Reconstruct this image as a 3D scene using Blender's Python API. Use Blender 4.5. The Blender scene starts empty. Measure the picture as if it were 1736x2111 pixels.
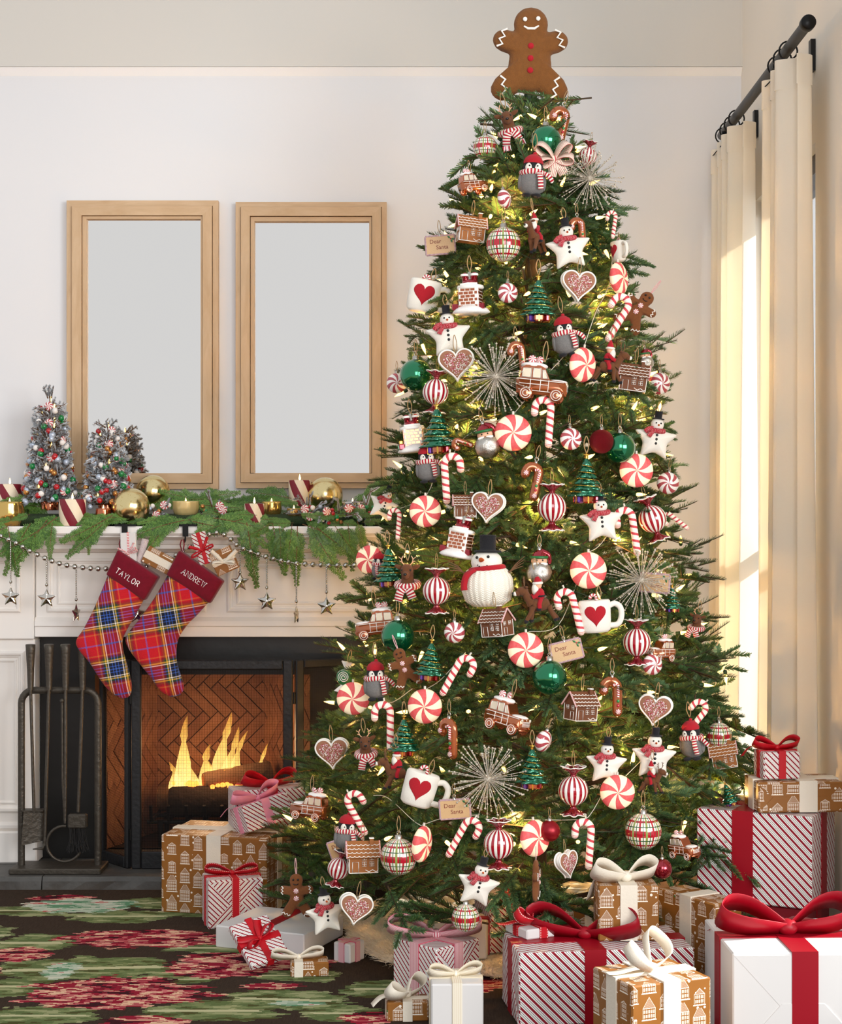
import bpy, math, random
import numpy as np
from mathutils import Matrix, Vector, Euler
pi = math.pi
R_ = math.radians
scene = bpy.context.scene
COL = scene.collection

# ---------------------------------------------------------------- camera, world, lights, exposure
F = 3450.0            # focal length in pixels of the 1736 x 2111 frame
VX, VY, EYE = 878.0, 1078.0, 1.25
cam_d = bpy.data.cameras.new('camera')
cam = bpy.data.objects.new('camera', cam_d); COL.objects.link(cam)
cam.location = (0, 0, EYE); cam.rotation_euler = (pi/2, 0, 0)
cam_d.sensor_fit = 'VERTICAL'; cam_d.sensor_height = 36.0; cam_d.sensor_width = 36.0
cam_d.lens = F/2111*36.0
cam_d.shift_x = -(VX-868.0)/2111.0
cam_d.shift_y = (VY-1055.5)/2111.0
cam_d.clip_end = 200
scene.camera = cam

world = bpy.data.worlds.new('world'); scene.world = world; world.use_nodes = True
bg = world.node_tree.nodes['Background']
bg.inputs[0].default_value = (0.96, 0.975, 1.0, 1); bg.inputs[1].default_value = 0.56

def area(name, loc, target, sx, sy, power, col):
    l = bpy.data.lights.new(name, 'AREA'); l.shape = 'RECTANGLE'; l.size = sx; l.size_y = sy
    l.energy = power; l.color = col
    o = bpy.data.objects.new(name, l); COL.objects.link(o); o.location = loc
    o.rotation_euler = (Vector(target)-Vector(loc)).to_track_quat('-Z', 'Y').to_euler()
    return o
area('room_window_light', (0.7, -0.7, 2.4), (0.1, 5.6, 1.1), 1.9, 2.2, 66, (0.97, 0.985, 1.0))
area('added_side_key', (3.7, -0.7, 2.1), (0.0, 5.4, 1.1), 3.0, 2.4, 215, (0.985, 0.99, 1.0))  # key light added outside the made-up window for side modelling
sun_d = bpy.data.lights.new('sun', 'SUN'); sun_d.energy = 7.0; sun_d.angle = R_(0.6); sun_d.color = (1, 0.97, 0.91)
sun = bpy.data.objects.new('sun', sun_d); COL.objects.link(sun)
sun.rotation_euler = Vector((-1.0, -0.03, -0.62)).to_track_quat('-Z', 'Y').to_euler()

vs = scene.view_settings
vs.view_transform = 'Standard'; vs.look = 'None'; vs.exposure = 0.5; vs.gamma = 1.0; vs.use_curve_mapping = False

def P(px, py, d):
    """point seen at photo pixel (px, py) standing at distance d"""
    return Vector(((px-VX)/F*d, d, EYE-(py-VY)/F*d))

# ---------------------------------------------------------------- mesh builder
class MB:
    def __init__(s): s.v = []; s.f = []; s.m = []; s.uv = []; s.sm = []; s.hasuv = False
    def add(s, vs_, fs, mat=0, uvs=None, smooth=True, M=None):
        o = len(s.v)
        if M is not None: vs_ = [M @ Vector(p) for p in vs_]
        s.v.extend([tuple(p) for p in vs_])
        for i, f in enumerate(fs):
            s.f.append(tuple(o+k for k in f)); s.m.append(mat); s.sm.append(smooth)
            s.uv.append(uvs[i] if uvs else None)
        if uvs: s.hasuv = True
        return s
    def box(s, c, size, mat=0, M=None):
        x, y, z = size[0]/2, size[1]/2, size[2]/2
        v = [(c[0]+a*x, c[1]+b*y, c[2]+d*z) for a in (-1, 1) for b in (-1, 1) for d in (-1, 1)]
        f = [(0,1,3,2), (4,6,7,5), (0,4,5,1), (2,3,7,6), (0,2,6,4), (1,5,7,3)]
        return s.add(v, f, mat, None, False, M)
    def rbox(s, c, size, b, mat=0, M=None, uvscale=1.0, uvoff=(0, 0)):
        """chamfered box with uv in metres"""
        h = [size[0]/2, size[1]/2, size[2]/2]; b = min(b, min(h)*0.9)
        v = []; idx = {}
        for sx in (-1, 1):
            for sy in (-1, 1):
                for sz in (-1, 1):
                    for ax in range(3):
                        p = [sx*(h[0]-b), sy*(h[1]-b), sz*(h[2]-b)]
                        p[ax] = (sx, sy, sz)[ax]*h[ax]
                        idx[(sx, sy, sz, ax)] = len(v); v.append((c[0]+p[0], c[1]+p[1], c[2]+p[2]))
        fs = []
        for ax in range(3):
            a1, a2 = [(1, 2), (2, 0), (0, 1)][ax]
            for sg in (-1, 1):
                q = []
                for (u, w) in ((-1, -1), (1, -1), (1, 1), (-1, 1)):
                    k = [0, 0, 0]; k[ax] = sg; k[a1] = u; k[a2] = w
                    q.append(idx[(k[0], k[1], k[2], ax)])
                fs.append(tuple(q if sg > 0 else q[::-1]))
        for ax in range(3):       # edges parallel to ax
            a1, a2 = [(1, 2), (2, 0), (0, 1)][ax]
            for u in (-1, 1):
                for w in (-1, 1):
                    def key(sg, face):
                        k = [0, 0, 0]; k[ax] = sg; k[a1] = u; k[a2] = w
                        return idx[(k[0], k[1], k[2], face)]
                    q = [key(-1, a1), key(1, a1), key(1, a2), key(-1, a2)]
                    fs.append(tuple(q if u*w < 0 else q[::-1]))
        for sx in (-1, 1):
            for sy in (-1, 1):
                for sz in (-1, 1):
                    q = [idx[(sx, sy, sz, k)] for k in range(3)]
                    fs.append(tuple(q if sx*sy*sz > 0 else q[::-1]))
        uvs = []
        for f in fs:
            P0 = [Vector(v[i]) for i in f]
            n = (P0[1]-P0[0]).cross(P0[2]-P0[0])
            a = max(range(3), key=lambda k: abs(n[k]))
            if a == 0: uu = [(p[1]*(1 if n[0] > 0 else -1)+.37, p[2]) for p in P0]
            elif a == 1: uu = [(p[0], p[2]) for p in P0]
            else: uu = [(p[0], p[1]+.19) for p in P0]
            uvs.append([(x*uvscale+uvoff[0], y*uvscale+uvoff[1]) for x, y in uu])
        return s.add(v, fs, mat, uvs, False, M)
    def lathe(s, prof, seg=24, mat=0, M=None, mod=None, mats=None):
        """profile of (r, z) bottom to top; mod(theta, i) scales the radius; mats(j,i) per face"""
        n = len(prof); v = []
        L = [0.0]
        for i in range(1, n): L.append(L[-1]+math.hypot(prof[i][0]-prof[i-1][0], prof[i][1]-prof[i-1][1]))
        T = L[-1] or 1
        for i, (r, z) in enumerate(prof):
            for j in range(seg):
                t = 2*pi*j/seg
                k = mod(t, i) if mod else 1
                v.append((r*k*math.cos(t), r*k*math.sin(t), z))
        for i in range(n-1):
            for j in range(seg):
                j2 = (j+1) % seg
                f = [(i*seg+j, i*seg+j2, (i+1)*seg+j2, (i+1)*seg+j)]
                u = [[(j/seg, L[i]/T), ((j+1)/seg, L[i]/T), ((j+1)/seg, L[i+1]/T), (j/seg, L[i+1]/T)]]
                pass
        fs = []; us = []
        for i in range(n-1):
            for j in range(seg):
                j2 = (j+1) % seg
                fs.append((i*seg+j, i*seg+j2, (i+1)*seg+j2, (i+1)*seg+j))
                us.append([(j/seg, L[i]/T), ((j+1)/seg, L[i]/T), ((j+1)/seg, L[i+1]/T), (j/seg, L[i+1]/T)])
        s.add(v, fs, mat, us, True, M)
        if prof[0][0] > 1e-4: s.add(v[:seg], [tuple(range(seg))[::-1]], mat, None, False, M)
        if prof[-1][0] > 1e-4: s.add(v[-seg:], [tuple(range(seg))], mat, None, False, M)
        return s
    def ell(s, c, r, seg=16, rings=10, mat=0, M=None):
        if not hasattr(r, '__len__'): r = (r, r, r)
        v = []; fs = []; us = []
        for i in range(rings+1):
            a = -pi/2+pi*i/rings
            for j in range(seg):
                t = 2*pi*j/seg
                v.append((c[0]+r[0]*math.cos(a)*math.cos(t), c[1]+r[1]*math.cos(a)*math.sin(t), c[2]+r[2]*math.sin(a)))
        for i in range(rings):
            for j in range(seg):
                j2 = (j+1) % seg
                fs.append((i*seg+j, i*seg+j2, (i+1)*seg+j2, (i+1)*seg+j))
                us.append([(j/seg, i/rings), ((j+1)/seg, i/rings), ((j+1)/seg, (i+1)/rings), (j/seg, (i+1)/rings)])
        return s.add(v, fs, mat, us, True, M)
    def tube(s, pts, r, seg=8, mat=0, M=None, closed=False, flat=1.0, caps=True):
        pts = [Vector(p) for p in pts]; n = len(pts)
        rr = list(r) if hasattr(r, '__len__') else [r]*n
        tang = []
        for i in range(n):
            if closed: t = pts[(i+1) % n]-pts[i-1]
            else: t = pts[min(i+1, n-1)]-pts[max(i-1, 0)]
            tang.append(t.normalized() if t.length > 1e-9 else Vector((0, 0, 1)))
        up = Vector((0, 0, 1)) if abs(tang[0].z) < 0.9 else Vector((0, 1, 0))
        nrm = (up-tang[0]*up.dot(tang[0])).normalized()
        v = []; L = [0]
        for i in range(n):
            if i:
                nrm = nrm-tang[i]*nrm.dot(tang[i])
                nrm = nrm.normalized() if nrm.length > 1e-6 else tang[i].orthogonal().normalized()
                L.append(L[-1]+(pts[i]-pts[i-1]).length)
            b = tang[i].cross(nrm)
            for j in range(seg):
                t = 2*pi*j/seg
                v.append(pts[i]+(nrm*math.cos(t)*flat+b*math.sin(t))*rr[i])
        fs = []; us = []
        m = n if closed else n-1
        for i in range(m):
            i2 = (i+1) % n
            l2 = L[i2] if i2 else L[-1]+(pts[0]-pts[-1]).length
            for j in range(seg):
                j2 = (j+1) % seg
                fs.append((i*seg+j, i*seg+j2, i2*seg+j2, i2*seg+j))
                us.append([(j/seg, L[i]), ((j+1)/seg, L[i]), ((j+1)/seg, l2), (j/seg, l2)])
        s.add(v, fs, mat, us, True, M)
        if not closed and caps:
            s.add(v[:seg], [tuple(range(seg))[::-1]], mat, None, True, M)
            s.add(v[-seg:], [tuple(range(seg))], mat, None, True, M)
        return s
    def pillow(s, out, t, c=(0, 0), p=2.5, mat=0, M=None, ks=(1, .97, .9, .78, .6, .38, .18), y0=0.0, back=True):
        """radial pillow from a star-convex outline in x,z; thickness t along y"""
        n = len(out)
        for sg in ((-1, 1) if back else (-1,)):
            v = []; fs = []
            for k in ks:
                y = y0+sg*t*(1-k**p)**(1/p)
                for (x, z) in out: v.append((c[0]+k*(x-c[0]), y, c[1]+k*(z-c[1])))
            v.append((c[0], y0+sg*t, c[1]))
            for i in range(len(ks)-1):
                for j in range(n):
                    j2 = (j+1) % n
                    q = (i*n+j, i*n+j2, (i+1)*n+j2, (i+1)*n+j)
                    fs.append(q if sg < 0 else q[::-1])
            b = (len(ks)-1)*n; e = len(v)-1
            for j in range(n):
                q = (b+j, b+(j+1) % n, e)
                fs.append(q if sg < 0 else q[::-1])
            s.add(v, fs, mat, [[(v[i][0], v[i][2]) for i in f] for f in fs], True, M)
        return s
    def prism(s, out, y0, y1, mat=0, M=None, smooth=False):
        """outline in x,z extruded along y"""
        n = len(out)
        v = [(x, y0, z) for x, z in out]+[(x, y1, z) for x, z in out]
        fs = [tuple(range(n)), tuple(range(2*n-1, n-1, -1))]
        us = [[out[i] for i in range(n)], [out[i-n] for i in range(2*n-1, n-1, -1)]]
        for j in range(n):
            j2 = (j+1) % n
            fs.append((j, j+n, j2+n, j2)); us.append([(out[j][0], y0+out[j][1]), (out[j][0]+.01, y1+out[j][1]), (out[j2][0]+.01, y1+out[j2][1]), (out[j2][0], y0+out[j2][1])])
        return s.add(v, fs, mat, us, smooth, M)
    def puff(s, out, r, t, mat=0, M=None, rings=6):
        """inflated slab from any smooth outline in x,z: edge radius r, half thickness t"""
        n = len(out)
        ar = sum(out[i][0]*out[(i+1) % n][1]-out[(i+1) % n][0]*out[i][1] for i in range(n))
        if ar < 0: out = out[::-1]
        nr = []
        for i in range(n):
            a = Vector(out[i-1]); b = Vector(out[(i+1) % n]); d = (b-a).normalized()
            nr.append(Vector((-d.y, d.x)))
        for sg in (-1, 1):
            v = []; fs = []
            for k in range(rings+1):
                a = pi/2*k/rings
                off = r*(1-math.cos(a)); y = sg*t*math.sin(a)
                for i in range(n): v.append((out[i][0]+nr[i].x*off, y, out[i][1]+nr[i].y*off))
            for k in range(rings):
                for i in range(n):
                    q = (k*n+i, k*n+(i+1) % n, (k+1)*n+(i+1) % n, (k+1)*n+i)
                    fs.append(q if sg < 0 else q[::-1])
            q = tuple(range(rings*n, rings*n+n)); fs.append(q if sg < 0 else q[::-1])
            s.add(v, fs, mat, [[(v[i][0], v[i][2]) for i in f] for f in fs], True, M)
        return s
    def strip(s, pts, wv, w, t=0.0012, mat=0, M=None):
        """ribbon along pts; wv one width direction or one per point"""
        pts = [Vector(p) for p in pts]; n = len(pts)
        ww = list(w) if hasattr(w, '__len__') else [w]*n
        v = []; us = []; fs = []; L = [0]
        for i in range(n):
            tg = (pts[min(i+1, n-1)]-pts[max(i-1, 0)]).normalized()
            wd = Vector(wv[i] if isinstance(wv, list) else wv)
            wd = (wd-tg*wd.dot(tg)).normalized(); nn = tg.cross(wd)
            if i: L.append(L[-1]+(pts[i]-pts[i-1]).length)
            h = ww[i]/2
            v += [pts[i]-wd*h-nn*t/2, pts[i]+wd*h-nn*t/2, pts[i]+wd*h+nn*t/2, pts[i]-wd*h+nn*t/2]
        for i in range(n-1):
            for k in range(4):
                k2 = (k+1) % 4
                fs.append((i*4+k, i*4+k2, (i+1)*4+k2, (i+1)*4+k))
                a, b = [(0, 1), (1, 1), (1, 0), (0, 0)][k]
                us.append([(a, L[i]), (b, L[i]), (b, L[i+1]), (a, L[i+1])])
        fs += [(3, 2, 1, 0), (n*4-4, n*4-3, n*4-2, n*4-1)]; us += [[(0, 0)]*4, [(0, 0)]*4]
        return s.add(v, fs, mat, us, True, M)
    def grid(s, fn, nu, nv, mat=0, M=None, uvf=None, smooth=True):
        v = [fn(i/nu, j/nv) for j in range(nv+1) for i in range(nu+1)]
        fs = []; us = []
        for j in range(nv):
            for i in range(nu):
                a = j*(nu+1)+i
                fs.append((a, a+1, a+nu+2, a+nu+1))
                us.append([(i/nu, j/nv), ((i+1)/nu, j/nv), ((i+1)/nu, (j+1)/nv), (i/nu, (j+1)/nv)])
        return s.add(v, fs, mat, us, smooth, M)
    def mesh(s, name, mats):
        me = bpy.data.meshes.new(name)
        me.from_pydata(s.v, [], s.f)
        mats = mats if isinstance(mats, (list, tuple)) else [mats]
        for m in mats: me.materials.append(m)
        if len(mats) > 1: me.polygons.foreach_set('material_index', s.m)
        me.polygons.foreach_set('use_smooth', s.sm)
        if s.hasuv:
            ul = me.uv_layers.new(name='uv'); data = []
            for f, u in zip(s.f, s.uv):
                if u:
                    for q in u: data += [q[0], q[1]]
                else: data += [0.0, 0.0]*len(f)
            ul.data.foreach_set('uv', data)
        me.update(); return me
    def build(s, name, mats, parent=None, kind=None, label=None):
        o = bpy.data.objects.new(name, s.mesh(name, mats)); COL.objects.link(o)
        if parent is not None: o.parent = parent
        if kind: o['kind'] = kind
        if label: o['label'] = label
        return o

def quads_mesh(name, V, Q, mats, midx=None, smooth=False):
    me = bpy.data.meshes.new(name); nq = len(Q)
    me.vertices.add(len(V)); me.vertices.foreach_set('co', np.asarray(V, np.float32).ravel())
    me.loops.add(nq*4); me.loops.foreach_set('vertex_index', np.asarray(Q, np.int32).ravel())
    me.polygons.add(nq); me.polygons.foreach_set('loop_start', np.arange(0, nq*4, 4, dtype=np.int32))
    try: me.polygons.foreach_set('loop_total', np.full(nq, 4, np.int32))
    except Exception: pass
    for m in mats: me.materials.append(m)
    if midx is not None: me.polygons.foreach_set('material_index', np.asarray(midx, np.int32))
    me.update(calc_edges=True); me.validate()
    return me

def empty(name, loc=(0, 0, 0), rot=(0, 0, 0), parent=None):
    o = bpy.data.objects.new(name, None); COL.objects.link(o)
    o.location = loc; o.rotation_euler = rot; o.empty_display_size = 0.02
    if parent is not None: o.parent = parent
    return o
def tag(o, label, cat, group=None):
    o['label'] = label; o['category'] = cat
    if group: o['group'] = group
    return o
def struct(o): o['kind'] = 'structure'; return o
CH = {}
def copy_tree(root):
    r = root.copy(); COL.objects.link(r)
    for ch in list(root.children):
        c = ch.copy(); COL.objects.link(c); c.parent = r
        for g in list(ch.children):
            d = g.copy(); COL.objects.link(d); d.parent = c
    return r

def arc(cx, cz, r, a0, a1, n, y=0.0):
    return [(cx+r*math.cos(R_(a0+(a1-a0)*i/n)), y, cz+r*math.sin(R_(a0+(a1-a0)*i/n))) for i in range(n+1)]
def smooth_closed(pts, n):
    """closed Catmull-Rom through 2-D points, resampled"""
    m = len(pts); out = []
    per = max(2, n//m)
    for i in range(m):
        p0, p1, p2, p3 = [Vector(pts[(i+k-1) % m]) for k in range(4)]
        for j in range(per):
            t = j/per
            q = 0.5*((2*p1)+(p2-p0)*t+(2*p0-5*p1+4*p2-p3)*t*t+(3*p1-p0-3*p2+p3)*t**3)
            out.append((q.x, q.y))
    return out
def smooth_open(pts, per=6):
    pts = [Vector(p) for p in pts]; m = len(pts); out = []
    for i in range(m-1):
        p0 = pts[max(i-1, 0)]; p1 = pts[i]; p2 = pts[i+1]; p3 = pts[min(i+2, m-1)]
        for j in range(per):
            t = j/per
            out.append(0.5*((2*p1)+(p2-p0)*t+(2*p0-5*p1+4*p2-p3)*t*t+(3*p1-p0-3*p2+p3)*t**3))
    out.append(pts[-1]); return out
def radial_outline(sdf, n=72, c=(0, 0), rmax=1.2):
    out = []
    for i in range(n):
        a = 2*pi*i/n; lo = 0
        best = 0; k = 0.0
        while k < rmax:
            if sdf(c[0]+k*math.cos(a), c[1]+k*math.sin(a)) < 0: best = k
            elif best and k-best > 0.25: break
            k += 0.004
        out.append((c[0]+best*math.cos(a), c[1]+best*math.sin(a)))
    return out
def sd_caps(x, z, a, b, ra, rb):
    dx, dz = b[0]-a[0], b[1]-a[1]; l2 = dx*dx+dz*dz or 1e-9
    t = max(0, min(1, ((x-a[0])*dx+(z-a[1])*dz)/l2))
    return math.hypot(x-a[0]-t*dx, z-a[1]-t*dz)-(ra+(rb-ra)*t)
def smin(a, b, k):
    h = max(k-abs(a-b), 0)/k
    return min(a, b)-h*h*k*0.25

# ---------------------------------------------------------------- node expressions and materials
def H(h):
    h = h.lstrip('#'); c = [int(h[i:i+2], 16)/255 for i in (0, 2, 4)]
    return tuple((x/12.92 if x <= 0.04045 else ((x+0.055)/1.055)**2.4) for x in c)+(1.0,)
class E:
    def __init__(s, nt, k): s.nt = nt; s.k = k
    def _m(s, op, b=None, c=None):
        n = s.nt.nodes.new('ShaderNodeMath'); n.operation = op
        for i, x in enumerate((s, b, c)):
            if x is None: continue
            if isinstance(x, E): s.nt.links.new(x.k, n.inputs[i])
            else: n.inputs[i].default_value = float(x)
        return E(s.nt, n.outputs[0])
    def __add__(s, b): return s._m('ADD', b)
    __radd__ = __add__
    def __sub__(s, b): return s._m('SUBTRACT', b)
    def __rsub__(s, b): return s._m('MULTIPLY', -1)._m('ADD', b)
    def __mul__(s, b): return s._m('MULTIPLY', b)
    __rmul__ = __mul__
    def __truediv__(s, b): return s._m('DIVIDE', b)
    def lt(s, b): return s._m('LESS_THAN', b)
    def gt(s, b): return s._m('GREATER_THAN', b)
    def fr(s): return s._m('FRACT')
    def fl(s): return s._m('FLOOR')
    def ab(s): return s._m('ABSOLUTE')
    def sn(s): return s._m('SINE')
    def mn(s, b): return s._m('MINIMUM', b)
    def mx(s, b): return s._m('MAXIMUM', b)
    def sq(s): return s._m('SQRT')
    def at2(s, b): return s._m('ARCTAN2', b)
    def band(s, c, h): return (s-c).ab().lt(h)
class NT:
    def __init__(s, nt): s.nt = nt
    def coord(s, which='uv'):
        if which == 'uv':
            n = s.nt.nodes.new('ShaderNodeUVMap'); n.uv_map = 'uv'; o = n.outputs[0]
        else:
            n = s.nt.nodes.new('ShaderNodeTexCoord'); o = n.outputs['Object' if which == 'obj' else 'Generated']
        x = s.nt.nodes.new('ShaderNodeSeparateXYZ'); s.nt.links.new(o, x.inputs[0])
        return [E(s.nt, x.outputs[i]) for i in range(3)]
    def vec(s, x, y, z=0.0):
        n = s.nt.nodes.new('ShaderNodeCombineXYZ')
        for i, k in enumerate((x, y, z)):
            if isinstance(k, E): s.nt.links.new(k.k, n.inputs[i])
            else: n.inputs[i].default_value = k
        return n.outputs[0]
    def noise(s, vec, scale, detail=2.0, rough=0.5, dist=0.0):
        n = s.nt.nodes.new('ShaderNodeTexNoise'); n.inputs['Scale'].default_value = scale
        n.inputs['Detail'].default_value = detail; n.inputs['Roughness'].default_value = rough
        n.inputs['Distortion'].default_value = dist
        if vec is not None: s.nt.links.new(vec, n.inputs['Vector'])
        return E(s.nt, n.outputs[0])
    def white(s, vec):
        n = s.nt.nodes.new('ShaderNodeTexWhiteNoise'); s.nt.links.new(vec, n.inputs['Vector']); return E(s.nt, n.outputs['Value'])
    def voro(s, vec, scale, feature='F1', out=0):
        n = s.nt.nodes.new('ShaderNodeTexVoronoi'); n.inputs['Scale'].default_value = scale; n.feature = feature
        if vec is not None: s.nt.links.new(vec, n.inputs['Vector'])
        return E(s.nt, n.outputs[out])
    def mix(s, f, a, b):
        n = s.nt.nodes.new('ShaderNodeMix'); n.data_type = 'RGBA'
        for i, x in ((0, f), (6, a), (7, b)):
            if isinstance(x, E): s.nt.links.new(x.k, n.inputs[i])
            elif hasattr(x, 'is_output'): s.nt.links.new(x, n.inputs[i])
            else: n.inputs[i].default_value = x
        return n.outputs[2]
    def island(s):
        n = s.nt.nodes.new('ShaderNodeNewGeometry'); return E(s.nt, n.outputs['Random Per Island'])
    def objrand(s):
        n = s.nt.nodes.new('ShaderNodeObjectInfo'); return E(s.nt, n.outputs['Random'])

def mat(name, col, rough=0.6, metal=0.0, bump=None, emit=None, estr=0.0, spec=0.5, coat=0.0, sheen=0.0, trans=0.0, subs=0.0, alpha=None):
    """col: colour tuple or fn(N)->socket ; bump: (scale, strength) noise or fn(N)->E"""
    m = bpy.data.materials.new(name); m.use_nodes = True; nt = m.node_tree
    b = nt.nodes['Principled BSDF']; N = NT(nt)
    if callable(col):
        sk = col(N); nt.links.new(sk, b.inputs['Base Color'])
    else: sk = None; b.inputs['Base Color'].default_value = col
    if isinstance(rough, E): pass
    if callable(rough): nt.links.new(rough(N).k, b.inputs['Roughness'])
    else: b.inputs['Roughness'].default_value = rough
    b.inputs['Metallic'].default_value = metal
    b.inputs['Specular IOR Level'].default_value = spec
    b.inputs['Coat Weight'].default_value = coat; b.inputs['Coat Roughness'].default_value = 0.05
    b.inputs['Sheen Weight'].default_value = sheen
    b.inputs['Transmission Weight'].default_value = trans
    if emit is not None:
        if emit == 'base' and sk is not None: nt.links.new(sk, b.inputs['Emission Color'])
        else: b.inputs['Emission Color'].default_value = col if emit == 'base' else emit
        b.inputs['Emission Strength'].default_value = estr
    if bump is not None:
        bn = nt.nodes.new('ShaderNodeBump')
        if callable(bump): h, st = bump(N)
        else:
            tc = nt.nodes.new('ShaderNodeTexCoord'); h = N.noise(tc.outputs['Object'], bump[0], 3.0); st = bump[1]
        nt.links.new(h.k, bn.inputs['Height']); bn.inputs['Strength'].default_value = st; bn.inputs['Distance'].default_value = 0.01
        nt.links.new(bn.outputs[0], b.inputs['Normal'])
    if alpha is not None:
        nt.links.new(alpha(N).k, b.inputs['Alpha'])
    return m

WHITE = H('f2efe9')
# ---- room
M_wall = mat('wall_paint', H('e1e1e2'), 0.85, bump=(60, .02))
M_wallwarm = mat('wall_paint_warm', H('e6ddcf'), 0.85, bump=(60, .02))
M_beamshade = mat('beam_shade_grey', H('d2cec6'), 0.85, bump=(60, .02))  # greyer than the wall: shade on the beam face put into the colour
M_trimlit = mat('trim_lit_white', H('fbfaf9'), 0.5)  # near white: light on the beam underside put into the colour
M_mantel = mat('mantel_paint', H('efe9e2'), 0.38, bump=(25, .015))
M_slate = mat('black_surround', H('141210'), 0.35, bump=(30, .05))
def c_stone(N):
    x, y, z = N.coord('obj'); n = N.noise(N.vec(x, y, z), 9, 6, .65)
    return N.mix(n, H('2c2b29'), H('5d5b57'))
M_hearth = mat('hearth_stone', c_stone, 0.55, bump=(22, .5))
def c_brick(N):
    x, y, z = N.coord('obj'); n = N.noise(N.vec(x, y, z), 14, 5, .6); r = N.objrand()
    a = N.mix(r, H('a07050'), H('855840'))
    soot = N.noise(N.vec(x, y, z), 3.5, 3)
    return N.mix((n*.9-.25), a, H('4a2c1d'))
M_brick = mat('firebrick', c_brick, 0.85, bump=(60, .25))
M_mortar = mat('firebox_mortar', H('3d281c'), 0.95)
M_iron = mat('wrought_iron', H('4d473f'), 0.45, metal=0.6, bump=(70, .25))
M_irondark = mat('iron_dark', H('2a2a2c'), 0.45, metal=0.5, bump=(70, .15))
M_brush = mat('brush_bristle', H('1d1b1a'), 0.7)
M_black = mat('black_metal', H('161514'), 0.38, metal=0.6)
def c_oak(N):
    x, y, z = N.coord('obj'); n = N.noise(N.vec(x*9, y*9, z*1.6), 4, 6, .6, .8)
    n2 = N.noise(N.vec(x, y, z), 3, 2)
    return N.mix((n*1.3-.15), N.mix(n2, H('dcc3a2'), H('ceae8a')), H('b8966e'))
def c_oakh(N):
    x, y, z = N.coord('obj'); n = N.noise(N.vec(x*1.6, y*9, z*9), 4, 6, .6, .8)
    n2 = N.noise(N.vec(x, y, z), 3, 2)
    return N.mix((n*1.3-.15), N.mix(n2, H('dcc3a2'), H('ceae8a')), H('b8966e'))
M_oak = mat('frame_oak', c_oak, 0.6, bump=(40, .05)); M_oakh = mat('frame_oak_rail', c_oakh, 0.6, bump=(40, .05))
M_mirror = mat('mirror_glass', H('efece8'), 0.02, metal=1.0)
M_floor = mat('floor_oak', lambda N: N.mix(N.noise(N.vec(*[k*s for k, s in zip(N.coord('obj'), (8, 1, 1))]), 4, 4), H('c99b74'), H('a87a56')), 0.5)
def rug_col(N):
    x, y, z = N.coord('obj')
    jag = N.white(N.vec((y*200).fl(), 3.0, 0.0))*0.02
    X = ((x+jag)*70).fl()/70; Y = (y*200).fl()/200
    base = N.mix(N.noise(N.vec(x*26, y*2.5, 0.0), 9, 4, .7), H('1b140f'), H('4a3b2f'))
    wob = N.noise(N.vec(X*1.0, Y*1.6, 4.0), 9.0, 2.0, .6, .4)
    fine = N.noise(N.vec(X*1.1, Y*2.6, 31.0), 10.0, 2.0, .6, .5)
    def fp(px, py): d = F*EYE/(py-VY); return ((px-VX)/F*d, d)
    def blob(px, py, rx, ry, rot=0.0, w=1.1):
        cx, cy = fp(px, py); ex = rx*cy/F; ey = ry*cy*cy/(F*EYE); c, s_ = math.cos(rot), math.sin(rot)
        a_ = ((X-cx)*c+(Y-cy)*s_)/ex; b_ = ((Y-cy)*c-(X-cx)*s_)/ey
        return ((a_*a_+b_*b_).sq()+(wob-.5)*w), b_
    green = N.mix(fine.gt(.50), H('5c6a40'), H('757f52'))
    green = N.mix(fine.gt(.58), green, H('95986d')); green = N.mix(fine.lt(.40), green, H('4b4a26'))
    c = base
    LV = [(70, 1945, 95, 20), (170, 1998, 200, 26, .10), (40, 2035, 90, 22), (590, 2062, 130, 22, -.1), (440, 2085, 150, 24), (620, 2012, 90, 14), (480, 1955, 140, 14), (330, 1862, 120, 12, .1), (250, 1890, 110, 14), (540, 1925, 80, 16), (90, 2095, 120, 22), (420, 1880, 90, 12), (60, 1878, 100, 12), (700, 2090, 90, 18), (350, 2020, 90, 14), (820, 2040, 120, 20), (-80, 1930, 120, 24)]
    for t in LV:
        k, b_ = blob(*t[:4], *(t[4:] or (0.0,)))
        c = N.mix(k.lt(.95), c, green); c = N.mix(k.lt(.8)*b_.ab().lt(.10), c, H('b9b58d'))
    red = N.mix(fine.gt(.42), H('3a141a'), H('8c1a2e')); red = N.mix(fine.gt(.50), red, H('c56f6c')); red = N.mix(fine.gt(.545), red, H('dcb392')); red = N.mix(fine.gt(.60), red, H('8c1a2e'))
    for t in [(295, 1936, 170, 20), (455, 1990, 120, 26), (240, 2048, 210, 34), (30, 1968, 90, 14), (600, 1988, 90, 16), (560, 2034, 70, 8), (300, 2108, 100, 14), (760, 2100, 60, 14), (-120, 2010, 120, 30), (130, 1852, 70, 6), (980, 2030, 90, 20)]:
        k, b_ = blob(*t); c = N.mix(k.lt(.95), c, red)
    pale = N.mix(fine.gt(.44), H('5f8a68'), H('aeb9a4')); pale = N.mix(fine.gt(.56), pale, H('c9c7b4')); pale = N.mix(fine.gt(.63), pale, H('b5524f'))
    for t in [(165, 1868, 130, 15), (130, 2000, 36, 20), (610, 2070, 60, 6)]:
        k, b_ = blob(*t); c = N.mix(k.lt(.95), c, pale)
    return c
M_rug = mat('rug_wool', rug_col, 0.95, bump=(400, .35), spec=.1)
M_rugedge = mat('rug_binding', H('3a3029'), .95)
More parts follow.
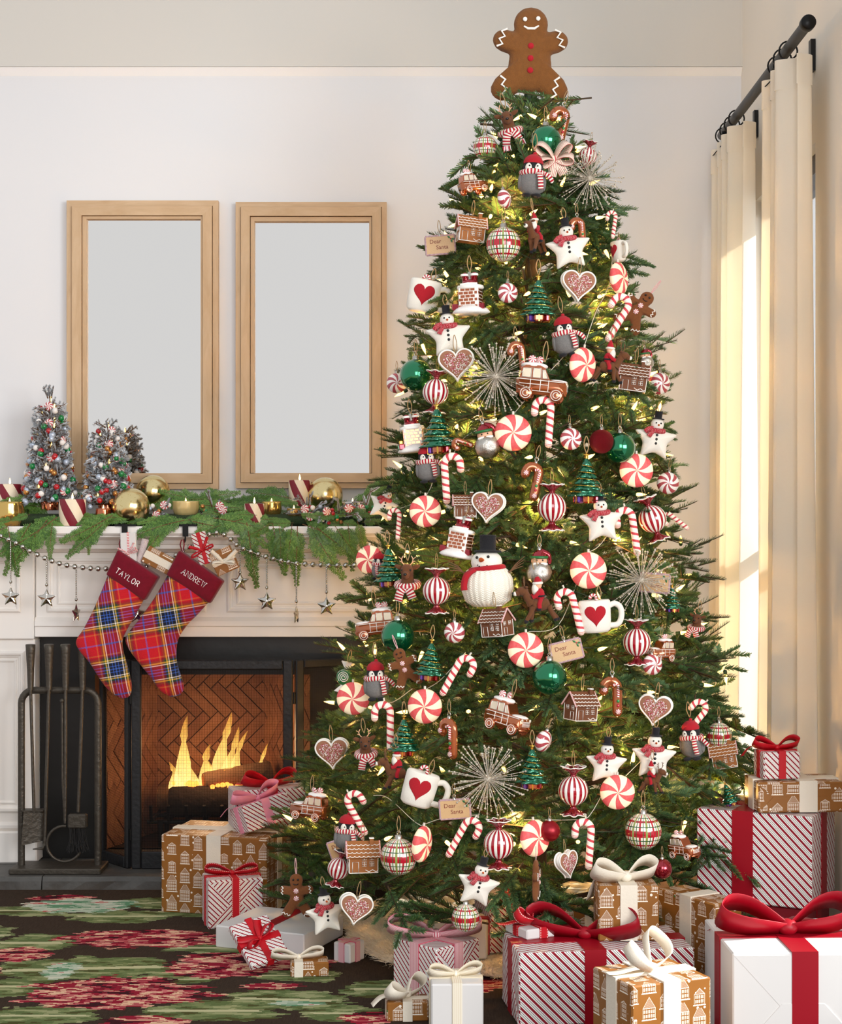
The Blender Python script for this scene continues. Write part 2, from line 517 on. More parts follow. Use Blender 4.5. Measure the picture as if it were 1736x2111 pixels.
def m_curtain():
    m = bpy.data.materials.new('curtain_linen'); m.use_nodes = True; nt = m.node_tree; N = NT(nt)
    b = nt.nodes['Principled BSDF']; out = nt.nodes['Material Output']
    x, y, z = N.coord('obj'); w = N.noise(N.vec(x*300, y*300, z*40), 6, 2)
    c = N.mix(w, H('f7f1e4'), H('fdf9f0'))
    nt.links.new(c, b.inputs['Base Color']); b.inputs['Roughness'].default_value = .9
    t = nt.nodes.new('ShaderNodeBsdfTranslucent'); t.inputs[0].default_value = H('fff6e4')
    mx = nt.nodes.new('ShaderNodeMixShader'); mx.inputs[0].default_value = .42
    nt.links.new(b.outputs[0], mx.inputs[1]); nt.links.new(t.outputs[0], mx.inputs[2]); nt.links.new(mx.outputs[0], out.inputs[0])
    return m
M_curtain = m_curtain()
M_glass = mat('window_glass', (1, 1, 1, 1), 0.0, trans=1.0)
def m_screen():
    m = bpy.data.materials.new('screen_mesh'); m.use_nodes = True; nt = m.node_tree; N = NT(nt)
    b = nt.nodes['Principled BSDF']; b.inputs['Base Color'].default_value = H('1b1613'); b.inputs['Roughness'].default_value = .5
    b.inputs['Metallic'].default_value = .6
    u, v, w = N.coord('uv')
    a = (u*260).fr().lt(.3).mx((v*260).fr().lt(.3))
    nt.links.new((a*.9).k, b.inputs['Alpha']); return m
M_screen = m_screen()
# ---- felt, glass, foliage
FB = lambda s: (s, .35)
M_ginger = mat('felt_ginger', lambda N: N.mix(N.noise(None, 18, 4), H('8c5722'), H('714318')), .95, bump=(140, .5), sheen=.08)
M_ginger2 = mat('felt_gingerdark', lambda N: N.mix(N.noise(None, 18, 4), H('8c5226'), H('70401d')), .95, bump=(140, .5), sheen=.06)
M_feltwhite = mat('felt_white', H('f5efe2'), .95, bump=(120, .4), sheen=.08)
M_feltred = mat('felt_red', H('b01222'), .95, bump=(120, .4), sheen=.06)
M_feltblack = mat('felt_black', H('17161a'), .95, bump=(120, .4), sheen=.06)
M_feltgrey = mat('felt_grey', lambda N: N.mix(N.noise(None, 20, 4), H('8d8a86'), H('6b6967')), .95, bump=(120, .5), sheen=.08)
M_feltbrown = mat('felt_brown', lambda N: N.mix(N.noise(None, 20, 4), H('7b4a26'), H('5e361a')), .95, bump=(120, .5), sheen=.06)
M_orange = mat('felt_orange', H('d4601c'), .9)
M_icing = mat('icing_white', H('f4efe6'), .5)
M_eye = mat('bead_black', H('0c0b0c'), .2)
M_skin = mat('felt_skin', H('dfae8c'), .9)
def stripes(n, a, b, ax=0, duty=.5, tilt=0.0, scale=1.0):
    def f(N):
        c = N.coord('uv'); t = (c[ax]*scale+c[1-ax]*tilt)*n
        return N.mix(t.fr().lt(duty), a, b)
    return f
M_scarf = mat('scarf_stripe', stripes(1, H('f0e8dc'), H('b5152a'), 1, .5, scale=16), .9, bump=(150, .4))
M_scarfdot = mat('scarf_dots', lambda N: N.mix(N.voro(None, 22).lt(.28), H('b0142a'), H('f0e2dc')), .9, bump=(150, .4))
def c_swirl(n, tw, red, white):
    def f(N):
        x, y, z = N.coord('obj'); r = (x*x+z*z).sq()
        a = z.at2(x)*(n/(2*pi))+r*tw
        s_ = N.noise(N.vec(x, y, z), 14, 3)
        c = N.mix(s_, red, tuple(k*.8+.12 for k in red[:3])+(1,))
        return N.mix(a.fr().lt(.5), white, c)
    return f
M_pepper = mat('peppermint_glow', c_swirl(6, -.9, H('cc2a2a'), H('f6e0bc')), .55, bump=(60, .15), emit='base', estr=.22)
M_pepperglass = mat('peppermint_glass', c_swirl(7, -1.6, H('a80f26'), H('f5efe8')), .12, coat=.6)
M_peppermini = mat('peppermint_mini', c_swirl(7, 2.0, H('b81e30'), H('f4ece6')), .4)
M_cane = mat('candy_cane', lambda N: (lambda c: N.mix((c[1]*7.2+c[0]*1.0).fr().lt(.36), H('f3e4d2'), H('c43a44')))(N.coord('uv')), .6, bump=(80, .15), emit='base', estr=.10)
M_canemini = mat('candy_cane_small', lambda N: (lambda c: N.mix((c[1]*18+c[0]*1.0).fr().lt(.48), H('f3ece4'), H('b8142a')))(N.coord('uv')), .5)
M_greenglass = mat('green_mercury_glass', lambda N: N.mix(N.noise(None, 60, 3, .7).gt(.66), H('02794c'), H('0a3d28')), .13, metal=.85, coat=1.0)
M_redglit = mat('red_glitter', lambda N: N.mix(N.voro(None, 90, out=0), H('c01c2e'), H('7c0c18')), .4, metal=.5, bump=(260, .9))
M_redmatte = mat('red_matte_glass', H('8f0d1c'), .35, metal=.5)
M_redgloss = mat('red_gloss_glass', H('9c0d24'), .1, metal=.8, coat=1.0)
M_cap = mat('ornament_cap', H('b9b4aa'), .25, metal=1.0)
M_twine = mat('jute_twine', H('a5865c'), .95)
M_wirewhite = mat('clear_wire', H('d9d2c2'), .4)
def c_wrap(N):
    u, v, w = N.coord('uv'); return N.mix((u*15).fr().lt(.5), H('f4efe6'), H('a00f22'))
M_wrapball = mat('wrapped_candy_glass', c_wrap, .12, coat=.7)
M_wrapred = mat('wrapper_red_glass', H('8a0a1e'), .12, metal=.6, coat=1)
def c_plaidball(N):
    u, v, w = N.coord('uv'); c = H('f1ead9')
    k = N.mix(v.band(.5, .055), c, H('b3152a'))
    k = N.mix(v.band(.72, .02).mx(v.band(.28, .02)), k, H('a8142a'))
    k = N.mix((u*8).fr().band(.5, .07), k, H('b3152a'))
    k = N.mix((u*8+.25).fr().band(.5, .03).mx((u*8+.75).fr().band(.5, .03)), k, H('2f5a2a'))
    k = N.mix((u*8+.5).fr().band(.5, .08), k, H('8f9a4e'))
    k = N.mix(v.band(.62, .008).mx(v.band(.38, .008)).mx(v.band(.8, .008)).mx(v.band(.2, .008)), k, H('23502a'))
    return k
M_plaidball = mat('plaid_glass', c_plaidball, .15, coat=.7)
M_cookie = mat('heart_icing', lambda N: N.mix(N.noise(None, 30, 3), H('b07a5c'), H('8f5f45')), .7, bump=(90, .4))
M_sprinkle = mat('sprinkles', lambda N: (lambda r: N.mix(r.gt(.5), N.mix(r.gt(.25), H('d8869a'), H('b51e38')), H('f6efe8')))(N.island()), .5)
M_house = mat('gingerbread_wall', lambda N: N.mix(N.noise(None, 40, 4), H('a9682c'), H('8a4f20')), .6, bump=(120, .3))
M_housedark = mat('gingerbread_wall_dark', lambda N: N.mix(N.noise(None, 40, 4), H('7a4522'), H('5f3318')), .6, bump=(120, .3))
M_canetrim = mat('roof_candy_trim', lambda N: (lambda c: N.mix((c[1]*26+c[0]).fr().lt(.5), H('f3ece4'), H('bd2337')))(N.coord('uv')), .5)
M_treeglass = mat('glass_tree_green', lambda N: N.mix(N.noise(None, 9, 3), H('0b7a52'), H('0a5a44')), .1, metal=.7, coat=1)
M_gold = mat('gold_glass', H('d6a84a'), .16, metal=1.0)
M_goldmat = mat('gold_mercury', lambda N: N.mix(N.noise(None, 24, 4, .7).gt(.62), H('e3cf98'), H('c3a560')), lambda N: N.noise(None, 14, 3)*.25+.08, metal=1.0)
M_silver = mat('silver_glass', H('c9c4bb'), .14, metal=1.0, bump=(50, .3))
M_silverglit = mat('silver_glitter', lambda N: N.mix(N.voro(None, 60, out=0), H('f6f0e4'), H('b8a88e')), .3, metal=.45, bump=(90, .5))
M_purple = mat('purple_glass', H('6a3fa8'), .12, metal=.7, coat=1)
M_copper = mat('copper_glass', H('b9633a'), .12, metal=.85, coat=1)
M_copperdark = mat('copper_dark_glass', lambda N: N.mix(N.noise(None, 8, 2), H('9a4c26'), H('b9652f')), .14, metal=.6, coat=1)
M_snowglit = mat('snow_sprinkled', lambda N: N.mix(N.voro(None, 26).lt(.16), H('f4f0ea'), H('b58a8a')), .5)
M_pane = mat('car_pane', H('e6d6bc'), .2, metal=.4, coat=.6)
def c_knit(N):
    u, v, w = N.coord('uv'); t = (u*26).fr(); s_ = ((v*34+(t-.5).ab()*1.6).fr()-.5).ab()
    return N.mix(s_, H('f1e8d4'), H('fbf6ea'))
def b_knit(N):
    u, v, w = N.coord('uv'); t = (u*26).fr(); s_ = ((v*34+(t-.5).ab()*1.6).fr()-.5).ab(); return (s_*.6-(t-.5).ab()), .5
M_knit = mat('cream_knit', c_knit, .95, bump=b_knit)
M_twig = mat('twig_bark', H('6a4a2e'), .9)
M_bark = mat('tree_bark', H('4b3a28'), .95, bump=(40, .5))
def c_needle(N):
    i = N.island(); o = N.objrand()
    a = N.mix(i, H('35562c'), H('5a7c42')); b = N.mix(i, H('486c46'), H('74946a'))
    c = N.mix(o, a, b)
    return N.mix(i.gt(.93), c, H('94a055'))
def m_needle(name, col):
    m = mat(name, col, .42, spec=.5)
    nt = m.node_tree; b = nt.nodes['Principled BSDF']; out = nt.nodes['Material Output']
    t = nt.nodes.new('ShaderNodeBsdfTranslucent'); t.inputs[0].default_value = H('6f7f30')
    mx = nt.nodes.new('ShaderNodeMixShader'); mx.inputs[0].default_value = .14
    nt.links.new(b.outputs[0], mx.inputs[1]); nt.links.new(t.outputs[0], mx.inputs[2]); nt.links.new(mx.outputs[0], out.inputs[0])
    return m
M_needle = m_needle('fir_needle', c_needle)
M_cedar = m_needle('cedar_leaf', lambda N: N.mix(N.objrand(), N.mix(N.island(), H('477426'), H('82a94c')), N.mix(N.island(), H('30561d'), H('5c8535'))))
M_frost = mat('frosted_needle', lambda N: N.mix(N.island(), H('8f959a'), H('e8ecf0')), .45)
M_bulb = mat('warm_bulb', H('ffdf9a'), .3, emit=(1.0, .60, .15, 1), estr=3.6)
M_flamec = mat('candle_flame', H('ffd080'), .5, emit=(1.0, .62, .22, 1), estr=7.0)
M_socket = mat('bulb_socket', H('24401f'), .5)
M_wiregreen = mat('light_wire_green', H('20351c'), .5)
# ---- paper, ribbon
def c_stripe(p, duty=.34, ang=1.0):
    def f(N):
        u, v, w = N.coord('uv'); t = ((u*ang+v)*(.7071/p)).fr()
        c = N.mix(t.lt(duty), H('f3efea'), H('8c0c22'))
        return N.mix(t.band(.54, .035).mx(t.band(.80, .035)), c, H('3a3234'))
    return f
M_stripe = mat('striped_paper', c_stripe(.017), .5, spec=.25)
M_stripe2 = mat('striped_paper_turned', c_stripe(.017, ang=-1.0), .5, spec=.25)
M_stripeS = mat('striped_paper_small', c_stripe(.0115), .5, spec=.25)
M_stripeS2 = mat('striped_paper_small_turned', c_stripe(.0115, ang=-1.0), .5, spec=.25)
def c_houses(N):
    u, v, w = N.coord('uv')
    gx = u/.044; col = gx.fl(); vv = v/.060+N.white(N.vec(col, 7.0, 0.0))
    row = vv.fl(); a = gx.fr(); b = vv.fr()
    r = N.white(N.vec(col, row, 3.0)); r2 = N.white(N.vec(col, row, 9.0))
    x = (a-.5).ab(); hw = r*.11+.28; top = r2*.24+.46
    body = x.lt(hw)*b.gt(.12)*b.lt(top)
    edge = body*((x-hw).ab().lt(.018).mx((b-top).ab().lt(.018)))
    wx = (a*7).fr()-.5; wz = (b*6.0).fr()-.5
    win = body*(wx.ab().lt(.33)*wz.ab().lt(.36))*(1-(wx.ab().lt(.2)*wz.ab().lt(.24)))*x.lt(hw-.05)
    bars = body*(wx.ab().lt(.05).mx(wz.ab().lt(.05)))*(wx.ab().lt(.3)*wz.ab().lt(.33))*x.lt(hw-.05)
    rt = top+(hw-x)*(r*.9+.35)
    roof = x.lt(hw)*b.gt(top)*b.lt(rt)
    rl = roof*((a*34).fr().lt(.5)*(b*44).fr().lt(.5)).mx(roof*((b-rt).ab().lt(.03)))
    snow = x.lt(hw+.06)*b.gt(.085)*b.lt(.125)
    flake = N.voro(N.vec(u, v, 0.0), 46).lt(.16)*(1-body)*(1-roof)
    ink = edge.mx(win).mx(bars*.8).mx(rl*.8).mx(snow).mx(flake)
    kraft = N.mix(N.noise(N.vec(u, v, 0.0), 12, 2), H('94602a'), H('80501e'))
    c = N.mix(ink, kraft, H('eee2d2'))
    return N.mix(N.voro(N.vec(u, v, 2.0), 17).lt(.05), c, H('3f7a3a'))
M_kraft = mat('house_print_paper', c_houses, .42, spec=.3)
M_whitepaper = mat('white_paper', H('d6d3d0'), .5, bump=(6, .05))
M_redpaper = mat('dark_red_paper', H('7a0a1a'), .5)
M_ribred = mat('red_satin', H('b30a1a'), .42, spec=.3)
M_ribdeep = mat('deep_red_satin', H('93061a'), .42, spec=.3)
def c_stitch(N):
    u, v, w = N.coord('uv'); s_ = (u.band(.08, .03).mx(u.band(.92, .03)))*(v*160).fr().lt(.6)
    return N.mix(s_, H('b5121f'), H('f3e6dc'))
M_ribstitch = mat('red_stitched_ribbon', c_stitch, .55, spec=.25)
M_ribcream = mat('cream_ribbon', H('e0d6c4'), .6, bump=(200, .1))
M_ribwoven = mat('woven_cream_ribbon', lambda N: (lambda c: N.mix((c[0]*5).fr().lt(.5), H('efe7d6'), H('ddcfb4')))(N.coord('uv')), .8)
M_ribpink = mat('pink_satin', H('e58fa4'), .4, spec=.3)
M_ribgros = mat('pink_striped_ribbon', lambda N: (lambda c: N.mix((c[0]*11).fr().lt(.5), H('f0d6d6'), H('c45a6c')))(N.coord('uv')), .5)
M_ribstripe = mat('cream_red_stripe_ribbon', lambda N: (lambda c: N.mix((c[0]*6).fr().lt(.3), H('efe4d0'), H('c0454a')))(N.coord('uv')), .8)
M_twinered = mat('bakers_twine', lambda N: (lambda c: N.mix((c[1]*180+c[0]).fr().lt(.5), H('f4eeea'), H('c0182c')))(N.coord('uv')), .8)
def c_tartan(N):
    u, v, w = N.coord('uv'); a = (u*.985+v*.17)/.180; b = (v*.985-u*.17)/.180
    def warp(t, off):
        f = (t+off).fr()
        c = N.mix(f.lt(.47), H('7a1426'), H('c40f20'))
        c = N.mix(f.band(.735, .225), c, H('2c4427')); c = N.mix(f.band(.735, .13), c, H('0e1526'))
        c = N.mix(f.band(.235, .016), c, H('6f5cb0'))
        c = N.mix(f.band(.56, .014).mx(f.band(.91, .014)), c, H('d9b23e')); c = N.mix(f.band(.60, .010).mx(f.band(.87, .010)), c, H('efe6dc'))
        c = N.mix(f.band(.735, .012).mx(f.band(.68, .008)).mx(f.band(.79, .008)), c, H('3a62c0')); c = N.mix(f.band(.03, .012).mx(f.band(.44, .012)), c, H('cf6a34'))
        return c
    tw = ((u+v)*600).fr().lt(.5)
    k = N.mix(.5, warp(a, 0.15), warp(b, 0.0))
    return N.mix(tw*.5, k, N.mix(.5, warp(b, 0.0), warp(a, 0.15)))
M_tartan = mat('tartan_flannel', c_tartan, .95, bump=(200, .3), sheen=.06)
M_velvet = mat('burgundy_velvet', lambda N: N.mix(N.noise(None, 12, 4), H('7c0a24'), H('5c0618')), .85, sheen=.15, spec=.2)
M_thread = mat('white_thread', H('f2eeee'), .7)
def c_candle(N):
    u, v, w = N.coord('uv'); t = (u*4+v*1.1).fr()
    return N.mix(t.lt(.48), H('f1dfc2'), H('7d0e24'))
M_candle = mat('striped_candle_wax', c_candle, .5, bump=(120, .1))
M_log = mat('log_bark', lambda N: N.mix(N.noise(None, 20, 6, .7), H('4a3222'), H('9a7350')), .95, bump=(30, .8))
M_logend = mat('log_end', H('a5754a'), .9)
M_char = mat('charred_log', lambda N: N.mix(N.noise(None, 16, 5, .7), H('15100c'), H('4a3424')), .95, bump=(30, .8))
M_ember = mat('ember', H('401000'), .9, emit=(1, .22, .03, 1), estr=5.0)
def m_flame():
    m = bpy.data.materials.new('fire_flame'); m.use_nodes = True; nt = m.node_tree; N = NT(nt)
    nt.nodes.remove(nt.nodes['Principled BSDF']); out = nt.nodes['Material Output']
    u, v, w = N.coord('uv')
    e = nt.nodes.new('ShaderNodeEmission'); t = nt.nodes.new('ShaderNodeBsdfTransparent'); mx = nt.nodes.new('ShaderNodeMixShader')
    nt.links.new(N.mix(v, (1, .62, .20, 1), (1, .44, .06, 1)), e.inputs[0]); e.inputs[1].default_value = 3.2
    x, y, z = N.coord('obj')
    a = ((1-v)*.55+.12)*(N.noise(N.vec(x*3, y*3, z), 18, 2)*1.1+.25)
    nt.links.new(a.k, mx.inputs[0]); nt.links.new(t.outputs[0], mx.inputs[1]); nt.links.new(e.outputs[0], mx.inputs[2]); nt.links.new(mx.outputs[0], out.inputs[0])
    return m
M_flame = m_flame()
M_fur = mat('cream_fur', lambda N: N.mix(N.island(), H('e6d3b4'), H('f4e8d2')), .95)
M_airmail = mat('airmail_edge', lambda N: (lambda c: N.mix((c[1]*40).fr().lt(.33), N.mix((c[1]*40).fr().lt(.66), H('2a3f78'), H('efe6d8')), H('b01c2e')))(N.coord('uv')), .6)
M_card = mat('kraft_card', lambda N: N.mix(N.noise(None, 30, 3), H('d5b184'), H('c09866')), .4, coat=.3)
M_ink = mat('brown_ink', H('7a2a1e'), .6)
M_holly = mat('holly_green', H('1f6a34'), .3)
M_redgem = mat('red_gem', H('b8122a'), .15, coat=1)
M_greengem = mat('green_gem', H('14863e'), .15, coat=1)
M_votive = mat('gold_votive_glass', H('d9b56a'), .14, metal=.9, bump=(12, .3))
M_amber = mat('amber_votive_glass', H('e6c98a'), .25, metal=.3, coat=.5)

# ================================================================ THE ROOM
D_WALL = 6.25
X_RW = 1.178
def boxobj(name, lo, hi, m, parent=None):
    b = MB(); b.box([(lo[i]+hi[i])/2 for i in range(3)], [hi[i]-lo[i] for i in range(3)])
    return b.build(name, m, parent)
fx0, fx1, fzt = -1.20, -0.42, 0.70          # firebox opening
wl = MB()
def wbox(lo, hi): wl.box([(lo[i]+hi[i])/2 for i in range(3)], [hi[i]-lo[i] for i in range(3)])
wbox((-4.5, D_WALL, -.1), (fx0, D_WALL+.12, 3.6)); wbox((fx1, D_WALL, -.1), (X_RW+.2, D_WALL+.12, 3.6)); wbox((fx0, D_WALL, fzt), (fx1, D_WALL+.12, 3.6))
struct(wl.build('wall_back', M_wall))
# right wall with a tall window opening, and an added gap for side light
WY0, WY1, WZT = 5.06, 5.99, 2.40
wr = MB()
for lo, hi in (((X_RW, .2, -.1), (X_RW+.2, 1.2, 3.6)), ((X_RW, 1.2, 2.95), (X_RW+.2, 4.15, 3.6)), ((X_RW, 1.2, -.1), (X_RW+.2, 4.15, .12)), ((X_RW, 4.15, -.1), (X_RW+.2, WY0, 3.6)), ((X_RW, WY1, -.1), (X_RW+.2, D_WALL+.1, 3.6)), ((X_RW, WY0, WZT), (X_RW+.2, WY1, 3.6))):
    wr.box([(lo[i]+hi[i])/2 for i in range(3)], [hi[i]-lo[i] for i in range(3)])
struct(wr.build('wall_right', M_wallwarm))
struct(boxobj('floor', (-4.5, -1.0, -.06), (X_RW+.2, D_WALL+.1, -.012), M_floor))
# lowered beam across the back wall: grey for shade, white for its lit underside
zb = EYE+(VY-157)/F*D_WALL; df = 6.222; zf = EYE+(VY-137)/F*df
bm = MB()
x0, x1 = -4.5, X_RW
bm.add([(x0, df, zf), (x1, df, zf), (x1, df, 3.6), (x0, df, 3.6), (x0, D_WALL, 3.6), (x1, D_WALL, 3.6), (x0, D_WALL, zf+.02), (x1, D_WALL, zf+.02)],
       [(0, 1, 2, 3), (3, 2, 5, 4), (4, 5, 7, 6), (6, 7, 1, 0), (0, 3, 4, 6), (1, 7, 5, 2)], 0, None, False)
struct(bm.build('trim_1', M_beamshade))
bt = MB()  # underside strip tipped towards the front so that it renders lit
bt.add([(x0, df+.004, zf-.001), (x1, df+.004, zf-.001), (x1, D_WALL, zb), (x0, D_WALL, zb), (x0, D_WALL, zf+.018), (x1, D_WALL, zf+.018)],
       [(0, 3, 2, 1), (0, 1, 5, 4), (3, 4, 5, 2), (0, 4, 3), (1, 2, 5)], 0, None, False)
struct(bt.build('trim_2', M_trimlit))

# window: dark frame, glass, outside
w1 = struct(empty('window_1', (X_RW+.08, (WY0+WY1)/2, 0)))
hy = (WY1-WY0)/2
f = MB()
f.box((0, -hy+.022, WZT/2), (.09, .044, WZT)); f.box((0, hy-.022, WZT/2), (.09, .044, WZT))
f.box((0, 0, WZT-.03), (.09, 2*hy-.088, .06)); f.box((0, 0, .05), (.09, 2*hy-.088, .10)); f.box((0, 0, 1.2), (.05, 2*hy-.088, .035))
f.build('window_frame', M_black, w1)
for z0, z1 in ((.10, 1.18), (1.22, WZT-.06)):
    g = MB(); g.box((.01, 0, (z0+z1)/2), (.006, 2*hy-.09, z1-z0)); g.build('pane', mat('clear_pane', (1, 1, 1, 1), 0, trans=1.0, alpha=lambda N: N.noise(None, 1)*0+.08), w1)

w2 = struct(empty('window_added', (X_RW+.08, 2.675, .12)))  # unseen window, added as an opening for the side key light
f = MB(); f.box((0, -1.452, 1.415), (.09, .046, 2.83)); f.box((0, 1.452, 1.415), (.09, .046, 2.83)); f.box((0, 0, 2.80), (.09, 2.858, .06)); f.box((0, 0, .03), (.09, 2.858, .06)); f.box((0, 0, 1.4), (.05, .04, 2.7)); f.build('window_frame', M_black, w2)
# ---- rug, hearth
rug = MB(); rug.rbox((-.70, 3.62, -.005), (3.7, 4.16, .012), .004)
ro = rug.build('area_rug', M_rug); tag(ro, 'dark brown flat-woven rug with red flowers and green leaves', 'rug')
hearth = empty('stone_hearth', (-.76, 5.95, -.012)); tag(hearth, 'low grey slate hearth of flat slabs under the fireplace', 'hearth')
hx = [-2.2, (86-VX)/F*5.75, -.10, .40]
random.seed(5)
for i in range(3):
    b = MB(); a, c = hx[i]+.002, hx[i+1]-.002
    def fn(u, v, a=a, c=c):
        return (0, 0, 0)
    n = 24
    v = []; fs = []
    for k in range(n+1):
        x = a+(c-a)*k/n+.76; j = random.uniform(-.005, .005); j2 = random.uniform(-.004, .004)
        v += [(x, 5.75+j-5.95, 0.0), (x, 5.752+j2-5.95, .030), (x, 5.760-5.95+j2, .045), (x, 6.27-5.95, .045), (x, 6.27-5.95, 0)]
    for k in range(n):
        for q in range(5):
            q2 = (q+1) % 5; fs.append((k*5+q, (k+1)*5+q, (k+1)*5+q2, k*5+q2))
    fs += [(0, 1, 2, 3, 4), tuple(range(n*5+4, n*5-1, -1))]
    b.add(v, fs, 0, None, False); b.build('hearth_slab', M_hearth, hearth)
HZ = .033

# ---- mantel
DM = 6.0
def mx(px): return (px-VX)/F*DM
def mz(py): return EYE-(py-VY)/F*DM
man = empty('fireplace_mantel', (-.762, 6.1, HZ)); tag(man, 'white painted fireplace mantel with panelled frieze and side pilaster', 'mantel')
def mpart(name, lo, hi, m=M_mantel, bev=.004):
    b = MB(); c = [(lo[i]+hi[i])/2 for i in range(3)]; c = [c[0]+.762, c[1]-6.1, c[2]-HZ]
    b.rbox(c, [hi[i]-lo[i] for i in range(3)], bev); return b.build(name, m, man)
MXL, MXR = -1.70, .18
ZT = EYE-(1085-VY)/F*5.88
mpart('shelf', (MXL-.06, 5.88, ZT-.030), (MXR+.06, D_WALL, ZT), bev=.006)
def profile_run(name, prof, xa, xb):
    """moulding running along x: prof of (depth y, z)"""
    b = MB(); n = len(prof)
    v = [(xa+.762, y-6.1, z-HZ) for y, z in prof]+[(xb+.762, y-6.1, z-HZ) for y, z in prof]
    fs = [(i, i+n, (i+1) % n+n, (i+1) % n) for i in range(n)]+[tuple(range(n))[::-1], tuple(range(n, 2*n))]
    b.add(v, fs, 0, None, False); return b.build(name, M_mantel, man)
zt = ZT-.030
profile_run('cornice_moulding', [(5.90, zt), (5.90, zt-.008), (5.915, zt-.012), (5.935, zt-.020), (5.945, zt-.034), (5.955, zt-.036), (5.955, zt-.050), (5.975, zt-.056), (5.985, zt-.062), (6.10, zt-.062), (6.10, zt)], MXL-.02, MXR+.02)
zf0 = mz(1313); zfr = zt-.062
mpart('frieze', (-1.40, 6.0, zf0), (-.124, D_WALL, zfr))
mpart('frieze_block', (MXL, 5.985, zf0-.008), (-1.402, D_WALL, zfr)); mpart('frieze_block', (-.122, 5.985, zf0-.008), (MXR, D_WALL, zfr))
profile_run('architrave_moulding', [(6.0, mz(1272)), (5.992, mz(1276)), (5.984, mz(1280)), (5.984, mz(1290)), (5.990, mz(1292)), (5.990, mz(1312)), (6.02, mz(1313)), (6.02, mz(1272))], -1.40, -.124)
def frame_moulding(xa, xb, za, zb_, y, wd=.022, t=.010, name='panel_moulding'):
    b = MB()
    def ring(i, o): return [(xa+i+.762, y-o-6.1, za+i-HZ), (xb-i+.762, y-o-6.1, za+i-HZ), (xb-i+.762, y-o-6.1, zb_-i-HZ), (xa+i+.762, y-o-6.1, zb_-i-HZ)]
    prof = [(0, -.002), (0, t*.6), (wd*.25, t), (wd*.5, t), (wd*.6, t*.45), (wd*.85, t*.3), (wd, -.001)]
    v = []; fs = []
    for i, o in prof: v += ring(i, o)
    for k in range(len(prof)-1):
        for j in range(4):
            fs.append((k*4+j, k*4+(j+1) % 4, (k+1)*4+(j+1) % 4, (k+1)*4+j))
    b.add(v, fs, 0, None, False); return b.build(name, M_mantel, man)
frame_moulding(mx(98), mx(425), mz(1262), mz(1150), 6.0); frame_moulding(mx(118), mx(405), mz(1246), mz(1166), 6.0, .012, .005)
frame_moulding(mx(468), mx(790), mz(1262), mz(1150), 6.0); frame_moulding(mx(488), mx(770), mz(1246), mz(1166), 6.0, .012, .005)
frame_moulding(MXL+.03, mx(45), mz(1262), mz(1150), 5.985)
frame_moulding(mx(822), MXR-.03, mz(1262), mz(1150), 5.985)
for xa, xb in ((MXL, -1.402), (-.122, MXR)):
    mpart('pilaster', (xa, 6.0, HZ+.10), (xb, D_WALL, zf0-.008)); mpart('plinth', (xa-.012, 5.975, HZ), (xb+.012, D_WALL, HZ+.115), bev=.006)
    mpart('plinth_cap', (xa-.006, 5.985, HZ+.115), (xb+.006, D_WALL, HZ+.145), bev=.010)
    frame_moulding(xa+.035, xb-.035, HZ+.18, zf0-.05, 6.0, .026, .012); frame_moulding(xa+.065, xb-.065, HZ+.21, zf0-.08, 6.0, .012, .005)

# ---- black surround and brick firebox
sur = empty('fireplace_surround', (-.76, 6.1, HZ)); tag(sur, 'flat black fireplace surround panel framing the brick firebox', 'surround')
for lo, hi in (((-1.398, 6.07, HZ), (fx0, D_WALL-.003, zf0)), ((fx1, 6.07, HZ), (-.126, D_WALL-.003, zf0)), ((fx0, 6.07, fzt), (fx1, D_WALL-.003, zf0))):
    b = MB(); b.box([(lo[i]+hi[i])/2-(-.76, 6.1, HZ)[i] for i in range(3)], [hi[i]-lo[i] for i in range(3)]); b.build('slab', M_slate, sur)
fb = empty('brick_firebox', (-.80, 6.5, HZ)); tag(fb, 'firebox of soot-stained herringbone firebrick behind the screen', 'firebox')
bk0, bk1, dbk = -1.065, -.63, 6.60
def clip(poly, xa, xb, ya, yb):
    for ax, val, sg in ((0, xa, 1), (0, xb, -1), (1, ya, 1), (1, yb, -1)):
        out = []
        for i in range(len(poly)):
            p, q = poly[i-1], poly[i]; dp = (p[ax]-val)*sg; dq = (q[ax]-val)*sg
            if (dp >= 0) != (dq >= 0):
                t = dp/(dp-dq); out.append((p[0]+(q[0]-p[0])*t, p[1]+(q[1]-p[1])*t))
            if dq >= 0: out.append(q)
        poly = out
        if len(poly) < 3: return None
    return poly
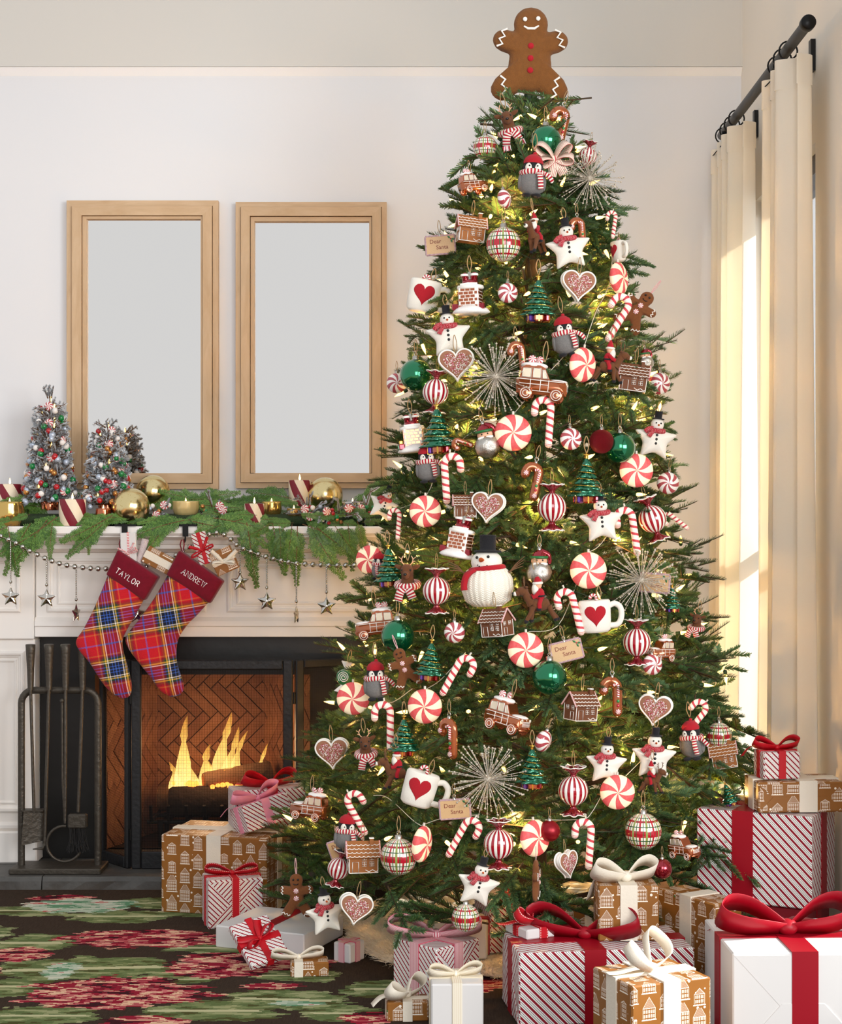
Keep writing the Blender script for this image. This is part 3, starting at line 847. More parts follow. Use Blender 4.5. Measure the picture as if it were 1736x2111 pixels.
def brick_panel(o, ux, W, Hh, nrm):
    """herringbone panel from point o along ux (horizontal), W x Hh, face normal nrm"""
    w = .041; n = 4; g = .0013; cs = math.sqrt(.5)
    ux = Vector(ux).normalized(); nrm = Vector(nrm).normalized(); o = Vector(o)
    cnt = 0
    for a in range(-30, 31):
        for b_ in range(-8, 9):
            px_, py_ = a+n*b_, -a+n*b_
            for (bx, by, bw, bh) in ((px_, py_, n, 1), (px_+n, py_, 1, n)):
                poly = [(bx*w+g, by*w+g), ((bx+bw)*w-g, by*w+g), ((bx+bw)*w-g, (by+bh)*w-g), (bx*w+g, (by+bh)*w-g)]
                poly = [((x-y)*cs+W/2, (x+y)*cs+.1) for x, y in poly]
                pl = clip(poly, .0015, W-.0015, .0015, Hh-.0015)
                if not pl: continue
                ar = abs(sum(pl[i-1][0]*pl[i][1]-pl[i][0]*pl[i-1][1] for i in range(len(pl))))/2
                if ar < 6e-5: continue
                c = Vector((sum(p[0] for p in pl)/len(pl), sum(p[1] for p in pl)/len(pl)))
                t = .012+random.uniform(-.0015, .0025); k = len(pl)
                v = []
                for dep, s_ in ((0, 1), (t-.002, 1), (t, .955)):
                    for p in pl:
                        q = c+(Vector(p)-c)*s_
                        v.append(o+ux*q.x+Vector((0, 0, q.y))+nrm*dep-Vector((-.80, 6.5, HZ)))
                fs = [tuple(range(2*k, 3*k))]
                for L in range(2):
                    for i in range(k): fs.append((L*k+i, L*k+(i+1) % k, (L+1)*k+(i+1) % k, (L+1)*k+i))
                m = MB(); m.add(v, fs, 0, None, False); m.build('brick', M_brick, fb); cnt += 1
    return cnt
random.seed(11)
bh_ = .80
brick_panel((bk0, dbk, HZ), (1, 0, 0), bk1-bk0, bh_, (0, -1, 0))
for (xa, ya, xb, yb) in ((fx0-.0, 6.24, bk0, dbk), (bk1, dbk, fx1, 6.24)):
    u = Vector((xb-xa, yb-ya, 0)); brick_panel((xa, ya, HZ), u, u.length, bh_, (u.y, -u.x, 0))
b = MB()
o3 = Vector((-.80, 6.5, HZ))
b.add([Vector(p)-o3 for p in ((fx0, 6.24, HZ), (bk0, dbk+.001, HZ), (bk1, dbk+.001, HZ), (fx1, 6.24, HZ), (fx0, 6.24, .85), (bk0, dbk+.001, .85), (bk1, dbk+.001, .85), (fx1, 6.24, .85))],
      [(0, 1, 5, 4), (1, 2, 6, 5), (2, 3, 7, 6), (4, 5, 6, 7), (0, 3, 2, 1)], 0, None, False)
b.build('mortar_bed', M_mortar, fb)

# ---- grate, logs, fire
GZ = HZ+.10
gr = empty('fire_grate', (-.83, 6.38, HZ)); tag(gr, 'black iron grate holding logs inside the firebox', 'grate')
for k in range(7):
    x = -.20+.40*k/6
    b = MB(); b.tube([(x, -.12, .16), (x, -.10, .10), (x, .10, .10), (x, .12, .12)], .007, 6); b.build('grate_bar', M_irondark, gr)
for x in (-.17, .17):
    for y in (-.08, .08):
        b = MB(); b.tube([(x, y, .10), (x, y, .0)], [.012, .009], 6); b.build('leg', M_irondark, gr)
b = MB(); b.tube([(-.22, -.07, .09), (.22, -.07, .09)], .008, 6); b.tube([(-.22, .07, .09), (.22, .07, .09)], .008, 6); b.build('cross_rail', M_irondark, gr)
def log(c, L, r, yaw, roll, label, m=M_log, pitch=0):
    e = empty('fire_log', c, (0, pitch, yaw)); tag(e, label, 'log', 'logs on the fire grate')
    b = MB(); random.seed(int(L*1000))
    ph = [random.uniform(0, 6) for _ in range(4)]
    prof = [(r*.9, -L/2), (r, -L/2+.01), (r*1.02, 0), (r, L/2-.01), (r*.9, L/2)]
    b.lathe(prof, 18, 0, Matrix.Rotation(pi/2, 4, 'Y'), mod=lambda t, i: 1+.06*math.sin(3*t+ph[0]+i)+.04*math.sin(7*t+ph[1]+i*.6)); b.build('bark', m, e)
    for sg in (-1, 1):
        b = MB(); b.lathe([(r*.86, 0), (r*.86, .003), (0.0001, .003)], 18, 0, Matrix.Translation((sg*(L/2-.0005), 0, 0)) @ Matrix.Rotation(sg*pi/2, 4, 'Y')); b.build('cut_end', M_logend, e)
log((-.80, 6.34, GZ+.065), .34, .055, .04, 0, 'thick dark charred log lying at the front of the fire', M_char)
log((-.84, 6.45, GZ+.055), .38, .05, -.08, 0, 'birch log lying at the back of the grate', M_log)
log((-.72, 6.40, GZ+.145), .26, .042, .35, 0, 'split log laid on top of the burning logs', M_log, -.12)
em = MB(); random.seed(3)
for k in range(40): em.ell((random.uniform(-.15, .15), random.uniform(-.08, .06), random.uniform(0, .02)), random.uniform(.008, .016), 6, 4)
eo = em.build('embers', M_ember); eo.location = (-.82, 6.40, GZ+.108); eo['kind'] = 'stuff'; tag(eo, 'glowing orange embers lying between the burning logs', 'embers')
fire = empty('fire', (-.82, 6.40, GZ+.08)); tag(fire, 'yellow flames rising from the logs in the fireplace', 'fire')
def flame(x, y, h, w, lean, tw, seed):
    random.seed(seed); n = 12; b = MB()
    prof = []
    v = []; fs = []; us = []; seg = 12; ph = random.uniform(0, 6)
    for i in range(n+1):
        t = i/n
        r = w*(math.sin(pi*min(1, t*1.15+.12))**.8 if t < .75 else 1)*(1-t)**.75+.0008
        cx = lean*t*t+.18*w*math.sin(4.5*t+ph)*t*2; cy = .1*w*math.sin(5*t+ph)
        for j in range(seg):
            a = 2*pi*j/seg+t*tw; v.append((x+cx+r*math.cos(a), y+cy+r*.45*math.sin(a), t*h))
    for i in range(n):
        for j in range(seg):
            j2 = (j+1) % seg; fs.append((i*seg+j, i*seg+j2, (i+1)*seg+j2, (i+1)*seg+j)); us.append([(j/seg, i/n), (j/seg, i/n), (j/seg, (i+1)/n), (j/seg, (i+1)/n)])
    b.add(v, fs, 0, us, True); b.build('flame', M_flame, fire)
for k, a in enumerate([(-.115, 0, .30, .040, .035, 1, 1), (-.145, .02, .12, .030, -.01, 1, 2), (-.07, -.02, .16, .035, -.015, 1, 3), (-.02, .0, .19, .042, .02, -1, 4), (.03, .02, .31, .042, .03, 1, 5),
     (.055, -.02, .26, .034, .05, -1, 6), (.085, .01, .24, .030, .05, 1, 7), (.02, -.03, .13, .035, -.02, 1, 8), (.12, 0, .09, .025, .01, 1, 9), (.175, .02, .19, .022, .03, 1, 10), (.145, .0, .08, .02, -.01, 1, 11), (-.10, -.03, .09, .04, .01, 1, 12), (.06, -.04, .10, .04, 0, 1, 13)]): flame(*a)
fl = bpy.data.lights.new('fire_glow', 'POINT'); fl.energy = 3.0; fl.color = (1, .58, .28); fl.shadow_soft_size = .09
flo = bpy.data.objects.new('fire_glow', fl); COL.objects.link(flo); flo.location = (-.80, 6.27, .42)

# ---- fire screen
scr = empty('fire_screen', (-.75, 5.89, HZ)); tag(scr, 'black iron three-panel fire screen with mesh before the fireplace', 'fire screen')
def screen_panel(p0, p1, h, fw=.034):
    p0 = Vector(p0); p1 = Vector(p1); u = (p1-p0); W = u.length; a = math.atan2(u.y, u.x)
    M = Matrix.Translation(p0-Vector((-.75, 5.89, HZ))) @ Matrix.Rotation(a, 4, 'Z')
    b = MB()
    for c, s_ in (((fw/2, 0, h/2), (fw, .022, h)), ((W-fw/2, 0, h/2), (fw, .022, h)), ((W/2, 0, h-fw/2), (W-2*fw, .022, fw)), ((W/2, 0, fw*.9), (W-2*fw, .022, fw*1.8))): b.rbox(c, s_, .004, 0, M)
    f_ = b.build('panel_frame', M_irondark, scr)
    b = MB(); b.add([M @ Vector(q) for q in ((fw, .0, fw*1.8), (W-fw, .0, fw*1.8), (W-fw, .0, h-fw), (fw, .0, h-fw))], [(0, 1, 2, 3)], 0, [[(0, 0), (W-2*fw, 0), (W-2*fw, h-2.8*fw), (0, h-2.8*fw)]], False)
    b.build('wire_mesh', M_screen, f_)
SH = .735
screen_panel((-1.035, 5.89, HZ), (-.468, 5.89, HZ), SH); screen_panel((-1.172, 6.045, HZ), (-1.043, 5.892, HZ), SH, .022); screen_panel((-.460, 5.893, HZ), (-.265, 5.985, HZ), SH, .03)
for x in (-1.039, -.464):
    for z in (.12, .60):
        b = MB(); b.tube([(x+.75, 0.0, z-.02), (x+.75, 0.0, z+.02)], .007, 8); b.build('hinge', M_black, scr)

# ---- fireplace tools
DT = 5.86
ts = F/DT
def tx(px): return (px-VX)/ts
def tz(py): return EYE-(py-VY)/ts
TX = tx(122)
tl = empty('fireplace_tool_stand', (TX, DT, HZ)); tag(tl, 'hammered iron arch stand for fireplace tools on the hearth', 'tool stand')
b = MB(); b.rbox((0, 0, .010), (tx(215)-tx(27), .15, .020), .004); b.build('base_plate', M_iron, tl)
b = MB()
xl, xr, ztop = tx(44)-TX, tx(202)-TX, tz(1423)-HZ
pts = [(xl, 0, .018), (xl, 0, ztop-.06)]+arc(xl+.045, ztop-.045, .045, 180, 90, 6)+arc(xr-.045, ztop-.045, .045, 90, 0, 6)+[(xr, 0, ztop-.06), (xr, 0, .018)]
b.tube(pts, .0125, 8, flat=.8); b.build('arch_frame', M_iron, tl)
def handle(e, px, lean=0.0):
    b = MB(); z0 = tz(1415)-HZ; z1 = tz(1327)-HZ
    b.lathe([(.011, z0-.01), (.0105, z0), (.012, z0+.06), (.0165, z1-.02), (.0175, z1-.002), (.014, z1)], 12, 0, None, mod=lambda t, i: 1+.05*math.sin(5*t+i)); b.build('handle', M_iron, e)
def tool(px, name, label, pxb, pyb):
    e = empty(name, (tx(px), DT-.022, HZ)); tag(e, label, 'fire tool', 'fireplace tools on the stand'); handle(e, px)
    b = MB(); zt_ = tz(1412)-HZ; b.tube([(0, 0, zt_), ((tx(pxb)-tx(px))*.5, 0, (zt_+tz(pyb)-HZ)/2), (tx(pxb)-tx(px), 0, tz(pyb)-HZ)], .0058, 8); b.build('shaft', M_iron, e)
    return e
e = tool(66, 'fire_shovel', 'iron fire shovel with flat blade, leftmost tool on stand', 73, 1672)
b = MB(); x0_, x1_ = tx(46)-tx(66), tx(90)-tx(66); za, zb_ = tz(1740)-HZ, tz(1670)-HZ
b.add([(x0_+.004, -.01, za), (x1_, .02, za+.012), (x1_, .02, zb_+.004), (x0_+.012, -.01, zb_), (x0_+.004, -.006, za), (x1_, .024, za+.012), (x1_, .024, zb_+.004), (x0_+.012, -.006, zb_)],
      [(0, 1, 2, 3), (7, 6, 5, 4), (0, 4, 5, 1), (1, 5, 6, 2), (2, 6, 7, 3), (3, 7, 4, 0)], 0, None, False)
b.box(((x0_+x1_)/2+.005, .015, zb_+.002), (x1_-x0_, .045, .004)); b.build('shovel_blade', M_iron, e)
e = tool(104, 'fire_poker', 'iron poker with hooked tip, second tool from the left on stand', 95, 1740)
b = MB(); b.tube([(tx(95)-tx(104), 0, tz(1735)-HZ), (tx(92)-tx(104), 0, tz(1746)-HZ), (tx(72)-tx(104), -.01, tz(1747)-HZ)], [.006, .006, .002], 8); b.build('hook_tip', M_iron, e)
e = tool(138, 'log_tongs', 'iron log tongs with round looped jaw, third tool on stand', 137, 1690)
b = MB(); b.tube([(tx(131)-tx(138), 0, tz(1445)-HZ), (tx(132)-tx(138), 0, tz(1600)-HZ), (tx(137)-tx(138), 0, tz(1695)-HZ)], .0045, 8)
b.ell((tx(131)-tx(138), 0, tz(1443)-HZ), .008, 8, 6); b.build('second_arm', M_iron, e)
cx, cz, rr = tx(136)-tx(138), tz(1737)-HZ, .062
b = MB(); b.tube(arc(cx, cz, rr, 85, 330, 24), .005, 8); b.build('jaw_loop', M_iron, e)
e = tool(173, 'hearth_brush', 'iron hearth brush with black bristles, rightmost tool on stand', 164, 1672)
b = MB(); b.rbox((tx(163)-tx(173), 0, tz(1690)-HZ), (.066, .03, .05), .005); b.build('brush_head', M_iron, e)
b = MB(); random.seed(2)
for k in range(120):
    x = tx(163)-tx(173)+random.uniform(-.026, .026); y = random.uniform(-.012, .012)
    b.tube([(x, y, tz(1702)-HZ), (x+random.uniform(-.004, .008), y*1.2, tz(1728)-HZ), (x*1.2+random.uniform(-.004, .02), y*1.6, tz(1752)-HZ+random.uniform(-.006, .01))], .0008, 3, caps=False)
b.build('bristles', M_brush, e, kind='stuff')

# ---- mirrors
def mirror(x0, y0, x1, y1, gx0, gy0, gx1, gy1, name, label):
    d = D_WALL-.045
    A = P(x0, y1, d); B = P(x1, y0, d); G0 = P(gx0, gy1, d); G1 = P(gx1, gy0, d)
    e = empty(name, ((A.x+B.x)/2, D_WALL-.001, A.z)); tag(e, label, 'mirror', 'pair of oak mirrors')
    O = Vector(e.location)
    def ringpart(nm, a, b_, dd, dep):
        """four mitred rails between rectangles a and b"""
        (ax0, az0, ax1, az1), (bx0, bz0, bx1, bz1) = a, b_
        oc = [(ax0, az0), (ax1, az0), (ax1, az1), (ax0, az1)]; ic = [(bx0, bz0), (bx1, bz0), (bx1, bz1), (bx0, bz1)]
        for i in range(4):
            j = (i+1) % 4; g = .0006
            q = [oc[i], oc[j], ic[j], ic[i]]
            m = MB(); v = [(x-O.x, D_WALL-dd-O.y, z-O.z) for x, z in q]+[(x-O.x, D_WALL-dd+dep-O.y, z-O.z) for x, z in q]
            m.add(v, [(0, 1, 2, 3), (7, 6, 5, 4), (0, 4, 5, 1), (1, 5, 6, 2), (2, 6, 7, 3), (3, 7, 4, 0)], 0, None, False)
            m.build(nm, M_oakh if i % 2 == 0 else M_oak, e)
    def inset(k): return (A.x+k, A.z+k, B.x-k, B.z-k)
    tot = G0.x-A.x
    k1, k2 = tot*.30, tot*.80
    g = .0022
    ringpart('outer_rail', inset(0), inset(k1-g), .034, .034); ringpart('flat_rail', inset(k1), inset(k2-g), .045, .040); ringpart('inner_rail', inset(k2), (G0.x, G0.z, G1.x, G1.z), .036, .030)
    b = MB(); b.box(((G0.x+G1.x)/2-O.x, -.012, (G0.z+G1.z)/2-O.z), (G1.x-G0.x+.006, .008, G1.z-G0.z+.006)); b.build('mirror_glass', M_mirror, e)
    b = MB(); b.box(((A.x+B.x)/2-O.x, -.004, (A.z+B.z)/2-O.z), (B.x-A.x-.03, .006, B.z-A.z-.03)); b.build('backing_board', M_oak, e)
mirror(136, 412, 449, 1008, 177, 450, 413, 977, 'wall_mirror', 'oak-framed tall mirror behind the two small frosted trees')
mirror(485, 415, 797, 1006, 524, 455, 761, 978, 'wall_mirror', 'oak-framed tall mirror nearest the big Christmas tree')

# ---- curtain rod, rings, brackets, curtains
RX, RZ = 1.07, 2.65
rod = empty('curtain_rod', (RX, 5.3, RZ)); tag(rod, 'black metal curtain rod running along the window wall', 'curtain rod')
b = MB(); b.tube([(0, 4.70-5.3, 0), (0, 6.05-5.3, 0)], .0165, 16); b.build('pole', M_black, rod)
b = MB(); b.lathe([(.021, -.006), (.0215, 0), (.0215, .024), (.019, .028), (.0001, .029)], 20, 0, Matrix.Translation((0, 4.70-5.3, 0)) @ Matrix.Rotation(pi/2, 4, 'X')); b.build('end_cap', M_black, rod)
for yb in (5.07, 5.94):
    br = MB(); br.box((X_RW-RX-.008, yb-5.3, .015), (.014, .03, .095)); br.box(((X_RW-RX)/2, yb-5.3, -.008), (X_RW-RX-.012, .018, .022)); br.box((0, yb-5.3, -.018), (.04, .018, .012))
    br.build('wall_bracket', M_black, rod)
def curtain(name, label, y0, y1, folds, seed, flare, amp):
    e = empty(name, (RX+.01, (y0+y1)/2, 0)); tag(e, label, 'curtain', 'linen curtain panels')
    yc = (y0+y1)/2; b = MB(); nu, nv = folds*14, 26; random.seed(seed); th = .004
    ph = [random.uniform(-.35, .35) for _ in range(folds+2)]; am = [random.uniform(.7, 1.15) for _ in range(folds+2)]
    z0, z1 = .015, RZ-.035
    def fn(u, v, off=0):
        k = u*folds; i = int(min(k, folds-1e-6)); fr = k-i
        a = am[i]*(1-fr)+am[i+1]*fr; q = ph[i]*(1-fr)+ph[i+1]*fr
        dn = 1-v
        w = math.sin(2*pi*k+q*dn*2)
        w = math.copysign(abs(w)**.7, w)
        x = amp*a*w*(.75+.35*dn)
        y = (y0+(y1-y0)*u)+.012*math.sin(4*pi*k)*dn-yc
        y *= 1+flare*dn
        return (x+off, y, z0+(z1-z0)*v)
    b.grid(lambda u, v: fn(u, v), nu, nv); b.grid(lambda u, v: fn(1-u, v, th), nu, nv)
    b.build('cloth', M_curtain, e)
    h = MB(); h.grid(lambda u, v: (lambda p: (p[0]-.003, p[1], p[2]))(fn(u, 1-.034*(1-v)-.0)), nu, 2); h.grid(lambda u, v: (lambda p: (p[0]+.007, p[1], p[2]))(fn(1-u, 1-.034*(1-v))), nu, 2); h.build('header_hem', M_curtain, e)
    for i in range(folds):
        u = (i+.75)/folds; p = fn(u, 1); ring = MB()
        yy = (y0+(y1-y0)*min(1, u)*.72)+.02; 
        pts = [(RX-(RX+.01)+.027*math.cos(a), yy-yc+.004*math.sin(a*2), RZ-.006+.027*math.sin(a)) for a in [2*pi*k/20 for k in range(20)]]
        ring.tube(pts, .0028, 6, closed=True); ring.tube([(-.01, yy-yc, RZ-.033), (p[0]*.6, (yy-yc+p[1])/2, RZ-.045), (p[0], p[1], RZ-.06)], .0018, 5); ring.build('curtain_ring', M_black, e)
curtain('linen_curtain', 'cream linen curtain panel hanging at the far end of the rod', 5.68, 6.16, 4, 4, .03, .048)
curtain('linen_curtain', 'cream linen curtain panel hanging at the near end of the rod', 4.86, 5.20, 3, 9, .14, .058)

# ================================================================ THE CHRISTMAS TREE
TXA, TD = .324, 5.15
_rz = [(-.2, .72), (.05, .77), (.17, .80), (.32, .775), (.47, .72), (.62, .655), (.77, .62), (.92, .575), (1.07, .54), (1.217, .485), (1.366, .455), (1.516, .435), (1.665, .41), (1.81, .385), (1.96, .345), (2.11, .305), (2.26, .255), (2.41, .165), (2.54, .06), (2.62, .01)]
def RT(z): return float(np.interp(z, [a for a, b in _rz], [b for a, b in _rz]))
def tree_pt(px, py, inset=.035):
    """point on the tree's surface seen at a photo pixel, with the outward direction there"""
    d = TD-.85; best = None
    while d < TD+.02:
        p = P(px, py, d); r = math.hypot(p.x-TXA, p.y-TD)
        if r <= RT(p.z)-inset: best = p; break
        d += .004
    if best is None: best = P(px, py, TD-.03)
    n = Vector((best.x-TXA, best.y-TD, .12)); n = n.normalized() if n.length > 1e-3 else Vector((0, -1, 0))
    return best, n

# ---------------------------------------------------------------- ornament prototypes, unit size, facing -y
def hanger(e, z, l=.45, m=None, sp=.05):
    b = MB(); b.tube(smooth_open([(0, 0, z), (-sp, 0, z+l*.5), (-sp*.3, 0, z+l), (sp*.4, .0, z+l*.95), (sp, 0, z+l*.5), (0.01, 0, z)], 4), .011, 4); return b.build('hanger', m or M_twine, e)
def cap(e, z, r=.11, h=.10, M=None):
    b = MB(); b.lathe([(r, z-.02), (r*1.02, z), (r*.95, z+h*.2), (r*.95, z+h), (r*.5, z+h*1.25), (.001, z+h*1.3)], 12, 0, M, mod=lambda t, i: 1+.06*math.sin(8*t))
    b.tube([(.05*math.cos(a), 0, z+h*1.3+.03+.05*math.sin(a)) for a in [2*pi*k/10 for k in range(10)]], .012, 5, closed=True)
    return b.build('cap', M_cap, e)
def circ(r, n=24, c=(0, 0)): return [(c[0]+r*math.cos(2*pi*k/n), c[1]+r*math.sin(2*pi*k/n)) for k in range(n)]
RX90 = Matrix.Rotation(pi/2, 4, 'X')
RXm = Matrix.Rotation(-pi/2, 4, 'X')

def p_peppermint():
    e = empty('peppermint_light'); b = MB(); r, t = .5, .17
    prof = [(.0001, -t), (r*.45, -t*.95), (r*.75, -t*.78), (r*.93, -t*.45), (r, 0), (r*.93, t*.45), (r*.75, t*.78), (r*.45, t*.95), (.0001, t)]
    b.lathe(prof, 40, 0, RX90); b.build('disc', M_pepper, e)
    b = MB(); b.tube([(0, 0, .49), (0, 0, .58)], .035, 8); b.build('wire_socket', M_wirewhite, e)
    return e
def p_cane():                       # height 1
    e = empty('candy_cane'); b = MB(); hr = .155; r = .072
    pts = [(0, 0, -.5+.06*k) for k in range(13)]; z = .5-r-hr
    pts = [(0, 0, -.5+r+(z+.5-r)*k/14) for k in range(15)]+arc(-hr, z, hr, 0, 180, 14)[1:]+[(-2*hr, 0, z-.05), (-2*hr, 0, z-.11)]
    pts = [Vector(p)+Vector((hr*.6, 0, 0)) for p in pts]
    n = len(pts); rr = [r]*n
    b.tube(pts, rr, 12, caps=False); b.ell(pts[0], r, 12, 8); b.ell(pts[-1], r, 12, 8)
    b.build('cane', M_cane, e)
    b = MB(); b.tube([(pts[20].x, 0, .5), (pts[20].x-.01, 0, .56)], .02, 6); b.build('wire_socket', M_wirewhite, e)
    return e
def p_ball(name, m, seg=32):
    e = empty(name); b = MB(); b.ell((0, 0, 0), .5, seg, 20); b.build('ball', m, e)
    cap(e, .485); hanger(e, .64); return e
def p_swirl():
    e = empty('peppermint_ornament'); b = MB()
    prof = [(.5*math.cos(a), .33*math.sin(a)) for a in [-pi/2+pi*k/16 for k in range(17)]]
    b.lathe([(max(r, .0001), z) for r, z in prof], 36, 0, RX90); b.build('ball', M_pepperglass, e); cap(e, .48, .10); hanger(e, .62); return e
def p_wrapped():                    # ball diameter 1
    e = empty('wrapped_candy_ornament'); b = MB(); b.ell((0, 0, 0), .5, 48, 20); b.build('ball', M_wrapball, e)
    for sg, nm in ((1, 'wrapper_top'), (-1, 'wrapper_bottom')):
        b = MB(); M = Matrix.Scale(sg, 4, (0, 0, 1)) if sg < 0 else None
        w = lambda t, i: 1+(.16*math.sin(7*t+.6) if i > 3 else .05*math.sin(7*t) if i > 1 else 0)
        prof = [(.17, .44), (.11, .50), (.10, .55), (.16, .62), (.26, .70), (.38, .78)]
        b.lathe(prof+[(.36, .775), (.02, .60)], 42, 0, M, mod=w); q = b.build(nm, M_wrapred, e)
        b = MB(); pts = []
        for k in range(42):
            t = 2*pi*k/42; r = .38*(1+.16*math.sin(7*t+.6)); pts.append((r*math.cos(t), r*math.sin(t), sg*(.785+.02*math.sin(7*t))))
        b.tube(pts, .02, 5, closed=True); b.build('rim', M_icing, q)
    hanger(e, .76, .55); return e
def heart_outline(n=60, s=1.0):
    out = []
    for k in range(n):
        t = 2*pi*k/n; x = 16*math.sin(t)**3; z = 13*math.cos(t)-5*math.cos(2*t)-2*math.cos(3*t)-math.cos(4*t); out.append((x/34*s, (z+2)/34*s))
    return out
def p_heart():                      # width ~ .94
    e = empty('heart_cookie_ornament'); b = MB(); o = heart_outline()
    b.prism(o, -.09, .09, 0, None, True); b.tube([(x*.985, -.10, z*.985) for x, z in o], .025, 6, closed=True); b.tube([(x, .10, z) for x, z in o], .03, 6, closed=True); b.build('base', M_icing, e)
    i = heart_outline(60, .965); b = MB(); b.pillow(i, .045, (0, -.02), 3.0, 0, None, (1, .95, .85, .6, .3), -.085, False); ic = b.build('icing_top', M_cookie, e)
    b = MB(); random.seed(4); c = 0
    while c < 330:
        x, z = random.uniform(-.38, .38), random.uniform(-.42, .35); ii = heart_outline(40, .74)
        ins = False
        for k in range(40):
            (ax, az), (bx, bz) = ii[k-1], ii[k]
            if (az > z) != (bz > z) and x < (bx-ax)*(z-az)/(bz-az)+ax: ins = not ins
        if not ins: continue
        a = random.uniform(0, pi); l = random.uniform(.008, .018); dx, dz = math.cos(a)*l, math.sin(a)*l; y = -.135+random.uniform(-.008, .004)
        b.tube([(x-dx, y, z-dz), (x+dx, y, z+dz)], .010, 4); c += 1
    b.build('sprinkles', M_sprinkle, ic, kind='stuff')
    cap(e, .20, .05, .06); hanger(e, .29, .5); return e
def p_house(wallm, name='gingerbread_house_ornament'):              # width 1, front -y, ridge along x
    e = empty(name); W, Dp, h, rh = .84, .6, .5, .36
    b = MB(); z0 = -.42
    b.add([(-W/2, -Dp/2, z0), (W/2, -Dp/2, z0), (W/2, Dp/2, z0), (-W/2, Dp/2, z0), (-W/2, -Dp/2, z0+h), (W/2, -Dp/2, z0+h), (W/2, Dp/2, z0+h), (-W/2, Dp/2, z0+h), (-W/2, 0, z0+h+rh), (W/2, 0, z0+h+rh)],
          [(0, 1, 5, 4), (1, 2, 6, 9, 5), (2, 3, 7, 6), (3, 0, 4, 8, 7), (4, 5, 9, 8), (6, 7, 8, 9), (3, 2, 1, 0)], 0, None, False); b.build('walls', wallm, e)
    al = math.atan2(rh, Dp/2); sl = math.hypot(rh, Dp/2)+.10
    for sg in (-1, 1):
        M = Matrix.Translation((0, 0, z0+h+rh+.02)) @ Matrix.Rotation(-sg*al if sg > 0 else al, 4, 'X')
        b = MB(); b.rbox((0, sg*sl/2, 0), (W+.14, sl, .035), .01, 0, M); q = b.build('roof_panel', wallm, e)
        b = MB()
        for i in range(4):
            yy = sg*(sl*(i+1)/4.4); pts = []
            for k in range(29):
                t = k/28; x = -(W+.10)/2+(W+.10)*t; pts.append(M @ Vector((x, yy+sg*.035*abs(math.sin(pi*7*t+i*pi/2)), .026)))
            b.tube(pts, .013, 4)
        b.build('icing_tiles', M_icing, q)
        for x in (-1, 1): b = MB(); b.tube([M @ Vector((x*(W+.14)/2, sg*sl*k/10, 0)) for k in range(11)], .028, 6); b.build('candy_trim', M_canetrim, q)
    b = MB()
    def ln(*p): b.tube(list(p), .013, 4)
    f = -Dp/2-.006
    for x in (-W/2, W/2):
        ln((x, -Dp/2, z0), (x, -Dp/2, z0+h)); ln((x, Dp/2, z0), (x, Dp/2, z0+h)); ln((x, -Dp/2, z0+.005), (x, Dp/2, z0+.005))
    ln((-W/2, -Dp/2, z0), (W/2, -Dp/2, z0)); ln((-W/2, -Dp/2, z0+h-.01), (W/2, -Dp/2, z0+h-.01))
    ln(*[(x*.42/8, f, z0+.06+.03*math.sin(x*1.6)) for x in range(1, 9)])
    b.build('icing_edges', M_icing, e)
    def win(x, z, w, hh, nm='window', side=False):
        b = MB(); q = [(-w/2, -hh/2), (w/2, -hh/2), (w/2, hh/2), (-w/2, hh/2)]
        T = (lambda a, c: (x+a, f, z+c)) if not side else (lambda a, c: (side*(W/2+.006), x+a, z+c))
        b.tube([T(*p) for p in q], .012, 4, closed=True)
        if nm == 'window': b.tube([T(0, -hh/2), T(0, hh/2)], .008, 4); b.tube([T(-w/2, 0), T(w/2, 0)], .008, 4)
        b.build(nm, M_icing, e)
    for x in (.02, .24):
        for z in (.02, -.16): win(x, z, .13, .12)
    win(-.24, z0+.17, .18, .30, 'door'); 
    for s_ in (-1, 1):
        for y in (-.13, .13): win(y, -.02, .11, .12, 'window', s_)
        win(-.1, z0+.15, .14, .24, 'door', s_)
    b = MB(); b.box((.25, -.10, z0+h+rh+.02), (.11, .11, .18)); b.box((.25, -.10, z0+h+rh+.12), (.14, .14, .03), 1); b.build('chimney', [wallm, M_icing], e)
    hanger(e, .48, .5); return e
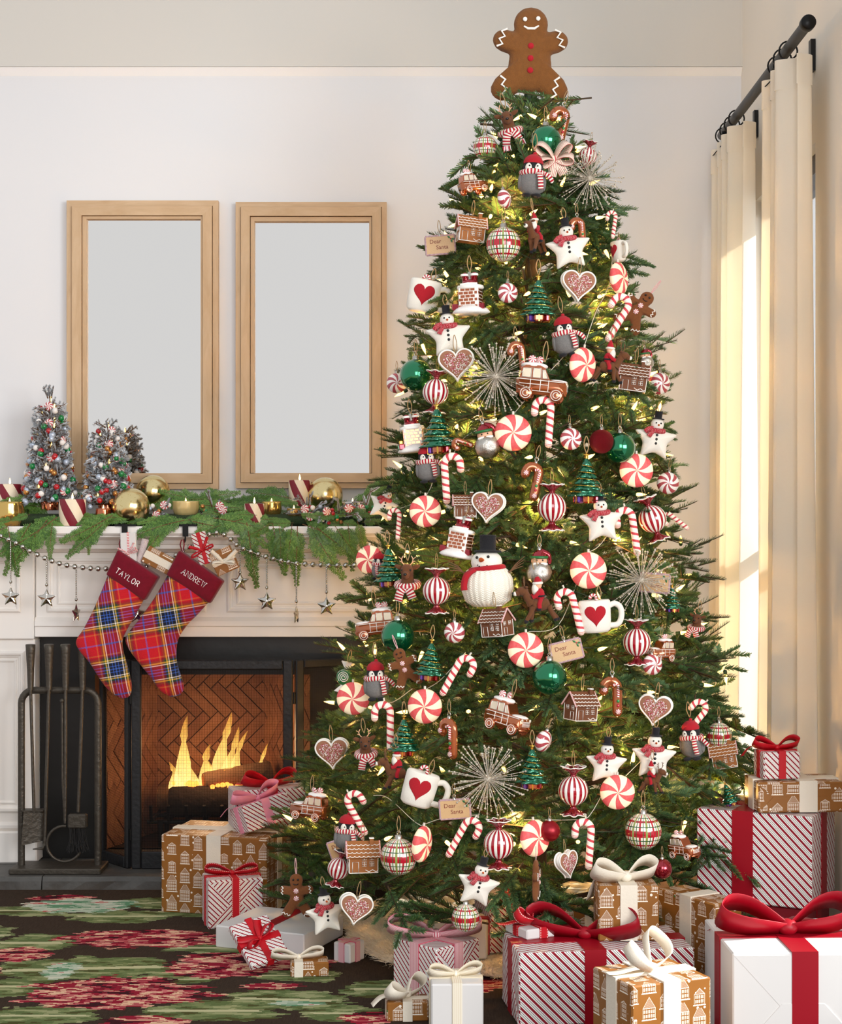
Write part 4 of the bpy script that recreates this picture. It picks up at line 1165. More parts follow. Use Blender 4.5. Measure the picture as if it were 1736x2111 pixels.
def p_glasstree():                  # height 1
    e = empty('glass_tree_ornament'); b = MB()
    prof = []
    for k in range(6):
        zt_ = .36-k*.12; r1 = .10+k*.055
        prof += [(r1*.62, zt_), (r1*.9, zt_-.07), (r1, zt_-.11), (r1*.86, zt_-.125)]
    prof = [(.02, .40)]+prof+[(.26, -.36)]
    b.lathe(prof[::-1], 40, 0, None, mod=lambda t, i: 1+.15*math.sin(8*t+(i//4)*2.2)*(1 if i % 4 in (1, 2) else .35)); b.build('foliage', M_treeglass, e)
    b = MB(); b.tube([((.07+.28*k/70)*math.cos(k*.42), (.07+.28*k/70)*math.sin(k*.42), .34-.62*k/70) for k in range(71)], .009, 4); b.build('garland', M_gold, e)
    b = MB(); o = []
    for k in range(10): r = .075 if k % 2 == 0 else .032; o.append((r*math.sin(pi*k/5), .46+r*math.cos(pi*k/5)))
    b.pillow(o, .03, (0, .46), 1.5); b.lathe([(.03, .36), (.03, .44)], 8); b.build('star', M_gold, e)
    for k, (m, w) in enumerate(((M_purple, .17), (M_copper, .20), (M_redgloss, .15), (M_gold, .16), (M_copper, .17), (M_redgloss, .18))):
        a = -pi/2+(k-1)*pi/3; b = MB(); M = Matrix.Translation((.18*math.cos(a), .18*math.sin(a), -.42)) @ Matrix.Rotation(a+pi/2, 4, 'Z')
        b.rbox((0, 0, 0), (w, .16, .15), .03, 0, M); g = b.build('gift', m, e)
        b = MB(); b.box((0, -.001, 0), (.03, .166, .155), 0, M); b.build('ribbon', M_gold, g)
    hanger(e, .50, .32); return e
def p_penguin(name='penguin_ornament'):    # height 1
    e = empty(name); b = MB()
    b.lathe([(.001, -.42), (.14, -.41), (.24, -.33), (.275, -.2), (.26, -.05), (.21, .06), (.14, .10), (.001, .11)], 20, 0, Matrix.Scale(.92, 4, (0, 1, 0))); b.build('body', M_feltgrey, e)
    for s_ in (-1, 1): b = MB(); b.ell((s_*.255, 0, -.15), (.045, .11, .17), 10, 8); b.build('wing', M_feltgrey, e)
    b = MB(); b.ell((0, 0, .17), (.21, .20, .17), 20, 14); hd = b.build('head', M_feltblack, e)
    for s_ in (-1, 1):
        b = MB(); b.ell((s_*.085, -.135, .14), (.085, .075, .10), 12, 8); fc = b.build('face_patch', M_feltwhite, hd)
        b = MB(); b.ell((s_*.085, -.21, .165), .018, 8, 6); b.build('eye', M_eye, hd)
    b = MB(); b.lathe([(.035, 0), (.001, .10)], 8, 0, Matrix.Translation((0, -.17, .15)) @ RX90); b.build('beak', M_feltblack, hd)
    b = MB(); b.lathe([(.205, .24), (.21, .29), (.17, .37), (.09, .43), (.001, .45)], 18); b.ell((0.02, 0, .455), .045, 10, 8, 1); b.build('hat', [M_feltred, M_feltred], e)
    b = MB(); b.tube([(.235*math.cos(a), .21*math.sin(a), .045+.01*math.sin(3*a)) for a in [2*pi*k/24 for k in range(24)]], .058, 8, closed=True, flat=1.1)
    s_ = b.build('scarf', M_scarf, e)
    b = MB(); b.strip(smooth_open([(.12, -.22, .04), (.15, -.285, -.08), (.17, -.29, -.22), (.18, -.26, -.32)], 5), (1, .2, 0), .11, .035); b.build('scarf_end', M_scarf, s_)
    b = MB(); b.strip(smooth_open([(.20, -.12, .05), (.33, -.15, -.02), (.40, -.14, -.10), (.42, -.12, -.14)], 5), (0, 0, 1), .09, .035); b.build('scarf_end', M_scarf, s_)
    for s_ in (-1, 1):
        b = MB(); b.ell((s_*.11, -.10, -.44), (.10, .15, .045), 12, 6); b.build('foot', M_feltblack, e)
    hanger(e, .52, .35); return e
def star_outline(R, r, n=5, rot=0, round_=True):
    pts = []
    for k in range(2*n):
        a = pi/2+pi*k/n+rot; q = R if k % 2 == 0 else r; pts.append((q*math.cos(a), q*math.sin(a)))
    if not round_: return pts
    out = []
    for k in range(2*n):
        p0, p1, p2 = Vector(pts[k-1]), Vector(pts[k]), Vector(pts[(k+1) % (2*n)])
        w = .16 if k % 2 == 0 else .25
        a_, c_ = p1.lerp(p0, w), p1.lerp(p2, w)
        for t in (0, .25, .5, .75, 1): q = a_*(1-t)**2+p1*2*t*(1-t)+c_*t*t; out.append((q.x, q.y))
    return out
def top_hat(e, z, s, x=0, tilt=0):
    M = Matrix.Translation((x, 0, z)) @ Matrix.Rotation(tilt, 4, 'Y')
    b = MB(); b.lathe([(.001, -.01*s), (.62*s, -.01*s), (.64*s, .04*s), (.60*s, .08*s), (.38*s, .09*s), (.36*s, .2*s), (.38*s, .72*s), (.40*s, .76*s), (.36*s, .79*s), (.001, .79*s)], 20, 0, M); return b.build('top_hat', M_feltblack, e)
def p_star():                       # width ~1
    e = empty('star_snowman_ornament'); b = MB(); o = star_outline(.55, .30); o = [(x, z if z < .2 else .2+(z-.2)*.35) for x, z in o]
    b.pillow(o, .15, (0, -.02), 1.9); b.build('body', M_feltwhite, e)
    b = MB(); b.ell((0, 0, .36), (.16, .14, .155), 18, 12); hd = b.build('head', M_feltwhite, e)
    for x in (-.055, .06): b = MB(); b.ell((x, -.135, .39), .02, 8, 6); b.build('eye', M_eye, hd)
    b = MB(); b.lathe([(.03, 0), (.001, .12)], 8, 0, Matrix.Translation((.01, -.12, .345)) @ RX90); b.build('nose', M_orange, hd)
    top_hat(e, .49, .24, 0)
    b = MB(); b.tube([(.17*math.cos(a), .15*math.sin(a), .22+.02*math.sin(a)) for a in [2*pi*k/20 for k in range(20)]], .062, 8, closed=True); s_ = b.build('scarf', M_scarfdot, e)
    b = MB(); b.strip(smooth_open([(-.12, -.15, .24), (-.22, -.17, .22), (-.30, -.16, .14)], 5), (.2, -.3, 1), .12, .03); b.strip(smooth_open([(-.10, -.15, .22), (-.16, -.19, .12), (-.20, -.18, .04)], 5), (1, 0, .4), .11, .03); b.build('scarf_end', M_scarfdot, s_)
    for z in (.10, .0, -.10): b = MB(); b.ell((0, -.15+abs(z)*.05, z), (.032, .02, .032), 10, 6); b.build('button', M_eye, e)
    hanger(e, .66, .25); return e
def p_mug():                        # width ~1 incl handle
    e = empty('mug_ornament'); b = MB()
    b.lathe([(.001, -.36), (.26, -.36), (.33, -.30), (.35, -.1), (.36, .2), (.36, .33), (.33, .37), (.28, .33), (.27, .2), (.001, .18)], 28, 0, Matrix.Translation((-.12, 0, 0)) @ Matrix.Scale(.62, 4, (0, 1, 0))); b.build('cup', M_feltwhite, e)
    b = MB(); b.tube(smooth_open([(.20, 0, .22), (.34, 0, .26), (.46, 0, .16), (.47, 0, -.04), (.38, 0, -.20), (.19, 0, -.22)], 6), .065, 10); b.build('handle', M_feltwhite, e)
    b = MB(); o = [(x*.52-.13, z*.58+.02) for x, z in heart_outline(48)]
    v = []; 
    b.pillow(o, .03, (-.13, .0), 3, 0, None, (1, .95, .85, .6, .3), -.205, True)
    b.v = [(x, y+.11*(((x+.12)/.36)**2), z) for x, y, z in b.v]; b.build('heart', M_feltred, e)
    b = MB(); hr = .07; pts = [(-.06, .05, .2+.03*k) for k in range(8)]+[(-.06-hr+hr*math.cos(R_(a)), .05, .41+hr*math.sin(R_(a))) for a in range(15, 200, 20)]
    b.tube(pts, .038, 8); b.build('candy_cane', M_canemini, e)
    hanger(e, .36, .3); return e
def p_burst():                      # diameter 1
    e = empty('starburst_ornament'); b = MB(); w = MB(); bd = MB(); random.seed(8)
    b.ell((0, 0, 0), .05, 10, 8); b.build('hub', M_silverglit, e)
    for k in range(92):
        z = 1-2*(k+.5)/92; t = k*2.39996; r = math.sqrt(1-z*z); d = Vector((r*math.cos(t), r*math.sin(t)*.8, z)).normalized()
        L = random.uniform(.34, .52); s_ = d.orthogonal().normalized()*random.uniform(-.05, .05)
        w.tube([d*.03, d*L*.5+s_*.5, d*L+s_], .0042, 3, caps=False)
        for q in (1.0, .93, .84, .62): bd.ell(d*L*q+s_*q, random.uniform(.006, .0135) if q < 1 else .0145, 6, 4)
    w.build('wire_rays', M_silverglit, e, kind='stuff'); bd.build('glitter_beads', M_silverglit, e, kind='stuff'); return e
def p_car():                        # length 1, side faces -y, bonnet to +x
    e = empty('woody_car_ornament'); hw = .21
    body = [(-.48, -.20), (-.50, -.02), (-.46, .06), (.10, .07), (.20, .055), (.42, .04), (.49, -.02), (.50, -.20), (.42, -.24), (-.40, -.24)]
    b = MB(); b.prism(smooth_closed(body, 60), -hw, hw, 0, None, True); b.build('body', M_copperdark, e)
    cab = [(-.45, .04), (-.42, .26), (-.34, .32), (-.05, .33), (.05, .28), (.16, .05)]
    b = MB(); b.prism(cab, -hw*.88, hw*.88); b.build('cabin', M_copper, e)
    for sy in (-1, 1):
        for q in ([(-.40, .08), (-.38, .25), (-.22, .27), (-.22, .08)], [(-.18, .08), (-.18, .27), (-.04, .27), (-.02, .08)], [(.02, .08), (.0, .25), (.04, .24), (.12, .08)]):
            b = MB(); b.prism(q, sy*hw*.885, sy*hw*.92); o = b.build('window', M_pane, e)
            b = MB(); b.tube([(x, sy*hw*.93, z) for x, z in q], .011, 4, closed=True); b.build('icing_frame', M_icing, o)
        b = MB()
        for x in (-.22, -.02, .14): b.tube([(x, sy*(hw+.003), .05), (x, sy*(hw+.003), -.17)], .008, 4)
        b.tube([(-.44, sy*(hw+.003), -.05), (.14, sy*(hw+.003), -.05)], .008, 4); b.tube([(-.46, sy*(hw+.003), .04), (.44, sy*(hw+.003), .025)], .009, 4); b.tube([(-.44, sy*(hw+.003), -.17), (.44, sy*(hw+.003), -.19)], .008, 4); b.build('icing_lines', M_icing, e)
        for x in (-.29, .31):
            b = MB(); M = Matrix.Translation((x, sy*(hw-.01), -.24)) @ (RX90 if sy < 0 else RXm)
            b.lathe([(.001, 0), (.125, 0), (.135, .02), (.135, .05), (.12, .07), (.001, .07)], 20, 0, M); w = b.build('wheel', M_copper, e)
            b = MB()
            for r in (.10, .055): b.tube([(x+r*math.cos(a), sy*(hw+.063), -.24+r*math.sin(a)) for a in [2*pi*k/20 for k in range(20)]], .008, 4, closed=True)
            b.build('icing_hub', M_icing, w)
    b = MB(); b.pillow([( x, y) for x, y in circ(.27, 28)], .07, (0, 0), 2.2, 0, Matrix.Translation((-.19, 0, .33)) @ RXm @ Matrix.Scale(.72, 4, (0, 0, 1))); b.build('roof_snow', M_snowglit, e)
    b = MB(); b.pillow(circ(.19, 24), .04, (0, 0), 2.2, 0, Matrix.Translation((.31, 0, .05)) @ RXm); b.build('bonnet_snow', M_snowglit, e)
    for x, y, a in ((-.24, -.05, .2), (-.10, .03, -.4)):
        b = MB(); b.pillow(circ(.085, 18), .05, (0, 0), 2.2); o = b.build('roof_peppermint', M_peppermini, e); o.location = (x, y, .45); o.rotation_euler = (-.3, 0, a)
    b = MB(); b.rbox((.50, 0, -.17), (.04, .40, .06), .01); b.build('bumper', M_copper, e)
    b = MB()
    for k in range(5): b.tube([(.505, -.15, -.03-.025*k), (.505, .15, -.03-.025*k)], .007, 4)
    b.build('grille', M_icing, e)
    for y in (-.16, .16): b = MB(); b.ell((.49, y, .0), (.025, .04, .04), 10, 8); b.build('headlight', M_pane, e)
    hanger(e, .42, .4); return e
def antlers(b, x, y, z, s, mat_=0):
    for sg in (-1, 1):
        b.tube(smooth_open([(x+sg*.04*s, y, z), (x+sg*.16*s, y, z+.10*s), (x+sg*.20*s, y, z+.24*s), (x+sg*.14*s, y, z+.36*s)], 4), .018*s, 5, mat_)
        b.tube([(x+sg*.16*s, y, z+.12*s), (x+sg*.27*s, y, z+.18*s)], .014*s, 5, mat_); b.tube([(x+sg*.20*s, y, z+.24*s), (x+sg*.30*s, y, z+.32*s)], .013*s, 5, mat_)
def p_deerbust():                   # height 1
    e = empty('reindeer_bust_ornament'); b = MB()
    b.tube(smooth_open([(0, .02, -.22), (0, .03, -.02), (0, .0, .12), (0, -.05, .22)], 5), [.20, .19, .175, .16, .15, .14, .135, .13, .13, .13, .13, .13, .13, .13, .13, .12], 14)
    b.ell((0, -.06, .20), (.14, .15, .15), 16, 12); b.ell((0, -.17, .12), (.085, .12, .09), 14, 10)
    for sg in (-1, 1): b.ell((0, 0, 0), (.11, .025, .05), 10, 6, 0, Matrix.Translation((sg*.18, -.02, .28)) @ Matrix.Rotation(-sg*.35, 4, 'Y'))
    b.build('head_and_neck', M_feltbrown, e)
    b = MB(); antlers(b, 0, -.02, .30, .62); b.build('antlers', M_skin, e)
    b = MB(); b.ell((0, -.285, .13), (.04, .03, .03), 8, 6); b.build('nose', M_eye, e)
    for sg in (-1, 1): b = MB(); b.ell((sg*.09, -.165, .22), .022, 8, 6); b.build('eye', M_eye, e)
    b = MB(); b.tube([(.215*math.cos(a), .02+.21*math.sin(a), -.10+.05*math.sin(a)) for a in [2*pi*k/24 for k in range(24)]], .085, 8, closed=True); s_ = b.build('scarf', M_scarf, e)
    for sg, L in ((-1, .30), (1, .24)):
        b = MB(); b.strip(smooth_open([(0, -.22, -.14), (sg*.10, -.27, -.24), (sg*.16, -.25, -.14-L)], 5), (1, 0, .2*sg), .17, .04); t = b.build('scarf_end', M_scarf, s_)
        b = MB(); random.seed(3)
        for k in range(26): x = sg*.16+random.uniform(-.09, .09); b.tube([(x, -.25, -.14-L), (x*1.1+random.uniform(-.02, .02), -.26+random.uniform(-.02, .02), -.14-L-random.uniform(.08, .13))], .010, 4)
        b.build('fringe', M_sprinkle, t, kind='stuff')
    hanger(e, .42, .35); return e
def p_rider():                      # height ~1, deer facing -x
    e = empty('santa_on_reindeer_ornament'); b = MB()
    b.tube(smooth_open([(-.14, 0, -.10), (.05, 0, -.12), (.24, 0, -.08)], 6), [.10, .125, .14, .145, .14, .135, .13, .13, .13, .13, .12, .11, .08], 12)
    b.tube(smooth_open([(-.12, 0, -.08), (-.22, 0, .08), (-.27, 0, .20)], 5), [.12, .11, .10, .09, .085, .08, .08, .08, .08, .08, .07], 12)
    b.ell((-.31, 0, .20), (.13, .095, .095), 14, 10); b.ell((-.42, 0, .16), (.075, .065, .06), 12, 8)
    for (x, y, k) in ((-.12, -.08, -.22), (-.10, .08, -.05), (.22, -.07, .16), (.24, .07, .24)):
        b.tube(smooth_open([(x, y, -.14), (x+k*.3, y, -.28), (x+k*.75, y, -.42)], 4), [.07, .065, .06, .055, .05, .048, .045, .043, .04], 8)
    b.ell((.36, 0, -.02), (.06, .035, .04), 8, 6)
    for sg in (-1, 1): b.ell((-.24, sg*.10, .28), (.035, .06, .03), 8, 6)
    b.build('reindeer_body', M_feltbrown, e)
    for (x, y, k) in ((-.12, -.08, -.22), (-.10, .08, -.05), (.22, -.07, .16), (.24, .07, .24)): b = MB(); b.ell((x+k*.78, y, -.44), (.05, .05, .045), 8, 6); b.build('hoof', M_feltblack, e)
    b = MB(); b.ell((-.465, 0, .155), (.05, .055, .05), 10, 8); b.build('muzzle', M_feltwhite, e)
    b = MB(); b.ell((-.515, 0, .17), .025, 8, 6); b.build('nose', M_eye, e)
    b = MB(); antlers(b, 0, 0, 0, .62); o = b.build('antlers', M_twig, e); o.location = (-.26, 0, .28); o.rotation_euler = (0, 0, pi/2*.8)
    b = MB(); b.ell((.05, 0, .10), (.115, .105, .15), 14, 10)
    b.tube([(.03, -.09, .16), (-.06, -.13, .08), (-.12, -.10, .06)], .045, 8); b.tube([(.03, .09, .16), (-.06, .13, .08), (-.12, .10, .06)], .045, 8)
    b.tube([(.05, -.08, .0), (.0, -.15, -.10), (.0, -.15, -.18)], .05, 8); b.tube([(.05, .08, .0), (.0, .15, -.10), (.0, .15, -.18)], .05, 8); s_ = b.build('santa_body', M_feltred, e)
    b = MB(); b.ell((.03, 0, .30), (.085, .085, .09), 12, 10); b.build('santa_head', M_skin, e)
    b = MB(); b.ell((-.03, 0, .21), (.08, .09, .13), 12, 8); b.tube([(.03+.088*math.cos(a), .088*math.sin(a), .345) for a in [2*pi*k/14 for k in range(14)]], .03, 6, closed=True); b.ell((.07, 0, .56), .032, 8, 6); b.build('beard_and_trim', M_feltwhite, e)
    b = MB(); b.lathe([(.09, .35), (.075, .42), (.04, .50), (.01, .55)], 14, 0, Matrix.Translation((.035, 0, 0))); b.build('santa_hat', M_feltred, e)
    b = MB(); b.tube([(.05+.118*math.cos(a), .11*math.sin(a), .07) for a in [2*pi*k/16 for k in range(16)]], .02, 5, closed=True)
    for sg in (-1, 1): b.ell((-.02, sg*.15, -.20), (.055, .045, .04), 8, 6)
    b.build('belt_and_boots', M_feltblack, e)
    hanger(e, .56, .3); return e
def p_chimney():                    # height 1
    e = empty('chimney_ornament'); b = MB(); b.rbox((0, 0, -.06), (.46, .40, .46), .02); ch = b.build('chimney_stack', M_icing, e)
    for i in range(6):
        for j in range(4):
            for face in range(4):
                b = MB() if (i == 0 and j == 0 and face == 0) else b
                z = -.255+i*.075; x = -.225+.06+j*.115+(.04 if i % 2 else 0)
                if x > .21: continue
                w = .095 if x < .17 else .06
                if face == 0: b.box((x, -.20, z), (w, .02, .058))
                elif face == 1: b.box((x, .20, z), (w, .02, .058))
                elif face == 2: b.box((-.23, x*.85, z), (.02, w*.85, .058))
                else: b.box((.23, x*.85, z), (.02, w*.85, .058))
    b.build('bricks', M_copper, ch)
    b = MB(); b.lathe([(.001, .14), (.29, .14), (.31, .18), (.29, .225), (.2, .24), (.001, .24)], 20, 0, Matrix.Scale(.86, 4, (0, 1, 0)), mod=lambda t, i: 1+.06*math.sin(9*t)); b.build('snow_cap', M_icing, e)
    b = MB(); b.ell((0, 0, .28), (.19, .17, .10), 14, 8)
    for sg in (-1, 1): b.tube([(sg*.09, 0, .28), (sg*.11, -.01, .44), (sg*.12, -.05, .47)], [.085, .075, .07], 10)
    b.build('santa_legs', M_redgloss, e)
    b = MB()
    for sg in (-1, 1): b.lathe([(.085, -.02), (.095, 0), (.085, .03)], 12, 0, Matrix.Translation((sg*.115, -.03, .46)))
    b.tube([(-.19, -.10, .25), (0, -.19, .255), (.19, -.10, .25)], .028, 6); b.build('fur_trim', M_icing, e)
    b = MB(); b.lathe([(.001, -.42), (.34, -.42), (.42, -.38), (.36, -.30), (.27, -.25), (.22, -.22), (.001, -.21)], 24, 0, None, mod=lambda t, i: 1+.05*math.sin(5*t+1)); b.build('snow_base', M_snowglit, e)
    for x, y, m, s_ in ((-.30, -.20, M_redgloss, .14), (-.34, -.06, M_greengem, .12), (-.31, -.12, M_gold, .10), (.30, -.14, M_redgloss, .13)):
        b = MB(); b.rbox((x, y, -.26 if s_ > .11 else -.15), (s_, s_, s_), .02); b.build('gift', m, e)
    b = MB(); b.lathe([(.05, .24), (.05, .52), (.03, .54)], 10); b.build('cap', M_cap, e)
    hanger(e, .54, .35); return e
def ginger_sdf(x, z):
    d = sd_caps(x, z, (0, .36), (0, .37), .155, .155)
    d = smin(d, sd_caps(x, z, (0, .12), (0, -.10), .15, .16), .05)
    for s_ in (-1, 1):
        d = smin(d, sd_caps(x, z, (s_*.08, .12), (s_*.30, .16), .09, .095), .07)
        d = smin(d, sd_caps(x, z, (s_*.08, -.14), (s_*.24, -.37), .11, .115), .05)
    return d
GOUT = radial_outline(ginger_sdf, 96, (0, .05), .62)
def topper_sdf(x, z):
    d = math.hypot(x, z-.315)-.182
    d = smin(d, sd_caps(x, z, (0, .10), (0, -.17), .205, .235), .03)
    for s_ in (-1, 1):
        d = smin(d, sd_caps(x, z, (s_*.14, .10), (s_*.292, .145), .11, .108), .05)
        d = smin(d, sd_caps(x, z, (s_*.19, -.30), (s_*.285, -.375), .13, .125), .04)
    return d
def zig(b, x0, z0, x1, z1, n, amp, y, r):
    d = Vector((x1-x0, z1-z0)); p = Vector((-d.y, d.x)).normalized()
    pts = []
    for k in range(n+1): q = Vector((x0, z0))+d*k/n+p*amp*(1 if k % 2 else -1); pts.append((q.x, y, q.y))
    b.tube(pts, r, 6)
def p_ginger():                     # height 1
    e = empty('gingerbread_man_ornament'); b = MB(); b.pillow(GOUT, .085, (0, .05), 3.2); b.build('body', M_ginger2, e)
    y = -.085
    b = MB()
    for s_ in (-1, 1): zig(b, s_*.31, .25, s_*.33, .07, 5, .022, y+.01, .013); zig(b, s_*.16, -.42, s_*.34, -.34, 5, .02, y+.008, .013)
    b.build('icing_cuffs', M_icing, e)
    for s_ in (-1, 1): b = MB(); b.ell((s_*.055, y-.005, .40), .024, 8, 6); b.build('eye', M_eye, e)
    b = MB(); b.tube([(-.06, y-.004, .31), (-.03, y-.006, .285), (.03, y-.006, .285), (.06, y-.004, .31)], .010, 5); b.build('mouth', M_eye, e)
    for z in (.14, -.03): b = MB(); b.pillow(circ(.062, 18), .03, (0, 0), 2.2); o = b.build('peppermint_button', M_peppermini, e); o.location = (0, y-.005, z)
    hanger(e, .51, .35, M_twinered, .02); return e
def p_gcane():                      # height 1
    e = empty('gingerbread_cane_ornament'); b = MB(); hr, r = .17, .125; z = .5-r-hr
    pts = [(0, 0, -.5+r+(z+.5-r)*k/10) for k in range(11)]+arc(-hr, z, hr, 0, 180, 12)[1:]+[(-2*hr, 0, z-.06)]
    pts = [Vector(p)+Vector((.13, 0, 0)) for p in pts]
    b.tube(pts, r, 12, flat=.75, caps=False); b.ell(pts[0], (r, r*.75, r), 12, 8); b.ell(pts[-1], (r, r*.75, r), 12, 8); b.build('cane', M_copperdark, e)
    b = MB(); q = [(.13, -.115, .0), (.13, -.12, .15), (.13, -.12, .22)]+[(x+.13-.0, -.12, zz) for x, _, zz in arc(-.06, .24, .07, 0, 150, 6)]
    b.tube(q, .032, 8); b.build('candy_cane', M_canemini, e)
    for x, zz in ((-.2, .18), (.13, -.36)): b = MB(); b.pillow(circ(.065, 16), .03, (0, 0), 2.2); o = b.build('peppermint', M_peppermini, e); o.location = (x, -.115, zz)
    for zz, m in ((-.10, M_greengem), (-.21, M_redgem)): b = MB(); b.ell((.13, -.115, zz), (.04, .03, .04), 10, 8); b.build('gumdrop', m, e)
    cap(e, .47, .05, .06); hanger(e, .58, .35); return e
def text_mesh(txt, size, m, name, parent, loc, rot=(pi/2, 0, 0), ext=.004):
    cu = bpy.data.curves.new(name, 'FONT'); cu.body = txt; cu.size = size; cu.extrude = ext; cu.align_x = 'CENTER'; cu.resolution_u = 3
    t = bpy.data.objects.new(name+'_tmp', cu); COL.objects.link(t); dg = bpy.context.evaluated_depsgraph_get()
    me = bpy.data.meshes.new_from_object(t.evaluated_get(dg)); bpy.data.objects.remove(t); me.materials.clear(); me.materials.append(m)
    o = bpy.data.objects.new(name, me); COL.objects.link(o); o.parent = parent; o.location = loc; o.rotation_euler = rot; return o
def p_letter():                     # width 1
    e = empty('letter_ornament'); b = MB(); b.rbox((0, 0, 0), (.96, .07, .60), .02); b.build('card', M_card, e)
    b = MB(); q = [(-.48, -.30), (.48, -.30), (.48, .30), (-.48, .30)]
    for k in range(4):
        a, c = q[k], q[(k+1) % 4]; b.tube([(a[0]+(c[0]-a[0])*t/6, 0, a[1]+(c[1]-a[1])*t/6) for t in range(7)], .042, 8)
    b.build('airmail_edge', M_airmail, e)
    text_mesh('Dear', .19, M_ink, 'lettering', e, (-.16, -.037, .06)); text_mesh('Santa', .19, M_ink, 'lettering', e, (.06, -.037, -.14))
    b = MB()
    for a in (.2, 1.3, -2.4):
        M = Matrix.Translation((.36, -.045, .18)) @ Matrix.Rotation(a, 4, 'Y'); b.pillow([(.02, 0), (.06, .03), (.10, .028), (.15, 0), (.10, -.028), (.06, -.03)], .012, (.08, 0), 2, 0, M)
    b.build('holly_leaf', M_holly, e)
    b = MB(); b.ell((.36, -.05, .18), .025, 8, 6); b.build('holly_berry', M_redgem, e)
    cap(e, .31, .05, .06); hanger(e, .40, .4); return e
def p_santa():                      # height 1
    e = empty('silver_santa_ornament'); b = MB(); b.lathe([(.001, -.48), (.16, -.46), (.32, -.30), (.36, -.12), (.30, .06), (.2, .14), (.001, .16)], 24, 0, None, mod=lambda t, i: 1+.045*math.sin(9*t+i*2)); b.build('body', M_silver, e)
    b = MB(); b.ell((0, 0, .18), (.22, .2, .18), 18, 12); b.build('face', M_skin, e)
    for s_ in (-1, 1): b = MB(); b.ell((s_*.08, -.18, .20), .024, 8, 6); b.build('eye', M_eye, e)
    b = MB(); b.pillow([(x*.36, z*.24+.02) for x, z in heart_outline(30)], .08, (0, 0), 2, 0, Matrix.Translation((0, -.17, .03)) @ Matrix.Rotation(pi, 4, 'Y') @ Matrix.Rotation(pi, 4, 'Y'))
    for s_ in (-1, 1): b.ell((s_*.10, -.19, .10), (.12, .05, .045), 12, 8)
    b.build('beard', M_icing, e)
    b = MB(); b.lathe([(.225, .24), (.235, .29), (.17, .40), (.09, .47), (.001, .50)], 18); b.tube(smooth_open([(.05, 0, .42), (.22, -.04, .36), (.28, -.04, .20), (.27, -.05, .10)], 5), [.10, .10, .095, .09, .085, .08, .075, .07, .065, .06, .055, .05, .05, .045, .04, .04], 10); b.build('hat', M_redgloss, e)
    b = MB(); b.tube([(.23*math.cos(a), .22*math.sin(a), .28) for a in [2*pi*k/20 for k in range(20)]], .04, 6, closed=True); b.build('holly_band', M_holly, e)
    cap(e, .48, .06, .07); hanger(e, .58, .3); return e
def p_snowman():                    # height 1
    e = empty('knit_snowman'); b = MB()
    b.lathe([(.001, -.49), (.20, -.48), (.31, -.40), (.355, -.25), (.345, -.10), (.28, .02), (.20, .07), (.001, .08)], 48, 0, Matrix.Scale(.8, 4, (0, 1, 0)), mod=lambda t, i: 1+.018*abs(math.sin(13*t))); b.build('body', M_knit, e)
    b = MB(); b.ell((0, -.01, .13), (.215, .19, .165), 20, 14); hd = b.build('head', M_feltwhite, e)
    b = MB(); b.lathe([(.034, 0), (.028, .04), (.008, .15)], 10, 0, Matrix.Translation((-.07, -.185, .165)) @ Matrix.Rotation(.3, 4, 'Z') @ RX90); b.build('carrot_nose', M_orange, hd)
    for x, z in ((-.125, .20), (.03, .205)): b = MB(); b.ell((x, -.185, z), .021, 8, 6); b.build('eye', M_eye, hd)
    for k in range(6): a = -2.5+k*.34; b = MB(); b.ell((-.05+.085*math.cos(a), -.195, .14+.075*math.sin(a)), .010, 8, 5); b.build('coal', M_eye, hd)
    top_hat(e, .265, .30, .02, .05)
    b = MB(); b.tube([(.225*math.cos(a), .20*math.sin(a), .035+.02*math.sin(a+2)) for a in [2*pi*k/24 for k in range(24)]], .040, 8, closed=True); s_ = b.build('scarf', M_feltred, e)
    b = MB(); b.strip(smooth_open([(-.16, -.18, .04), (-.27, -.22, -.04), (-.31, -.22, -.16), (-.31, -.23, -.24)], 5), (1, -.2, .2), .085, .03); b.build('scarf_end', M_feltred, s_)
    for sg in (-1, 1):
        b = MB()
        for k in range(4): b.tube([(sg*.28, -.05, -.02-.012*k), (sg*.40, -.06, .03+.02*k), (sg*(.50+.01*k), -.07, .06+.045*k-(0 if sg > 0 else .03))], [.012, .009, .005], 5)
        b.build('twig_arm', M_twig, e)
    return e
def p_twist():
    e = empty('green_candy_ornament'); b = MB(); b.lathe([(.001, -.10), (.22, -.09), (.27, 0), (.22, .09), (.001, .10)], 24, 0, RX90); c = b.build('candy_disc', M_holly, e)
    b = MB(); b.tube([((.03+.20*k/60)*math.cos(k*.36), -.095+.03*(k/60)**2, (.03+.20*k/60)*math.sin(k*.36)) for k in range(61)], .018, 5); b.build('icing_spiral', M_icing, c)
    for sg in (-1, 1):
        b = MB(); M = Matrix.Rotation(sg*.0, 4, 'Y')
        b.lathe([(.07, .25), (.06, .28), (.12, .36), (.19, .48)], 28, 0, Matrix.Rotation(0 if sg > 0 else pi, 4, 'Y') , mod=lambda t, i: 1+.22*math.sin(7*t)*(i/3)); b.build('wrapper_fan', M_icing, e)
    hanger(e, .46, .4); return e
